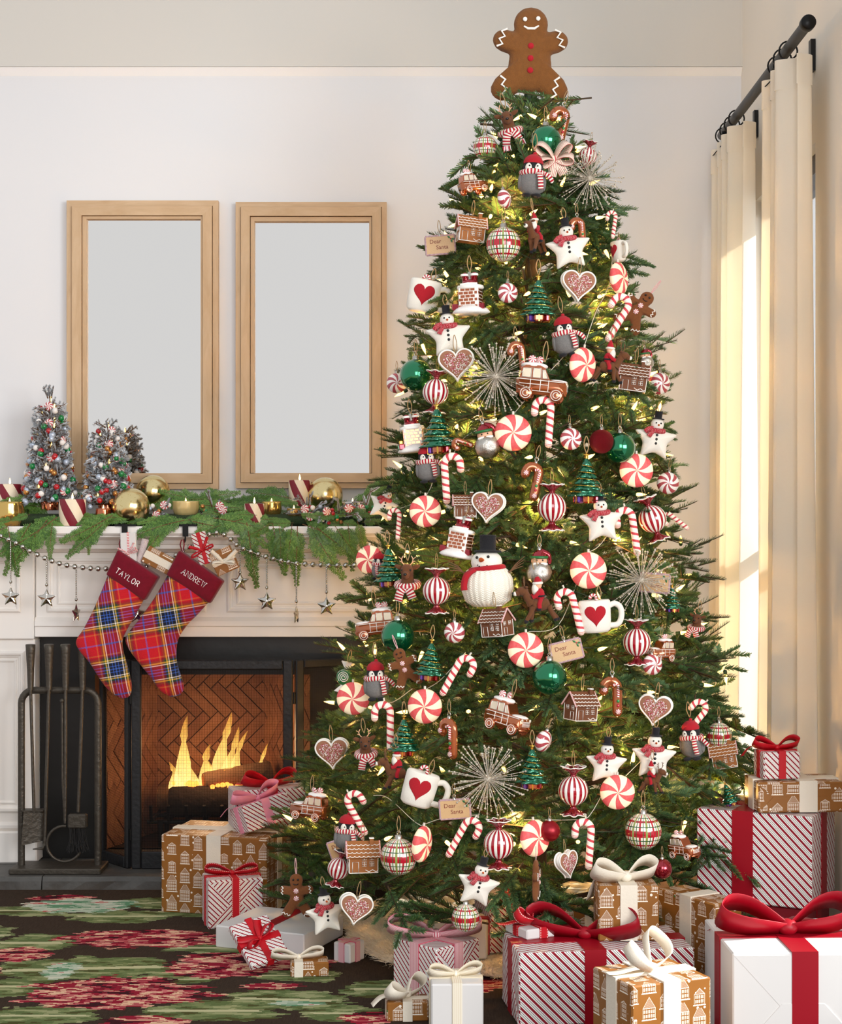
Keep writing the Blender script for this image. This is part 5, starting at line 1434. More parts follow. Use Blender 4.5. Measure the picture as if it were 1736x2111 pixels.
def ribbon_loop(b, ang, L, w, lift, mat_=0, base=(0, 0, 0), tilt=.85):
    """one bow loop leaving base along ang, tipped so the ribbon shows its face"""
    c, s_ = math.cos(ang), math.sin(ang); B = Vector(base); X = Vector((c, s_, 0)); Yv = Vector((-s_, c, 0))
    if Yv.y < 0: Yv = -Yv
    up = Vector((0, 0, 1))*math.cos(tilt)+Yv*math.sin(tilt); wd = Yv*math.cos(tilt)-Vector((0, 0, 1))*math.sin(tilt)
    prof = [(0, 0), (.30, -.16), (.66, -.22), (.95, -.02), (1.0, .24), (.80, .46), (.45, .40), (0, .04)]
    pts = smooth_open([B+X*(p*L)+up*(q*lift)+Vector((0, 0, .34*lift*math.sin(pi*min(1, p)*.62))) for p, q in prof], 4); n = len(pts)
    ww = [w*(.42+.58*math.sin(pi*min(1, max(0, k/(n-1))))**.6) for k in range(n)]
    b.strip(pts, wd, ww, w*.02+.0006, mat_)
def p_bowdeco():                    # width 1
    e = empty('striped_ribbon_bow')
    for a, L in ((.5, .5), (2.4, .55), (3.4, .48), (-.4, .46)):
        b = MB(); ribbon_loop(b, a, L, .30, .34); o = b.build('loop', M_ribstripe, e); o.rotation_euler = (pi/2, 0, 0)
    for a in (-1.2, -2.0): b = MB(); b.strip(smooth_open([(0, -.05, 0), (.22*math.cos(a), -.08, .25*math.sin(a)), (.40*math.cos(a), -.04, .45*math.sin(a))], 5), (1, 0, 0), .24, .012); b.build('tail', M_ribstripe, e)
    b = MB(); b.rbox((0, -.05, 0), (.12, .12, .14), .03); b.build('knot', M_ribstripe, e); return e
PROTO = {}
MK = dict(pep=p_peppermint, cane=p_cane, gball=lambda: p_ball('green_glass_ball', M_greenglass), rglit=lambda: p_ball('red_glitter_ball', M_redglit), rmat=lambda: p_ball('red_matte_ball', M_redmatte), rglo=lambda: p_ball('red_shiny_ball', M_redgloss),
          plaid=lambda: p_ball('plaid_glass_ball', M_plaidball), swirl=p_swirl, wrap=p_wrapped, heart=p_heart, house=lambda: p_house(M_house), housed=lambda: p_house(M_housedark), gtree=p_glasstree, peng=p_penguin, star=p_star, mug=p_mug, burst=p_burst, car=p_car,
          deer=p_deerbust, rider=p_rider, chim=p_chimney, gman=p_ginger, gcane=p_gcane, letter=p_letter, santa=p_santa, snow=p_snowman, twist=p_twist, bow=p_bowdeco)
CAT = dict(pep='peppermint light', cane='candy cane', gball='ball ornament', rglit='ball ornament', rmat='ball ornament', rglo='ball ornament', plaid='ball ornament', swirl='candy ornament', wrap='candy ornament', heart='heart ornament', house='house ornament', housed='house ornament',
           gtree='tree ornament', peng='penguin ornament', star='snowman ornament', mug='mug ornament', burst='starburst ornament', car='car ornament', deer='reindeer ornament', rider='santa ornament', chim='chimney ornament', gman='gingerbread man', gcane='cane ornament', letter='letter ornament',
           santa='santa ornament', snow='snowman ornament', twist='candy ornament', bow='bow')
GRP = dict(pep='peppermint lights on the tree', cane='candy cane lights on the tree', gball='green balls on the tree', plaid='plaid balls on the tree', swirl='glass peppermints on the tree', wrap='wrapped candy ornaments on the tree', heart='heart cookies on the tree', house='gingerbread houses on the tree', housed='gingerbread houses on the tree',
           gtree='glass trees on the tree', peng='felt penguins on the tree', star='star snowmen on the tree', mug='felt mugs on the tree', burst='starbursts on the tree', car='gingerbread cars on the tree', deer='reindeer busts on the tree', rider='santas on reindeer on the tree', chim='chimneys on the tree', gman='gingerbread men on the tree', gcane='gingerbread canes on the tree', letter='letters on the tree', santa='silver santas on the tree')
LOOK = dict(pep='red and white swirl peppermint disc light', cane='red and white candy cane light', gball='green mercury glass ball', rglit='red glitter ball', rmat='matte red ball', rglo='shiny red ball', plaid='red and green plaid glass ball', swirl='small glossy swirled peppermint ornament', wrap='striped glass wrapped-candy ornament', heart='sprinkled heart cookie ornament',
            house='golden gingerbread house ornament', housed='dark gingerbread house ornament', gtree='green glass tree ornament', peng='grey felt penguin', star='white felt star snowman', mug='white felt mug with red heart', burst='silver wire starburst', car='gingerbread station wagon ornament', deer='reindeer bust with striped scarf', rider='felt santa riding a reindeer',
            chim='brick chimney ornament with santa legs', gman='felt gingerbread man', gcane='copper gingerbread cane ornament', letter='airmail letter ornament', santa='silver santa ornament', snow='large knit snowman', twist='green spiral wrapped candy', bow='cream bow with red stripes')
# type, px, py, size px, roll deg, yaw deg, what sets it apart
ORN = [
('deer',1050,262,92,14,0,'just under the topper'),('gball',1125,290,64,0,0,'topmost on the tree beside a cane'),('gcane',1153,256,75,-14,0,'at the very top right'),('plaid',1000,304,50,0,0,'near the top left, topmost of its kind'),
('peng',1098,362,98,-4,0,'topmost, in front of the striped bow'),('bow',1143,328,84,12,0,'beside the topmost penguin'),('burst',1216,368,142,20,10,'topmost, at the upper right edge'),('wrap',1212,322,38,-10,0,'behind the topmost starburst'),
('car',974,378,58,10,35,'topmost, at upper left edge'),('swirl',1040,410,40,8,70,'topmost, seen edge-on above a plaid ball'),('cane',1262,463,58,-8,15,'topmost, at the right edge under a starburst'),('house',971,474,62,-6,18,'topmost, left of a plaid ball'),
('plaid',1038,504,72,0,0,'in the upper middle below a small peppermint'),('rider',1103,482,84,6,60,'topmost, facing forward beside the plaid ball'),('star',1172,512,92,8,0,'topmost, by a copper cane'),('gcane',1192,478,62,4,0,'behind the topmost star snowman'),
('letter',908,505,62,4,0,'at the upper left edge'),('mug',1278,518,58,4,-70,'seen side-on at the upper right edge'),('pep',1276,574,68,4,55,'narrow, turned edgeways at the upper right'),
('mug',884,614,92,-12,8,'with a candy cane in it at upper left'),('chim',970,610,92,2,-10,'topmost, right of the upper left mug'),('swirl',1047,604,42,0,15,'between a chimney and a green tree'),('gtree',1110,616,98,0,0,'topmost, with purple gift below'),
('heart',1192,590,74,-4,8,'topmost, under a star snowman'),('cane',1270,655,104,-32,0,'crossing a gingerbread man at right'),('gman',1313,642,92,-38,-15,'tilted sideways at the right edge'),('star',925,692,92,6,0,'above the upper left heart'),
('peng',1164,692,92,8,0,'above an oval peppermint, right of middle'),('rider',1258,748,86,-6,165,'prancing right above a gingerbread house'),('heart',941,752,76,4,0,'under the left star snowman, beside a starburst'),('burst',1022,776,162,0,0,'largest, in the upper middle'),
('gcane',1068,735,66,6,0,'right behind the upper middle starburst'),('car',1118,790,104,-6,-8,'facing right beside the upper middle starburst'),('pep',1201,752,72,-6,40,'oval, right of the snow-roofed wagon'),('housed',1306,780,64,-8,-14,'on the right edge below santa'),
('santa',1331,742,46,6,0,'small, at the right edge above a house'),('swirl',1360,791,46,0,0,'outermost on the right edge'),('swirl',818,790,42,0,20,'outermost on the left edge'),('gball',857,773,66,0,0,'at the left edge beside the heart'),
('wrap',898,808,54,-4,0,'upper left, over a green tree'),('gtree',903,884,104,4,0,'upper left, above a penguin'),('chim',851,898,84,6,15,'at left edge beside a green tree'),('cane',1124,870,106,-4,0,'upright in the middle, left of a peppermint ornament'),
('pep',1058,892,76,0,0,'beside a silver santa in the middle'),('santa',1003,910,76,12,0,'left of a large peppermint disc'),('gcane',953,917,46,70,0,'lying flat, mostly hidden by needles'),('swirl',1177,905,46,4,10,'in the middle, left of red glitter ball'),
('rglit',1240,910,50,0,0,'touching a green ball on the right'),('gball',1278,923,64,0,0,'behind the red glitter ball'),('star',1351,906,86,-8,0,'at the right edge above a peppermint'),('peng',881,956,84,4,10,'left of a hanging candy cane'),
('cane',928,986,106,4,180,'long, in the left half below a silver santa'),('gcane',1097,992,80,-12,0,'alone in the middle of the tree'),('gtree',1209,986,104,0,0,'right of middle, by a wrapped candy'),('pep',1312,970,70,0,0,'right edge, under a star snowman'),
('swirl',1377,996,46,-6,-15,'at the right edge below a peppermint disc'),('pep',877,1054,66,0,0,'left, above the chimney with red boots'),('cane',816,1080,66,-4,0,'hooked at the left edge by the mantel'),('housed',959,1044,52,0,8,'tucked behind a heart cookie'),
('heart',1006,1046,72,-6,-12,'right of a dark house in the middle'),('wrap',1138,1046,60,0,0,'in the middle, left of a star snowman'),('star',1240,1076,90,4,0,'right of middle, touching a candy cane'),('cane',1298,1096,106,8,0,'right of a star snowman, long and straight'),
('wrap',1345,1070,58,18,0,'near the right edge, tilted'),('cane',1391,1076,66,52,10,'poking out of the right edge'),('star',790,1042,64,-20,25,'at the left edge over the mantel'),('chim',950,1112,92,-10,-20,'just left of the knit snowman hat'),
('pep',762,1154,60,0,-12,'outermost left, before the mantel'),('gtree',803,1166,88,4,0,'left edge, next to a reindeer bust'),('peng',782,1166,60,0,-30,'peeking from behind a green tree at left'),('deer',840,1196,96,0,0,'left, beside a wrapped candy ball'),
('wrap',900,1218,58,0,0,'left of the knit snowman'),('snow',1004,1178,150,2,0,'in the centre of the tree'),('santa',1112,1170,76,0,0,'right of the knit snowman'),('rider',1108,1236,98,4,10,'just right of the knit snowman, facing left'),
('pep',1213,1176,76,0,0,'in the middle right, above a mug'),('cane',1178,1262,104,14,0,'left of the mug in the middle right'),('mug',1238,1270,92,4,0,'right half, above a letter'),('burst',1322,1196,156,0,-10,'at the right edge, middle height'),
('letter',1350,1202,62,-4,-20,'behind the right edge starburst'),('gtree',1386,1234,56,0,0,'half hidden behind the right starburst'),('car',776,1286,84,6,-172,'at left, behind a green ball'),('gball',820,1312,70,0,0,'left, above a gingerbread man'),
('swirl',937,1304,44,0,-10,'left of a brown house, below the snowman'),('housed',1024,1284,64,6,-38,'below the knit snowman'),('pep',1084,1340,74,0,0,'above a green ball, lower middle'),('letter',1168,1342,66,14,0,'below a candy cane, addressed in script'),
('wrap',1313,1324,58,0,0,'right, beside a wagon'),('car',1362,1340,62,-4,-150,'right, behind a wrapped candy ball'),('swirl',1345,1370,44,4,15,'below the wagon on the right'),('gball',1133,1396,72,0,0,'lower middle, lowest of the green balls'),
('peng',775,1402,88,2,15,'left, beside a gingerbread man'),('gman',834,1378,84,20,0,'left, between penguin and green tree'),('gtree',888,1360,86,-4,0,'right of the tilted gingerbread man'),('twist',710,1396,66,-14,0,'at the left edge above a peppermint'),
('pep',728,1440,68,0,0,'lower left edge, under a green candy'),('pep',876,1456,72,0,-8,'lower left, below a green tree'),('cane',942,1394,102,-28,170,'slanting, left of a green ball'),('cane',795,1497,104,0,10,'hanging straight in the lower left'),
('gtree',833,1516,84,0,0,'lower left, beside a candy cane'),('gcane',926,1522,86,0,-40,'turned sideways, above a mug'),('housed',1198,1456,66,-4,32,'lower right of the lowest green ball'),('gcane',1262,1436,84,0,0,'between a dark house and a heart'),
('heart',1350,1464,72,-8,-15,'right side, above a star snowman'),('car',1048,1476,92,-12,-35,'with snowy bonnet, above the lower starburst'),('cane',1430,1482,88,-40,0,'thick hook above the lower right penguin'),('peng',1426,1524,88,6,-35,'lower right, turned away'),
('plaid',1482,1516,54,0,0,'right edge, behind a penguin'),('house',1492,1557,58,10,-20,'lowest on the right edge'),('heart',685,1553,72,4,0,'lower left edge above a wrapped gift'),('deer',754,1546,84,6,15,'lower left, right of a heart'),
('rider',816,1586,84,0,20,'lower left, above a mug'),('mug',876,1630,98,-16,0,'lower left, tilted beside the starburst'),('burst',1006,1606,166,0,0,'lowest, above a candy ball'),('gtree',1097,1580,90,0,0,'lower middle, right of the starburst'),
('swirl',1120,1528,46,-20,60,'edge-on beside the lower middle tree'),('wrap',1182,1630,62,0,0,'lower right of middle, beside a peppermint'),('star',1250,1576,84,-4,0,'lower right, left one of a pair'),('star',1348,1562,92,-4,0,'lower right, right one of a pair'),
('pep',1273,1633,72,0,0,'lower right, under two star snowmen'),('cane',739,1676,96,30,180,'big hook in front of a penguin'),('peng',714,1716,84,-6,20,'behind a candy cane, lower left'),('house',748,1766,70,0,16,'with white roof lattice, lower left'),
('plaid',822,1766,76,0,0,'lower left beside a gingerbread house'),('pep',870,1740,76,-6,68,'nearly edge-on by a plaid ball'),('cane',954,1728,100,-28,175,'slanting beside the lowest wrapped candy'),('wrap',1028,1740,62,0,0,'lowest, between two candy canes'),
('pep',1103,1728,76,6,38,'oval, beside a matte red ball'),('rmat',1133,1713,44,0,0,'behind an oval peppermint'),('cane',1207,1740,106,-4,0,'hanging low above the cream bow'),('plaid',1326,1714,76,0,0,'lower right, above the gifts'),
('car',1410,1746,64,4,-55,'with peppermints on top by striped gift'),('heart',1168,1782,64,6,48,'turned sideways above the gifts'),('gman',1105,1816,82,0,82,'seen edge-on above the red bow'),('star',985,1826,90,-14,12,'lowest in the middle, above the gifts'),
('gman',612,1848,90,2,0,'lowest left, hanging over white gift'),('star',672,1886,86,6,25,'lowest left, beside a heart'),('heart',733,1874,72,-10,14,'lowest left, near the floor'),('wrap',698,1790,46,-14,0,'half hidden, left of a gingerbread house'),
('car',640,1662,76,-4,170,'outermost low left, by pink bow'),('rglo',1365,1791,42,0,0,'low right above a brown gift'),('letter',938,1668,64,4,0,'below the lower starburst'),('plaid',960,1892,58,0,0,'lowest, half behind pink ribbon'),
('deer',1436,1288,64,-10,-40,'at the right edge'),('gtree',1502,1636,50,20,0,'tiny, lowest right beside striped gift'),('rider',1345,1604,66,0,150,'hidden below a star snowman'),('letter',706,1748,60,20,-10,'behind the lower left penguin'),
]
KEEP = []            # (centre, outward direction, radius) of what hangs on the tree
def place_orn(t, px, py, size, roll, yaw, lab):
    big = {'burst': .055, 'snow': .05}.get(t, .02)
    p, n = tree_pt(px, py, big*.2)
    d = p.y-.03 if t != 'burst' else p.y-.05
    p = P(px, py, d); s = size/F*d
    if t not in PROTO:
        PROTO[t] = MK[t](); o = PROTO[t]
    else: o = copy_tree(PROTO[t])
    face = math.atan2(p.x-TXA, -(p.y-TD))*.45      # turns part of the way outwards
    if t in ('pep', 'cane', 'star', 'gman', 'heart', 'mug', 'letter', 'bow'): face *= .35
    o.location = p; o.scale = (s, s, s)
    o.rotation_euler = (Matrix.Rotation(R_(yaw)+face*.5, 3, 'Z')).to_euler() if not roll else (Matrix.Rotation(-R_(roll), 3, 'Y') @ Matrix.Rotation(R_(yaw)+face*.5, 3, 'Z')).to_euler()
    lb = LOOK[t]+' '+lab
    tag(o, lb, CAT[t], GRP.get(t))
    KEEP.append((p.copy(), n, s*.5 if t != 'burst' else s*.3))
for r in ORN: place_orn(*r)

# ---- tree topper
e = empty('gingerbread_tree_topper', P(1093, 205, TD-.02)); s = 194/F*TD
TO = radial_outline(topper_sdf, 96, (0, .0), .62)
b = MB(); b.pillow(TO, .10, (0, 0), 3.0); b.build('body', M_ginger, e)
b = MB()
for s_ in (-1, 1): zig(b, s_*.275, .245, s_*.335, .045, 5, .026*s_, -.094, .012); zig(b, s_*.29, -.255, s_*.25, -.485, 5, -.024*s_, -.092, .012)
b.build('icing_cuffs', M_icing, e)
for x, z in ((-.068, .342), (.070, .352)): b = MB(); b.ell((x, -.098, z), (.024, .014, .024), 12, 8); b.build('eye', M_icing, e)
b = MB(); b.tube([(-.078, -.097, .268), (-.035, -.10, .244), (.035, -.10, .246), (.078, -.097, .276)], [.008, .014, .014, .008], 8); b.build('smile', M_icing, e)
for z in (.062, -.068, -.195): b = MB(); b.ell((0, -.10, z), (.033, .02, .033), 14, 8); b.build('button', M_feltred, e)
b = MB(); b.lathe([(.05, -.52), (.05, -.2)], 10, 0, Matrix.Translation((0, .06, 0))); b.build('topper_sleeve', M_wiregreen, e)
e.scale = (s, s, s); e.location = P(1093, 112, TD-.02); e.rotation_euler = (0, R_(1.5), 0)
tag(e, 'large felt gingerbread man topper with white icing on the tree tip', 'tree topper')

# ---------------------------------------------------------------- fir branches
def spray(seed, L, nside, nl, step, wd, dens=3):
    rng = np.random.default_rng(seed)
    twigs = [(np.zeros(3), np.array([1.0, 0, 0]), L, .12*L)]
    for k in range(nside):
        s_ = L*(.22+.62*k/max(1, nside-1)); sg = 1 if k % 2 else -1; a = rng.uniform(.62, .95)
        d = np.array([math.cos(a), sg*math.sin(a), rng.uniform(-.15, .25)]); d /= np.linalg.norm(d)
        twigs.append((np.array([s_, 0, 0]), d, L*rng.uniform(.34, .55)*(1.15-.55*k/max(1, nside)), .005))
    V = []; Q = []; Mi = []
    for (o, d, l, t0) in twigs:
        droop = rng.uniform(-.10, .06)
        n = int((l-t0)/step); up = np.array([0, 0, 1.0]); B = np.cross(d, up); B /= np.linalg.norm(B); U = np.cross(B, d)
        ts_ = t0+step*np.arange(n)
        pos = o+ts_[:, None]*d+(droop*(ts_/l)**2*l)[:, None]*up
        for k, phi0 in enumerate([1.25, -1.25, .45, -.45, 0.0][:dens]):
            phi = phi0+rng.uniform(-.35, .35, n); al = rng.uniform(.70, 1.05, n)*(1-.45*(ts_/l)**3)
            ln = nl*rng.uniform(.8, 1.12, n)*(1-.35*(ts_/l)**4)
            dr = d*np.cos(al)[:, None]+(B*np.sin(phi)[:, None]+U*np.cos(phi)[:, None])*np.sin(al)[:, None]
            sd = np.cross(dr, U+.3*B); sd /= np.linalg.norm(sd, axis=1)[:, None]
            p0 = pos+rng.uniform(-.3, .3, n)[:, None]*step*d; tip = p0+dr*ln[:, None]
            base = len(V) if False else sum(len(x) for x in V)
            arr = np.stack([p0-sd*wd*.5, p0+sd*wd*.5, tip+sd*wd*.28, tip-sd*wd*.28], 1).reshape(-1, 3)
            V.append(arr); Q.append(base+np.arange(n*4).reshape(n, 4)); Mi.append(np.zeros(n, int))
        # twig stem
        m = 5; rad = .0022 if l < L else .0032; base = sum(len(x) for x in V); st = []
        for i in range(m):
            t = l*i/(m-1); c = o+d*t+up*droop*(t/l)**2*l
            for j in range(4): a = pi/2*j; st.append(c+(B*math.cos(a)+U*math.sin(a))*rad*(1-.6*i/(m-1)))
        q = [[base+i*4+j, base+i*4+(j+1) % 4, base+(i+1)*4+(j+1) % 4, base+(i+1)*4+j] for i in range(m-1) for j in range(4)]
        V.append(np.array(st)); Q.append(np.array(q)); Mi.append(np.ones(len(q), int))
    return np.concatenate(V), np.concatenate(Q), np.concatenate(Mi)
HI = [spray(100+k, .20+.02*(k % 3), 5+k % 3, .0185, .0021, .0026, 4) for k in range(9)]
LO = [spray(200+k, .26, 5, .020, .0042, .0036, 3) for k in range(4)]
HIM = [quads_mesh('fir_branch_%d' % k, v, q, [M_needle, M_bark], m) for k, (v, q, m) in enumerate(HI)]
tree = empty('christmas_tree', (TXA, TD, 0)); tag(tree, 'tall bushy green fir Christmas tree covered in ornaments', 'Christmas tree')
b = MB(); b.lathe([(.05, .02), (.045, .5), (.03, 1.5), (.012, 2.4), (.003, 2.58)], 12); b.build('trunk', M_bark, tree)
b = MB(); b.lathe([(.10, .0), (.10, .12), (.085, .14), (.06, .14), (.06, .02)], 20)
for k in range(4): a = pi/4+k*pi/2; b.tube([(.09*math.cos(a), .09*math.sin(a), .10), (.27*math.cos(a), .27*math.sin(a), .012)], .012, 8)
b.build('stand', M_irondark, tree)
random.seed(21); rs = random.random
cands = []
ga = 2.39996; N_B = 760
zs = np.linspace(.13, 2.545, 4000); wts = np.array([RT(z)+.06+(.10 if z > 2.3 else 0) for z in zs]); cdf = np.cumsum(wts); cdf /= cdf[-1]
for i in range(N_B):
    z = float(np.interp((i+.5)/N_B, cdf, zs)); a = i*ga
    cands.append((z, a, i))
def clear_of(p):
    for c, n, r in KEEP:
        u = p-c; k = u.dot(n)
        if k > -.015 and (u-n*k).length < r*1.0+.012: return False
    return True
hero = []; rest = []
for (z, a, i) in cands:
    ca, sa = math.cos(a), math.sin(a); out = Vector((ca, sa, 0))
    r_tip = RT(z)*random.uniform(.90, 1.05)+random.uniform(-.01, .02)
    v = i % 9; L = HI[v][0][:, 0].max()*.97; scl = random.uniform(.85, 1.15)*(1 if z < 2.3 else .75)
    el = (.28 if z > .5 else .02)+random.uniform(-.35, .25)
    if z > 2.3: el += .5
    if z > 2.30: scl *= .8
    if z > 2.43: el = random.uniform(.95, 1.4); r_tip = random.uniform(.03, .10)
    yawj = random.uniform(-.55, .55)
    if sa < -.35 and z < 2.3: el = random.uniform(-.75, .25); yawj = random.uniform(-1.0, 1.0)
    dirv = Vector((math.cos(a+yawj)*math.cos(el), math.sin(a+yawj)*math.cos(el), math.sin(el)))
    L *= scl
    tip = Vector((ca*r_tip, sa*r_tip, z)); base = tip-dirv*L
    for _ in range(min(9, max(1, int((r_tip-.04)/.03)))):
        ok = True
        for t in (.3, .5, .65, .8, .9, 1.0):
            q = base+dirv*L*t+Vector((TXA, TD, 0))
            if not clear_of(q): ok = False; break
        if ok: break
        base = base-out*.03
    if not ok and z > 2.1: continue
    front = sa < .30
    (hero if front else rest).append((base, dirv, scl, v, random.uniform(-.6, .6)))
def basis(dirv, roll):
    x = dirv.normalized(); y = Vector((0, 0, 1)).cross(x).normalized(); z = x.cross(y)
    M = Matrix((x, y, z)).transposed().to_4x4(); return M @ Matrix.Rotation(roll, 4, 'X')
hero.sort(key=lambda t: t[0].y); 
if len(hero) > 300: rest += hero[300:]; hero = hero[:300]
for base, dirv, scl, v, roll in hero:
    o = bpy.data.objects.new('branch', HIM[v]); COL.objects.link(o); o.parent = tree
    M = Matrix.Translation(base) @ basis(dirv, roll) @ Matrix.Scale(scl, 4); o.matrix_local = M
VV = []; QQ = []; MM = []; off = 0
def join_spray(S, M):
    global off
    v, q, m = S; A = np.array(M); w = v @ A[:3, :3].T+A[:3, 3]
    VV.append(w); QQ.append(q+off); MM.append(m); off += len(v)
for k, (base, dirv, scl, v, roll) in enumerate(rest): join_spray(LO[k % 4] if dirv.y > .2 else HI[v], Matrix.Translation(base) @ basis(dirv, roll) @ Matrix.Scale(scl, 4))
random.seed(77)
for i in range(520):       # inner layers nearer the trunk
    z = float(np.interp((i+.5)/520, cdf, zs)); a = i*ga+1.1; rr = RT(z)*random.uniform(.45, .80)
    el = .25+random.uniform(-.4, .4); aj = a+random.uniform(-.7, .7)
    dv = Vector((math.cos(aj)*math.cos(el), math.sin(aj)*math.cos(el), math.sin(el)))
    base = Vector((math.cos(a)*rr, math.sin(a)*rr, z))-dv*.22
    join_spray(LO[i % 4], Matrix.Translation(base) @ basis(dv, random.uniform(-.8, .8)) @ Matrix.Scale(random.uniform(.9, 1.2), 4))
me = quads_mesh('inner_foliage', np.concatenate(VV), np.concatenate(QQ), [M_needle, M_bark], np.concatenate(MM))
o = bpy.data.objects.new('inner_foliage', me); COL.objects.link(o); o.parent = tree; o['kind'] = 'stuff'
# boughs: the wooden limbs the sprays grow from
b = MB()
for i in range(70):
    z = .15+1.95*i/70; a = i*2.1; r = RT(z)*.72
    b.tube([(0, 0, z-.08), (math.cos(a)*r*.5, math.sin(a)*r*.5, z-.02), (math.cos(a)*r, math.sin(a)*r, z+.03)], [.010, .007, .003], 5)
b.build('boughs', M_bark, tree, kind='stuff')

# ---- fairy lights wound round the tree
sl = empty('string_lights', (TXA, TD, 0)); tag(sl, 'string of warm white fairy lights wound around the Christmas tree', 'string lights')
bb = MB(); bb.lathe([(.001, -.012), (.0042, -.010), (.0048, -.002), (.004, .008), (.0018, .016), (.0004, .022)], 8); bulb_me = bb.mesh('bulb', M_bulb)
bb = MB(); bb.lathe([(.0045, -.020), (.0052, -.018), (.0052, -.008), (.004, -.007)], 8); sock_me = bb.mesh('bulb_socket', M_socket)
random.seed(31); wire = []
NBULB = 290; turns = 17
for k in range(NBULB*3):
    t = k/(NBULB*3-1); z = .22+2.28*t; a = 2*pi*turns*t**1.25; r = max(.015, RT(z)-.075+.02*math.sin(k*1.7)); wire.append(Vector((r*math.cos(a), r*math.sin(a), z+.012*math.sin(k*2.3))))
b = MB(); b.tube(wire, .0016, 4, caps=False); b.build('wire', M_wiregreen, sl, kind=None)
for k in range(NBULB):
    w = wire[k*3+1]; n = Vector((w.x, w.y, .0)).normalized()
    z = w.z; r = RT(z)-random.uniform(.0, .10); p = Vector((n.x*r, n.y*r, z))
    dr = (n*random.uniform(.1, 1)+Vector((random.uniform(-.8, .8), random.uniform(-.4, .4), random.uniform(-.6, .9)))).normalized()
    o = bpy.data.objects.new('bulb', bulb_me); COL.objects.link(o); o.parent = sl; o.location = p; o.rotation_euler = dr.to_track_quat('Z', 'Y').to_euler(); o.scale = (1.12,)*3
    if k % 5 == 3:
        pl = bpy.data.lights.new('bulb_glow', 'POINT'); pl.energy = 1.7; pl.color = (1, .53, .16); pl.shadow_soft_size = .006
        lo = bpy.data.objects.new('bulb_glow', pl); COL.objects.link(lo); lo.parent = sl; lo.location = p-n*.085
    q = bpy.data.objects.new('socket', sock_me); COL.objects.link(q); q.parent = o
# ---- clear wire of the candy lights
cw = empty('candy_light_wire', (TXA, TD, 1.0))
def wpath(pts): m = MB(); m.tube([q-Vector((TXA, TD, 1.0)) for q in smooth_open([P(x, y, tree_pt(x, y)[0].y-.02) for x, y in pts], 5)], .0011, 4); m.build('wire', M_wirewhite, cw)
wpath([(1262, 500), (1258, 580), (1228, 645), (1205, 712)]); wpath([(1175, 722), (1130, 770), (1060, 852)]); wpath([(1075, 800), (1124, 818)]); wpath([(1030, 865), (960, 900), (935, 935)])
wpath([(905, 940), (880, 1020), (820, 1050)]); wpath([(1290, 1048), (1240, 1120), (1215, 1138)]); wpath([(1190, 1200), (1150, 1290), (1090, 1302)]); wpath([(960, 1345), (910, 1400), (880, 1420)])
wpath([(850, 1420), (800, 1450), (760, 1420)]); wpath([(770, 1640), (800, 1645), (850, 1690), (868, 1702)]); wpath([(868, 1702), (920, 1685), (985, 1680)]); wpath([(1080, 1690), (1100, 1690), (1180, 1690), (1215, 1682), (1262, 1597)]); wpath([(1290, 1600), (1330, 1560)])
tag(cw, 'thin clear wire linking the peppermint and candy cane lights', 'wire')

# ---- fur tree skirt
sk = empty('tree_skirt', (TXA, TD, .001)); tag(sk, 'cream faux fur tree skirt spread under the Christmas tree', 'tree skirt')
b = MB(); b.lathe([(.11, .02), (.3, .028), (.50, .035), (.56, .03), (.59, .012), (.57, .002), (.11, .002)], 64, 0, None, mod=lambda t, i: 1+.035*math.sin(7*t)+.02*math.sin(13*t)); b.build('cloth', M_fur, sk)
rng = np.random.default_rng(5); n = 16000; th = rng.uniform(pi*.95, pi*2.05, n); rr = .40+.19*rng.uniform(0, 1, n)**.6
mod_ = 1+.035*np.sin(7*th)+.02*np.sin(13*th); zz = np.where(rr < .5, .033, np.where(rr < .56, .033, .033-(rr-.56)*.7))
p0 = np.stack([rr*mod_*np.cos(th), rr*mod_*np.sin(th), zz-.004], 1); dr = np.stack([np.cos(th)*.7+rng.normal(0, .35, n), np.sin(th)*.7+rng.normal(0, .35, n), .5+rng.normal(0, .25, n)], 1); dr /= np.linalg.norm(dr, axis=1)[:, None]
ln = rng.uniform(.014, .028, n)[:, None]; sd = np.cross(dr, rng.normal(0, 1, (n, 3))); sd /= np.linalg.norm(sd, axis=1)[:, None]
tip = p0+dr*ln-np.array([0, 0, 1])*ln*.25
arr = np.stack([p0-sd*.0009, p0+sd*.0009, tip+sd*.0003, tip-sd*.0003], 1).reshape(-1, 3)
me = quads_mesh('fur', arr, np.arange(n*4).reshape(n, 4), [M_fur]); o = bpy.data.objects.new('fur', me); COL.objects.link(o); o.parent = sk; o['kind'] = 'stuff'

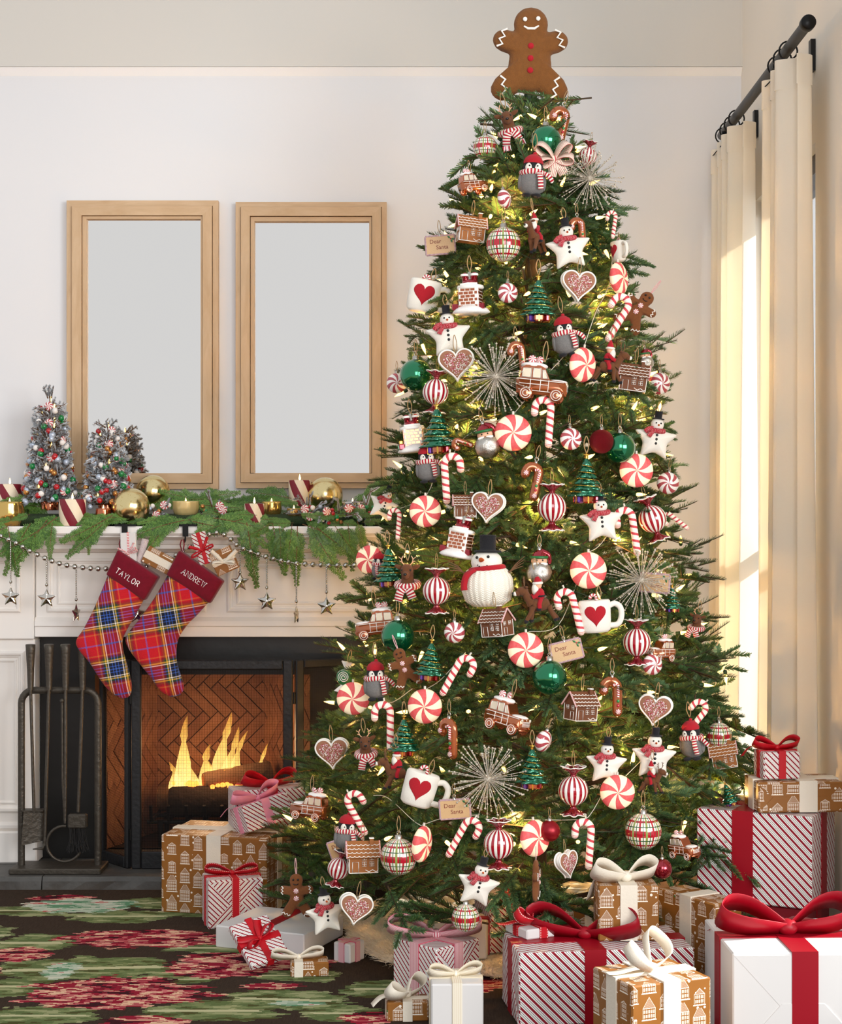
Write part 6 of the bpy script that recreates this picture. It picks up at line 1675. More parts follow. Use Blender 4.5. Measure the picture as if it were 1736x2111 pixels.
# ================================================================ MANTEL DECORATION
def frond(seed, L, bend=.25, wide=.32):
    """flat cedar frond along +x in the x,y plane, bending towards -z"""
    rng = np.random.default_rng(seed); V = []; Q = []; nv = 0
    def stem(t): return np.array([L*t, .03*L*math.sin(3*t+seed), -bend*L*t*t])
    def strip_(p, d, l, w, k):
        nonlocal nv
        sd = np.cross(d, np.array([0, 0, 1.0])); sd /= np.linalg.norm(sd)+1e-9
        for i in range(k):
            a = p+d*l*i/k; c = p+d*l*(i+1.25)/k; ww = w*(1-.5*i/k)
            m = a*.45+c*.55+np.array([0, 0, .0008*(i % 2)])
            V.extend([a, m+sd*ww, c, m-sd*ww]); Q.append([nv, nv+1, nv+2, nv+3]); nv += 4
    n = 15
    for i in range(n):
        t = .10+.88*i/(n-1); p = stem(t); tg = stem(min(1, t+.02))-stem(t-.02); tg /= np.linalg.norm(tg)
        for sg in (-1, 1):
            a = sg*rng.uniform(.65, .9)*(1-.4*t); ls = L*wide*(1-t*.75)*rng.uniform(.8, 1.1)*(.55+.45*min(1, t*4))
            d = np.array([tg[0]*math.cos(a)-tg[1]*math.sin(a), tg[0]*math.sin(a)+tg[1]*math.cos(a), tg[2]+rng.uniform(-.2, .05)]); d /= np.linalg.norm(d)
            strip_(p, d, ls, .0034, max(4, int(ls/.007)))
            m = max(3, int(ls/.007))
            for j in range(1, m):
                q = p+d*ls*j/m
                for s2 in (-1, 1):
                    a2 = s2*.72; d2 = np.array([d[0]*math.cos(a2)-d[1]*math.sin(a2), d[0]*math.sin(a2)+d[1]*math.cos(a2), d[2]-.1]); d2 /= np.linalg.norm(d2)
                    l2 = ls*.34*(1-.6*j/m)*rng.uniform(.8, 1.15)+.004; strip_(q, d2, l2, .0032, max(2, int(l2/.007)))
    for i in range(8):
        a, c = stem(i/8), stem((i+1)/8); w = .0016*(1-.7*i/8); V.extend([a+[0, w, 0.0006], c+[0, w*.8, .0006], c-[0, w*.8, -.0006], a-[0, w, -.0006]]); Q.append([nv, nv+1, nv+2, nv+3]); nv += 4
    mi = [0]*(len(Q)-8)+[1]*8
    return quads_mesh('cedar_frond', np.array(V), np.array(Q), [M_cedar, M_twig], mi)
FR = [frond(k, .20, .10+.08*(k % 3), .30+.05*(k % 2)) for k in range(6)]
gar = empty('cedar_garland', (-.9, 6.02, ZT)); tag(gar, 'fresh green cedar garland lying along the mantel shelf', 'garland')
def put_frond(k, px, py, d, ax, az, scl=1.0, fwd=-.12, up=.35, roll=0.0):
    """ax, az: direction in the picture plane"""
    x = Vector((ax, fwd, az)).normalized(); n = Vector((0, -1, up)); y = n.cross(x).normalized(); z = x.cross(y)
    M = Matrix((x, y, z)).transposed().to_4x4()
    o = bpy.data.objects.new('cedar_sprig', FR[k % 6]); COL.objects.link(o); o.parent = gar
    o.matrix_local = Matrix.Translation(P(px, py, d)-gar.location) @ M @ Matrix.Rotation(roll, 4, 'X') @ Matrix.Scale(scl, 4)
random.seed(12)
for i, (px, py, ax, az, sc) in enumerate([
    (118, 1066, -.9, -.55, 1.15), (95, 1070, -.62, -.8, 1.0), (60, 1078, -.5, -.9, .95), (25, 1080, -.8, -.5, .9), (110, 1078, -.1, -1, .6), (20, 1086, .1, -1, .8),
    (232, 1062, -.85, -.42, .95), (215, 1074, -.7, -.62, .85), (190, 1080, -.15, -.9, .5), (380, 1072, -.95, -.3, .9), (352, 1080, -.6, -.65, .75),
    (398, 1072, .9, -.25, .8), (440, 1068, .9, -.2, .95), (470, 1074, .75, -.45, .8), (505, 1078, .25, -1, 1.05), (500, 1070, -.9, -.3, .8), (420, 1080, -.3, -.7, .4),
    (565, 1078, .12, -1, .85), (575, 1082, .05, -1, .6), (600, 1080, -.12, -1, .75), (610, 1085, .05, -1, .95), (640, 1084, .5, -.75, 1.0), (655, 1085, .75, -.6, .95), (625, 1078, .9, -.35, .9), (560, 1078, -.8, -.4, .6),
    (715, 1080, .1, -1, .75), (735, 1075, .3, -.9, .6), (690, 1084, .5, -.6, .7), (590, 1085, -.45, -.8, .6)]):
    put_frond(i, px, py, 5.868, ax, az, sc*1.05, -.06, .15, random.uniform(-.25, .25))
for i in range(46):                      # sprigs along the front edge of the shelf
    put_frond(i+1, -30+i*17.5+random.uniform(-8, 8), random.uniform(1058, 1078), random.uniform(5.885, 5.93), random.choice((-1, 1)), random.uniform(-.28, .18), random.uniform(.35, .55), random.uniform(-.25, .05), .35, random.uniform(-.4, .4))
for i in range(34):                      # greens lying along the shelf behind
    px = 365+random.uniform(0, 400) if i < 26 else random.uniform(-20, 130); 
    put_frond(i+2, px, random.uniform(1030, 1062), random.uniform(6.03, 6.18), random.choice((-1, 1)), random.uniform(-.15, .35), random.uniform(.6, .9), random.uniform(-.3, .1), .5, random.uniform(-.4, .4))
for i, (px, py, ax, az) in enumerate(((745, 1030, .8, .55), (730, 1040, .9, .3), (760, 1045, .6, .6), (720, 1035, .95, .15), (770, 1050, .8, .2), (600, 1030, -.9, .25), (420, 1030, -.9, .2), (400, 1035, .9, .25))): put_frond(i, px, py, 6.08, ax, az, .8, -.05, .2)
b = MB()
def core(u, v):
    a = 2*pi*u; x = -1.55+1.75*v; return (x+.9, .02+.095*math.cos(a)*(1+.05*math.sin(23*v)), .021+.024*math.sin(a))
b.grid(core, 12, 60); b.build('garland_core', mat('garland_core_green', lambda N: N.mix(N.noise(None, 60, 4), H('1d2e14'), H('38502a')), .9, bump=(200, 1.0)), gar)
CZ = ZT+.043
# frosted picks
FSM = [quads_mesh('frosted_sprig', *(lambda r: (r[0], r[1]))(spray(300+k, .085, 2, .010, .0016, .0016, 5)), [M_frost, M_twig], spray(300+k, .085, 2, .010, .0016, .0016, 5)[2]) for k in range(3)]
def minime(m, seg=12): b = MB(); b.ell((0, 0, 0), 1.0, seg, 8); return b.mesh('bauble', m)
BAU = [minime(m) for m in (mat('bauble_red', H('b3121e'), .2, coat=.6), mat('bauble_green', H('0f7a3a'), .2, coat=.6), mat('bauble_white', H('f2ece6'), .35), mat('bauble_silver', H('b9c4d4'), .3, metal=.3), mat('bauble_copper', H('c98a4e'), .2, metal=.8))]
b = MB(); b.pillow(circ(1.0, 20), .45, (0, 0), 2.2); PEPM = b.mesh('mini_peppermint', mat('peppermint_unit', c_swirl(7, .9, H('b81e30'), H('f4ece6')), .4))
def pick(px, py, d, n, seed, label, spread=.055):
    e = empty('frosted_pick', P(px, py, d)); tag(e, label, 'pick', 'frosted berry picks on the mantel'); random.seed(seed)
    for k in range(n):
        o = bpy.data.objects.new('frosted_sprig', FSM[k % 3]); COL.objects.link(o); o.parent = e
        dv = Vector((random.uniform(-1, 1), random.uniform(-.7, .1), random.uniform(-.3, 1))).normalized()
        o.matrix_local = Matrix.Translation(dv*random.uniform(0, .02)) @ basis(dv, random.uniform(0, 6)) @ Matrix.Scale(random.uniform(.6, 1.0), 4)
    for k in range(n+2):
        o = bpy.data.objects.new('berry', BAU[random.randrange(5)]); COL.objects.link(o); o.parent = e; o.scale = (random.uniform(.006, .009),)*3; o.location = (random.uniform(-spread, spread), -.03+random.uniform(-.03, .01), random.uniform(-.025, .03))
    for k in range(2):
        o = bpy.data.objects.new('peppermint_candy', PEPM); COL.objects.link(o); o.parent = e; o.scale = (.016,)*3; o.location = (random.uniform(-spread, spread)*.9, -.055, random.uniform(-.01, .035)); o.rotation_euler = (0, 0, random.uniform(-.6, .6))
pick(322, 1058, 6.0, 4, 1, 'frosted berry pick beside the front gold ball'); pick(440, 1055, 5.98, 4, 2, 'frosted berry pick between glass votive and candle'); pick(636, 1060, 5.96, 7, 3, 'frosted berry pick with peppermint below the right gold ball'); pick(700, 1065, 5.95, 7, 4, 'frosted berry pick in front of the silver votive'); pick(748, 1062, 5.98, 5, 5, 'frosted berry pick nearest the Christmas tree', .04)

# small frosted trees
FT = [spray(400+k, .055, 3, .010, .0020, .0017, 5) for k in range(4)]
def mini_tree(px, base_py, top_py, halfw, d, seed, label):
    s_ = d/F; hgt = (base_py-top_py)*s_; rad = halfw*s_; c = P(px, base_py, d); c.z = max(c.z, CZ)
    e = empty('frosted_tree', c); tag(e, label, 'tabletop tree', 'frosted tabletop trees'); random.seed(seed)
    b = MB(); b.lathe([(.032, 0), (.036, .03), (.034, .034), (.008, .034)], 14); b.build('base_cup', M_copper, e); b = MB(); b.tube([(0, 0, .03), (0, 0, hgt*.9)], [.006, .002], 6); b.build('trunk', M_twig, e)
    VV_, QQ_, MM_, of = [], [], [], 0
    for i in range(330):
        t = (i+.5)/330; z = .03+(hgt-.05)*(1-math.sqrt(1-t)) if t < .965 else hgt-.055-.03*(i % 3)
        r = rad*(1-(z/hgt))**.8*.62; a = i*2.39996; el = .35+random.uniform(-.3, .4)+(.9 if z > hgt*.86 else 0)
        dv = Vector((math.cos(a)*math.cos(el), math.sin(a)*math.cos(el), math.sin(el)))
        A = np.array(Matrix.Translation((math.cos(a)*r*.7, math.sin(a)*r*.7, z)) @ basis(dv, random.uniform(0, 6)) @ Matrix.Scale((.75+.5*r/rad), 4)); v, q, m = FT[i % 4]
        VV_.append(v @ A[:3, :3].T+A[:3, 3]); QQ_.append(q+of); MM_.append(m); of += len(v)
    me = quads_mesh('frosted_foliage', np.concatenate(VV_), np.concatenate(QQ_), [M_frost, M_twig], np.concatenate(MM_)); o = bpy.data.objects.new('frosted_foliage', me); COL.objects.link(o); o.parent = e; o['kind'] = 'stuff'
    for i in range(105):
        t = (i+.5)/105; z = .02+(hgt*.93)*(1-math.sqrt(1-t*.97)); r = rad*(1-(z/hgt))**.8*1.0+.010; a = i*2.39996*1.7+random.uniform(-.3, .3)
        o = bpy.data.objects.new('bauble', BAU[(i*7+random.randrange(3)) % 5]); COL.objects.link(o); o.parent = e; o.location = (math.cos(a)*r, math.sin(a)*r, z); o.scale = (random.uniform(.0095, .0128),)*3
    for i in range(6):
        t = (i+.5)/6; z = hgt*(.08+.80*t); r = rad*(1-(z/hgt))**.8*1.0+.006; a = -pi/2+random.uniform(-1.2, 1.2)
        o = bpy.data.objects.new('peppermint_candy', PEPM); COL.objects.link(o); o.parent = e; o.location = (math.cos(a)*r, math.sin(a)*r, z); o.scale = (.0165,)*3; o.rotation_euler = (0, 0, a+pi/2)
    for i in range(16):
        t = (i+.5)/16; z = hgt*(.05+.85*t); r = rad*(1-(z/hgt))**.8*.95; a = i*2.2
        o = bpy.data.objects.new('bulb', bulb_me); COL.objects.link(o); o.parent = e; o.location = (math.cos(a)*r, math.sin(a)*r, z); o.scale = (.55,)*3
mini_tree(103, 1052, 790, 54, 6.07, 1, 'taller frosted tabletop tree with coloured baubles at mantel left')
mini_tree(222, 1058, 850, 50, 6.05, 2, 'shorter frosted tabletop tree with baubles before the left mirror')

# candles, votives, gold balls
def candle(x0, x1, y0, y1, d, label, fl_=True):
    w = (x1-x0)*d/F; h = (y1-y0)*d/F; p = P((x0+x1)/2, y1, d); e = empty('striped_candle', p); tag(e, label, 'candle', 'striped candles on the mantel')
    b = MB(); r = w/2; b.lathe([(r*.97, 0), (r, .002), (r, h-.003), (r*.96, h), (r*.8, h-.004), (.001, h-.007)], 28); b.build('wax_pillar', M_candle, e)
    b = MB(); b.tube([(0, 0, h-.008), (0, 0, h+.006)], .001, 5); b.build('wick', M_eye, e)
    b = MB(); b.lathe([(.0005, h), (.004, h+.004), (.0035, h+.010), (.0003, h+.022)], 8); b.build('flame', M_flamec, e)
candle(-6, 47, 998, 1044, 6.12, 'striped candle at far left behind the gold ribbed votive'); candle(122, 177, 1029, 1084, 5.935, 'striped candle in front of the two frosted trees'); candle(504, 545, 1038, 1084, 5.925, 'striped candle at the mantel edge below the mirrors'); candle(595, 641, 990, 1044, 6.13, 'striped candle beside the right gold ball')
def goldball(px, py, r, d, label):
    e = MB(); rr = r*d/F; e.ell((0, 0, 0), rr, 40, 24); o = e.build('gold_ball', M_goldmat); o.location = P(px, py, d); tag(o, label, 'gold ball', 'gold mercury glass balls on the mantel')
goldball(270, 1045, 39, 5.955, 'large gold ball at the mantel edge above the stocking hook'); goldball(315, 1014, 35, 6.15, 'gold ball behind another, touching the left mirror'); goldball(670, 1021, 37, 6.13, 'gold ball beside the back striped candle')
def votive(px, y0, y1, w, d, m, label, ribs=0, belly=1.0, flame_=False, name='votive_holder'):
    p = P(px, y1, d); h = (y1-y0)*d/F; r = w*d/F/2; e = empty(name, p); tag(e, label, 'votive', 'candle votives on the mantel')
    prof = [(.001, 0), (r*.72, 0), (r*.9*belly, h*.25), (r*belly, h*.55), (r*.93, h*.9), (r*.95, h), (r*.88, h*.97), (r*.85, h*.6), (.001, h*.55)]
    b = MB(); b.lathe(prof, 40, 0, None, mod=(lambda t, i: 1+.05*abs(math.sin(ribs*t/2))) if ribs else None); b.build('cup', m, e)
    b = MB(); b.lathe([(r*.8, h*.5), (r*.8, h*.72), (.001, h*.72)], 20); b.build('wax', M_icing, e)
    b = MB(); b.lathe([(.0005, h*.75), (.004, h*.85), (.0035, h), (.0003, h+.012)], 8); b.build('flame', M_flamec, e)
votive(20, 1034, 1084, 56, 5.955, M_votive, 'gold ribbed round votive at far left of the mantel', 14, 1.08); votive(213, 1048, 1084, 34, 5.94, M_copper, 'small copper votive before the shorter frosted tree'); votive(383, 1033, 1064, 56, 6.02, M_amber, 'pale amber textured glass votive bowl in the garland', 24, .95)
votive(560, 1034, 1066, 42, 6.03, M_votive, 'gold glass votive right of the front candle'); votive(606, 1048, 1070, 30, 5.99, M_votive, 'tiny gold votive under the back striped candle'); votive(727, 1034, 1070, 48, 6.0, M_silver, 'silver mercury glass votive with lit flame near the tree')

# beaded star garland
def swag(pts): return smooth_open([P(x, y, 5.865) for x, y in pts], 30)
bg_ = empty('bead_garland', P(440, 1100, 5.865)); tag(bg_, 'silver bead garland with hanging stars swagged along the mantel', 'garland'); O = Vector(bg_.location)
b = MB(); b.ell((0, 0, 0), .0098, 14, 10); bead_me = b.mesh('bead', M_silver)
path = swag([(-30, 1092), (30, 1118), (75, 1143), (130, 1164), (190, 1172), (240, 1172), (300, 1168), (345, 1154), (380, 1135), (412, 1112), (441, 1099), (466, 1104), (492, 1126), (525, 1140), (560, 1151), (610, 1161), (670, 1165), (735, 1165), (800, 1160)])
path = [q for q in path]; acc = 0; last = path[0]; step = .0265; pos = [path[0]]
for i in range(1, len(path)):
    seg_ = (path[i]-path[i-1]).length; acc += seg_
    if acc >= step: pos.append(path[i]); acc = 0
for q in pos:
    o = bpy.data.objects.new('bead', bead_me); COL.objects.link(o); o.parent = bg_; o.location = q-O
b = MB(); b.tube([q-O for q in path], .0015, 4); b.build('thread', M_silver, bg_)
SO = star_outline(.036, .0165)
b = MB(); b.pillow(SO, .008, (0, 0), 1.3, 0, None, (1, .9, .7, .45, .2)); star_me = b.mesh('star', M_silver)
for k, (px, y0, y1, sy, yaw) in enumerate(((22, 1118, 1200, 1230, 0), (96, 1153, 1206, 1234, 0), (157, 1172, 1236, 1264, 75), (283, 1168, 1240, 1266, 30), (495, 1128, 1180, 1200, 20), (550, 1150, 1212, 1240, 0), (611, 1161, 1240, 1268, 78), (673, 1165, 1221, 1250, 0))):
    b = MB(); a, c = P(px, y0, 5.862)-O, P(px, y1, 5.862)-O; n = int((a-c).length/.0062)
    for i in range(n): b.ell(a.lerp(c, i/n), .0034, 6, 4)
    b.ell(c, .006, 8, 6); b.tube([c, P(px, sy-17, 5.862)-O], .001, 4); st = b.build('bead_strand', M_silver, bg_, kind='stuff')
    o = bpy.data.objects.new('star', star_me); COL.objects.link(o); o.parent = bg_; o.location = P(px, sy, 5.862)-O; o.rotation_euler = (0, 0, R_(yaw))

# ================================================================ GIFTS
def bow(parent, c, L, w, ang, m, lift=.6, tails=True, tail_len=None, loops=2, rot=None, drop=0.0):
    """bow with separate loops, tails and knot at point c of the parent"""
    e = empty('bow', c, rot or (0, 0, 0), parent)
    angs = [ang, ang+pi] if loops == 2 else [ang+.25, ang-.25, ang+pi+.25, ang+pi-.25]
    for k, a in enumerate(angs):
        b = MB(); ribbon_loop(b, a+(.12 if k % 2 else -.08), L*(1 if k % 2 else .93), w, L*lift, 0, (0, 0, w*.12)); b.build('loop', m, e)
    if tails:
        tl_ = tail_len or L*1.15
        for k, a in enumerate((ang+.75, ang+pi-.75)):
            b = MB(); ca, sa = math.cos(a), math.sin(a); wv = (-sa, ca, 0)
            pts = smooth_open([(0, 0, w*.2), (ca*tl_*.35, sa*tl_*.35, w*.30), (ca*tl_*.75, sa*tl_*.75, w*.10), (ca*tl_, sa*tl_, .004-drop)], 5)
            b.strip(pts, wv, [w*(.5+.5*min(1, i/6)) for i in range(len(pts))], .0011); b.build('tail', m, e)
    b = MB(); b.ell((0, 0, w*.22), (w*.34, w*.34, w*.28), 12, 8); b.build('knot', m, e)
    return e
def band(e, wr, wl, h, axis, off, rw, m):
    t = .0026; b = MB()
    if axis == 'x':
        a, c = wr/2+t, h
        pts = [(-a, off, 0.001), (-a, off, c+t), (a, off, c+t), (a, off, 0.001)]
        def q(p, s_): return (p[0], p[1]+s_*rw/2, p[2])
    else:
        a, c = wl/2+t, h
        pts = [(off, -a, 0.001), (off, -a, c+t), (off, a, c+t), (off, a, 0.001)]
        def q(p, s_): return (p[0]+s_*rw/2, p[1], p[2])
    inn = [tuple(Vector(p)*1.0) for p in pts]
    sh = 2*t
    def inner(p):
        x, y, z = p
        if axis == 'x': return (x-math.copysign(sh, x), y, z-sh if z > .01 else z)
        return (x, y-math.copysign(sh, y), z-sh if z > .01 else z)
    v = []; L = 0; Ls = []
    for i, p in enumerate(pts):
        if i: L += (Vector(p)-Vector(pts[i-1])).length
        Ls.append(L); v += [q(p, -1), q(p, 1), q(inner(p), 1), q(inner(p), -1)]
    fs = []; us = []
    for i in range(3):
        for k in range(4):
            k2 = (k+1) % 4; fs.append((i*4+k, i*4+k2, i*4+4+k2, i*4+4+k)); a_, b_ = [(0, 1), (1, 1), (1, 0), (0, 0)][k]
            us.append([(a_, Ls[i]), (b_, Ls[i]), (b_, Ls[i+1]), (a_, Ls[i+1])])
    fs += [(3, 2, 1, 0), (12, 13, 14, 15)]; us += [[(0, 0)]*4]*2
    b.add(v, fs, 0, us, False); return b.build('ribbon', m, e)
def gift(label, N, ang, wr, wl, h, z0, paper, rib, rw=.03, bands='xy', bw=None, flap=None, rot=None, offs=(0, 0), group=None, cat='gift'):
    """N near corner on the floor plan, ang direction (deg) of its right-hand edge"""
    a = R_(ang); ux = Vector((math.cos(a), math.sin(a), 0)); uy = Vector((-math.sin(a), math.cos(a), 0))
    c = Vector((N[0], N[1], z0))+ux*wr/2+uy*wl/2
    e = empty('wrapped_gift', c, rot or (0, 0, a)); tag(e, label, cat, group)
    b = MB(); b.rbox((0, 0, h/2), (wr, wl, h), .0035, 0, None, 1.0, (random.uniform(0, 1), random.uniform(0, 1))); bx = b.build('wrapped_box', paper, e)
    if flap:
        face, pm = flap; b = MB(); t = .0009
        W = wl if face == 'left' else wr
        k = min(W, h)*.46
        q = [(-W/2+.004, .006), (W/2-.004, .006), (W/2-k-.002, h*.52), (-W/2+k+.002, h*.52)] if W > h else [(-W/2+.004, .006), (W/2-.004, .006), (.004, min(h*.62, W*.5)), (-.004, min(h*.62, W*.5))]
        q2 = [(-x, h-z) for x, z in q]
        M = Matrix.Translation((0, -wl/2, 0)) if face == 'front' else Matrix.Translation((-wr/2, 0, 0)) @ Matrix.Rotation(-pi/2, 4, 'Z')
        b.prism(q2, -t, .0005, 0, M); b.build('paper_fold', pm, bx); b = MB(); b.prism(q, -t*2.2, .0005, 0, M); b.build('paper_fold', pm, bx)
    if 'x' in bands: band(e, wr, wl, h, 'x', offs[1], rw, rib)
    if 'y' in bands: band(e, wr, wl, h+(.0006 if 'x' in bands else 0), 'y', offs[0], rw, rib)
    if bw: bow(e, (offs[0], offs[1], h+.003), **bw)
    return e
random.seed(44)
# left of the tree
gift('large brown house-print gift with cream ribbon before the fire screen', (-.504, 5.30), 77.9, .27, .354, .25, 0, M_kraft, M_ribcream, .048, 'xy')
gift('small striped gift with stitched red ribbon beside large brown gift', (-.668, 5.14), 16, .17, .13, .15, 0, M_stripeS, M_ribstitch, .026, 'xy', dict(L=.085, w=.026, ang=-.2, m=M_ribstitch, lift=.45), ('front', M_stripeS2))
gift('flat white gift with dark red ribbon beneath the gingerbread man', (-.351, 4.82), 68, .27, .29, .065, 0, M_whitepaper, M_ribdeep, .035, 'x')
gift('striped gift with red ribbon behind pink-bow gift, on brown gift', (-.625, 5.45), 16, .26, .12, .125, .2515, M_stripeS, M_ribred, .03, 'y', dict(L=.10, w=.04, ang=.3, m=M_ribred, lift=.6))
gift('tilted little striped gift with pink satin bow on brown gift', (-.56, 5.33), 32, .165, .11, .085, .268, M_stripeS, M_ribpink, .028, 'xy', dict(L=.10, w=.034, ang=.25, m=M_ribpink, lift=.55, tail_len=.13, drop=.02), None, (R_(-14), R_(-12), R_(32)))
g = gift('flat striped gift with red bow leaning on the white gift', (-.50, 4.66), 0, .12, .15, .022, .012, M_stripeS, M_ribred, .02, 'xy', dict(L=.055, w=.022, ang=.5, m=M_ribred, lift=.5))
g.location = (-.470, 4.70, .066); g.rotation_euler = (Matrix.Rotation(R_(38), 3, 'Z') @ Matrix.Rotation(R_(36), 3, 'X') @ Matrix.Rotation(R_(-12), 3, 'Y')).to_euler()
gift('tiny brown house-print gift with gold-cream bow on the rug', (-.372, 4.60), 6, .105, .07, .040, 0, M_kraft, M_ribcream, .024, 'y', dict(L=.075, w=.026, ang=.1, m=M_ribcream, lift=.45), None, None, (-.03, 0))
gift('tiny white gift with striped pink ribbon under the lowest branches', (-.215, 4.74), 55, .07, .06, .055, .0, M_whitepaper, M_ribgros, .02, 'xy')
# centre front
gift('striped gift with pink striped ribbon bow in front of the tree', (.028, 4.384), 45, .165, .165, .133, 0, M_stripeS, M_ribgros, .034, 'xy', dict(L=.13, w=.042, ang=-.75, m=M_ribgros, lift=.55, tail_len=.14), ('front', M_stripeS2))
gift('tiny brown gift with big white bow at the front', (-.098, 4.19), 3, .105, .08, .048, 0, M_kraft, M_ribcream, .024, 'xy', dict(L=.075, w=.034, ang=.9, m=M_ribcream, lift=.75, tail_len=.09, drop=.02))
gift('small white gift with woven cream ribbon at the front', (.013, 4.09), 2, .128, .13, .122, 0, M_whitepaper, M_ribwoven, .024, 'xy', dict(L=.07, w=.028, ang=.2, m=M_ribwoven, lift=.5))
gift('wide striped gift with deep red bow in the front row', (.231, 4.15), 7.3, .448, .24, .182, 0, M_stripe, M_ribdeep, .055, 'xy', dict(L=.15, w=.06, ang=-.45, m=M_ribdeep, lift=.6, tail_len=.17), ('left', M_stripe2), None, (-.03, 0))
gift('small flat white gift with stitched red bow on striped gift', (.258, 4.27), 28, .10, .11, .026, .1845, M_whitepaper, M_ribstitch, .024, 'xy', dict(L=.085, w=.026, ang=.6, m=M_ribstitch, lift=.75))
gift('brown house-print gift with large cream bow on striped gift', (.44, 4.262), 2, .155, .10, .14, .1845, M_kraft, M_ribcream, .044, 'y', dict(L=.09, w=.05, ang=.25, m=M_ribcream, lift=.7, tail_len=.10, drop=.06))
gift('brown house-print cube with curled cream ribbon at the very front', (.462, 3.75), 22.8, .207, .184, .211, 0, M_kraft, M_ribcream, .045, 'xy', dict(L=.10, w=.030, ang=.7, m=M_ribcream, lift=1.1))
# right
gift('large white gift with wide deep red satin bow at right', (.715, 3.90), 1.5, .33, .34, .247, 0, M_whitepaper, M_ribdeep, .062, 'xy', dict(L=.17, w=.075, ang=.05, m=M_ribdeep, lift=.6, tail_len=.20, drop=.02), ('front', M_whitepaper), None, (.005, 0))
gift('tall thin brown house-print gift with cream ribbon at right', (.742, 4.30), 32, .095, .225, .27, 0, M_kraft, M_ribcream, .045, 'x', None)
gift('dark red gift box under the big striped gift', (1.03, 4.52), 64, .27, .30, .206, 0, M_redpaper, M_ribdeep, .05, 'y', None)
gift('big striped gift with deep red ribbon stacked by the curtain', (1.038, 4.50), 63.9, .28, .32, .25, .2085, M_stripe, M_ribdeep, .058, 'xy', None, None, None, (0, .03))
gift('flat brown house-print gift with cream ribbon stacked on striped gift', (.905, 4.55), 4, .235, .15, .083, .461, M_kraft, M_ribcream, .05, 'xy', None, ('front', M_kraft), None, (.02, 0))
gift('little striped gift with red bow on top of the stack', (.925, 4.58), 8, .105, .085, .074, .547, M_stripeS, M_ribred, .02, 'xy', dict(L=.07, w=.026, ang=.1, m=M_ribred, lift=.6, tail_len=.10, drop=.03))
# under the tree
gift('brown house-print gift deep under the tree behind cream bow', (.36, 4.66), 10, .20, .14, .13, .04, M_kraft, M_ribcream, .03, 'y')
gift('cream gift deep under the tree behind the pink striped bow', (.02, 4.66), -8, .15, .12, .10, .04, M_whitepaper, M_ribdeep, .03, 'xy')
gift('striped gift deep under the tree above the wide striped gift', (.18, 4.70), 20, .14, .12, .16, .04, M_stripeS, M_ribred, .03, 'y')

# ================================================================ STOCKINGS
DS = 5.835
def pxm(x, y): p = P(x, y, DS); return (p.x, p.z)
def ZS(pts): return [pxm(x/3.338, y/3.338+1060) for x, y in pts]
LET = {'T': [[(0, 1), (1, 1)], [(.5, 1), (.5, 0)]], 'A': [[(0, 0), (.5, 1), (1, 0)], [(.2, .38), (.8, .38)]], 'Y': [[(0, 1), (.5, .5), (1, 1)], [(.5, .5), (.5, 0)]], 'L': [[(0, 1), (0, 0), (.8, 0)]],
       'O': [[(.5+.5*math.cos(a), .5+.5*math.sin(a)) for a in [2*pi*k/16 for k in range(17)]]], 'R': [[(0, 0), (0, 1), (.5, 1), (.78, .9), (.82, .74), (.72, .58), (.5, .5), (0, .5)], [(.45, .5), (.9, 0)]],
       'N': [[(0, 0), (0, 1), (1, 0), (1, 1)]], 'D': [[(0, 0), (0, 1), (.4, 1), (.8, .8), (.92, .5), (.8, .2), (.4, 0), (0, 0)]], 'E': [[(.8, 1), (0, 1), (0, 0), (.8, 0)], [(0, .5), (.65, .5)]], 'W': [[(0, 1), (.3, 0), (.6, .9), (.9, 0), (1.2, 1)]]}
SERIF = {'A': [(0, 0), (1, 0)], 'N': [(0, 0), (0, 1), (1, 1)], 'D': [(0, 0), (0, 1)], 'R': [(0, 0), (.9, 0)], 'E': [(0, 0), (0, 1)], 'W': [(0, 1), (.6, .9), (1.2, 1)]}
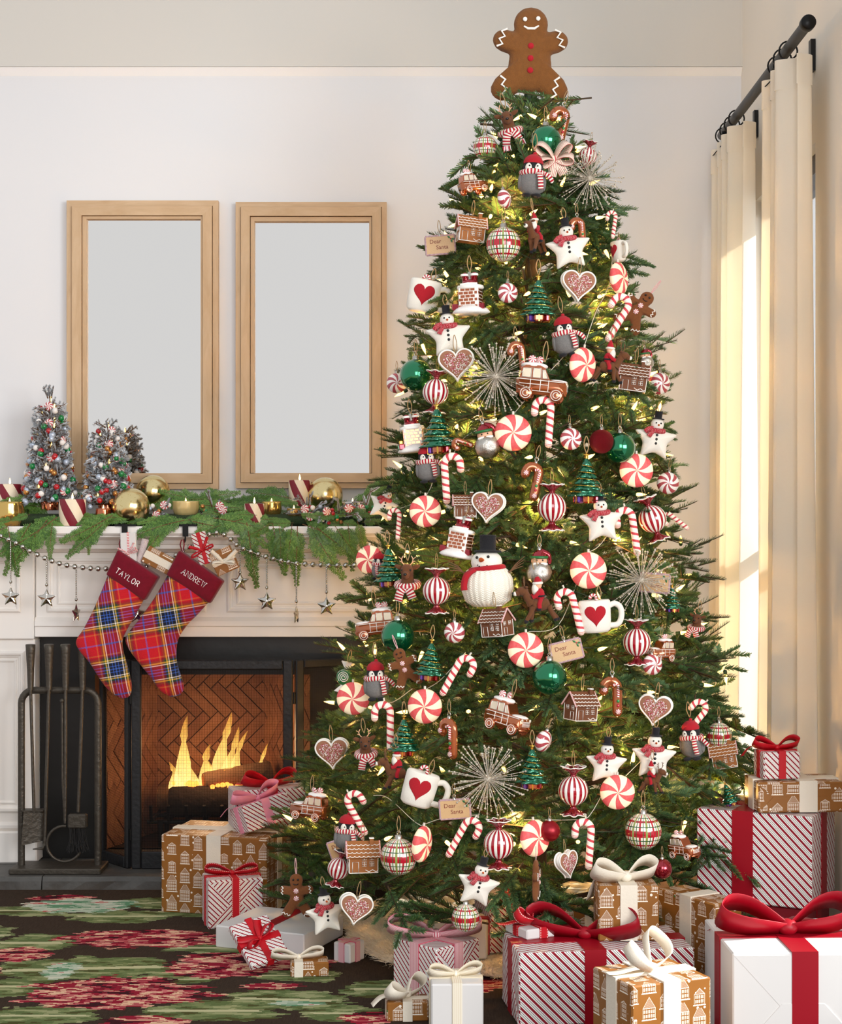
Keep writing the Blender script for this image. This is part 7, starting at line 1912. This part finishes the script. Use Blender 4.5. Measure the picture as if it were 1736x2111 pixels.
def stocking(label, cuff, pairs, name, o0, ang, serif):
    cuff = ZS(cuff); top = cuff[0]; e = empty('christmas_stocking', (top[0], DS, top[1])); tag(e, label, 'stocking', 'tartan stockings on the mantel')
    rel = lambda pts: [(x-top[0], z-top[1]) for x, z in pts]
    Lp = smooth_open([Vector((x, z, 0)) for x, z in rel(ZS([p[0] for p in pairs]))], 5); Rp = smooth_open([Vector((x, z, 0)) for x, z in rel(ZS([p[1] for p in pairs]))], 5)
    n = len(Lp); sg = 24; v = []; fs = []
    for i in range(n):
        m = (Lp[i]+Rp[i])/2; h = (Rp[i]-Lp[i])/2; t = min(.034, h.length*.62)
        for k in range(sg):
            a = 2*pi*k/sg; ca = math.copysign(abs(math.cos(a))**.85, math.cos(a)); sa = math.copysign(abs(math.sin(a))**.7, math.sin(a)); q = m+h*ca; v.append((q.x, -t*sa, q.y))
    for i in range(n-1):
        for k in range(sg): fs.append((i*sg+k, (i+1)*sg+k, (i+1)*sg+(k+1) % sg, i*sg+(k+1) % sg))
    fs += [tuple(range(sg)), tuple(range((n-1)*sg, n*sg))[::-1]]
    b = MB(); b.add(v, fs, 0, [[(v[i][0]+(v[i][1] if v[i][1] > 0 else 0), v[i][2]) for i in f] for f in fs], True); b.build('foot_and_leg', M_tartan, e)
    q = rel(cuff); q2 = []
    for i in range(4):
        p0, p1, p2 = Vector(q[i-1]), Vector(q[i]), Vector(q[(i+1) % 4])
        for t in (0, .5, 1): a_, c_ = p1.lerp(p0, .05), p1.lerp(p2, .05); k = a_*(1-t)**2+p1*2*t*(1-t)+c_*t*t; q2.append((k.x, k.y))
        for t in (.2, .4, .6, .8): k = p1.lerp(p2, .05+.90*t); q2.append((k.x, k.y))
    cc = (sum(x for x, z in q)/4, sum(z for x, z in q)/4)
    if sum(q2[i-1][0]*q2[i][1]-q2[i][0]*q2[i-1][1] for i in range(len(q2))) < 0: q2 = q2[::-1]
    b = MB(); b.pillow(q2, .040, cc, 7, 0, None, (1, .985, .96, .9, .7, .4)); cf = b.build('cuff', M_velvet, e)
    u = Vector((math.cos(ang), 0, math.sin(ang))); v = Vector((-math.sin(ang), 0, math.cos(ang))); x = 0; h = .0190
    O = Vector((pxm(*o0)[0]-top[0], -.041, pxm(*o0)[1]-top[1]))
    for ch in name:
        b = MB(); wd = .0118
        for st in LET[ch]: b.tube([O+u*(x+p*wd)+v*(z*h) for p, z in st], .0011 if serif else .0014, 5)
        if serif:
            for p, z in SERIF.get(ch, []): b.tube([O+u*(x+p*wd-.0028)+v*z*h, O+u*(x+p*wd+.0028)+v*z*h], .0008, 4)
        b.build('letter', M_thread, cf); x += wd*(1.2 if ch == 'W' else 1 if ch in 'ANTYO' else .86)+.0050
    b = MB(); b.tube([(0.006, .0, -.005), (.0, -.0, .018), (.004, 0, .034), (.012, 0, .034), (.014, 0, .018), (.010, 0, -.005)], .0022, 6); b.build('hanging_loop', M_velvet, e)
    return e
stocking('tartan stocking with burgundy cuff, plain sans-serif name, left one', [(820, 240), (1100, 430), (1000, 595), (738, 415)], [((750, 400), (1000, 570)), ((660, 620), (935, 690)), ((580, 780), (880, 785)), ((525, 870), (845, 865)), ((548, 938), (848, 935)), ((620, 1025), (868, 1010)), ((700, 1150), (893, 1105)), ((760, 1220), (908, 1185)), ((825, 1262), (898, 1240)), ((855, 1268), (880, 1260))], 'TAYLOR', (241, 1179), R_(-33), False)
stocking('tartan stocking with burgundy cuff, serif-lettered name, right one', [(1240, 245), (1545, 460), (1450, 615), (1150, 415)], [((1165, 400), (1450, 590)), ((1060, 580), (1370, 680)), ((960, 720), (1290, 762)), ((880, 820), (1232, 850)), ((863, 870), (1216, 930)), ((895, 940), (1217, 1000)), ((960, 1025), (1230, 1065)), ((1040, 1125), (1250, 1125)), ((1105, 1215), (1267, 1195)), ((1165, 1252), (1245, 1238)), ((1190, 1256), (1220, 1250))], 'ANDREW', (377, 1181), R_(-33), True)
for px, lab in ((258, 'black metal stocking hook over the left stocking'), (383, 'black metal stocking hook over the right stocking')):
    p = P(px, 1085, 5.88); e = empty('stocking_hook', (p.x, 5.90, ZT)); tag(e, lab, 'stocking hook', 'stocking hooks')
    b = MB(); b.box((.0, .03, .004), (.075, .10, .006)); b.build('weight_plate', M_black, e)
    b = MB(); b.box((0, -.028, -.014), (.020, .006, .044)); b.box((0, -.012, .003), (.020, .030, .006)); b.build('drop_plate', M_black, e)
    b = MB(); b.tube([(0, -.03, -.03), (0, -.032, -.05), (0, -.05, -.055), (0, -.06, -.045)], .003, 6); b.build('hook', M_black, e)
def sgift(label, px, py, w, h, t, roll, paper, rib, rw, bands, bw=None, yo=.0):
    p = P(px, py, DS+.004+yo); k = DS/F; e = empty('stocking_gift', p); tag(e, label, 'gift', 'little gifts in the stockings')
    M = Matrix.Rotation(-R_(roll), 4, 'Y'); e.rotation_euler = M.to_euler()
    b = MB(); b.rbox((0, 0, 0), (w*k, t, h*k), .002); b.build('wrapped_box', paper, e)
    if 'v' in bands: b = MB(); b.rbox((0, 0, 0), (rw, t+.002, h*k+.002), .0005); b.build('ribbon', rib, e)
    if 'h' in bands: b = MB(); b.rbox((0, 0, 0), (w*k+.002, t+.0026, rw), .0005); b.build('ribbon', rib, e)
    if bw: bow(e, (bw.pop('x', 0), -t/2-.001, bw.pop('z', 0)), rot=(pi/2, 0, 0), **bw)
sgift('white stick gift tied with red bakers twine in left stocking', 266, 1128, 32, 60, .03, 2, M_whitepaper, M_twinered, .008, 'v', dict(L=.035, w=.006, ang=.3, m=M_twinered, lift=.5, loops=4, z=-.02))
sgift('brown gift with cream ribbon poking from left stocking', 328, 1155, 62, 36, .035, -28, M_kraft, M_ribcream, .026, 'h', None, .0)
p = P(292, 1140, DS+.01); e = MB(); e.lathe([(.012, -.05), (.0125, .05), (.0115, .05), (.011, -.05)], 18); o = e.build('paper_roll', M_stripeS); o.location = p; o.rotation_euler = (0, R_(16), 0); tag(o, 'rolled red striped paper tube in the left stocking', 'paper roll')
sgift('striped stick gift with red ribbon bow in right stocking', 418, 1130, 30, 66, .03, 17, M_stripeS, M_ribred, .014, 'v', dict(L=.045, w=.010, ang=.2, m=M_ribred, lift=.4, tail_len=.05, z=-.008))
sgift('brown gift with champagne bow poking from right stocking', 462, 1156, 48, 50, .035, 24, M_kraft, M_ribcream, .012, 'h', dict(L=.04, w=.014, ang=-.4, m=M_ribcream, lift=.4, tail_len=.06, z=-.006))
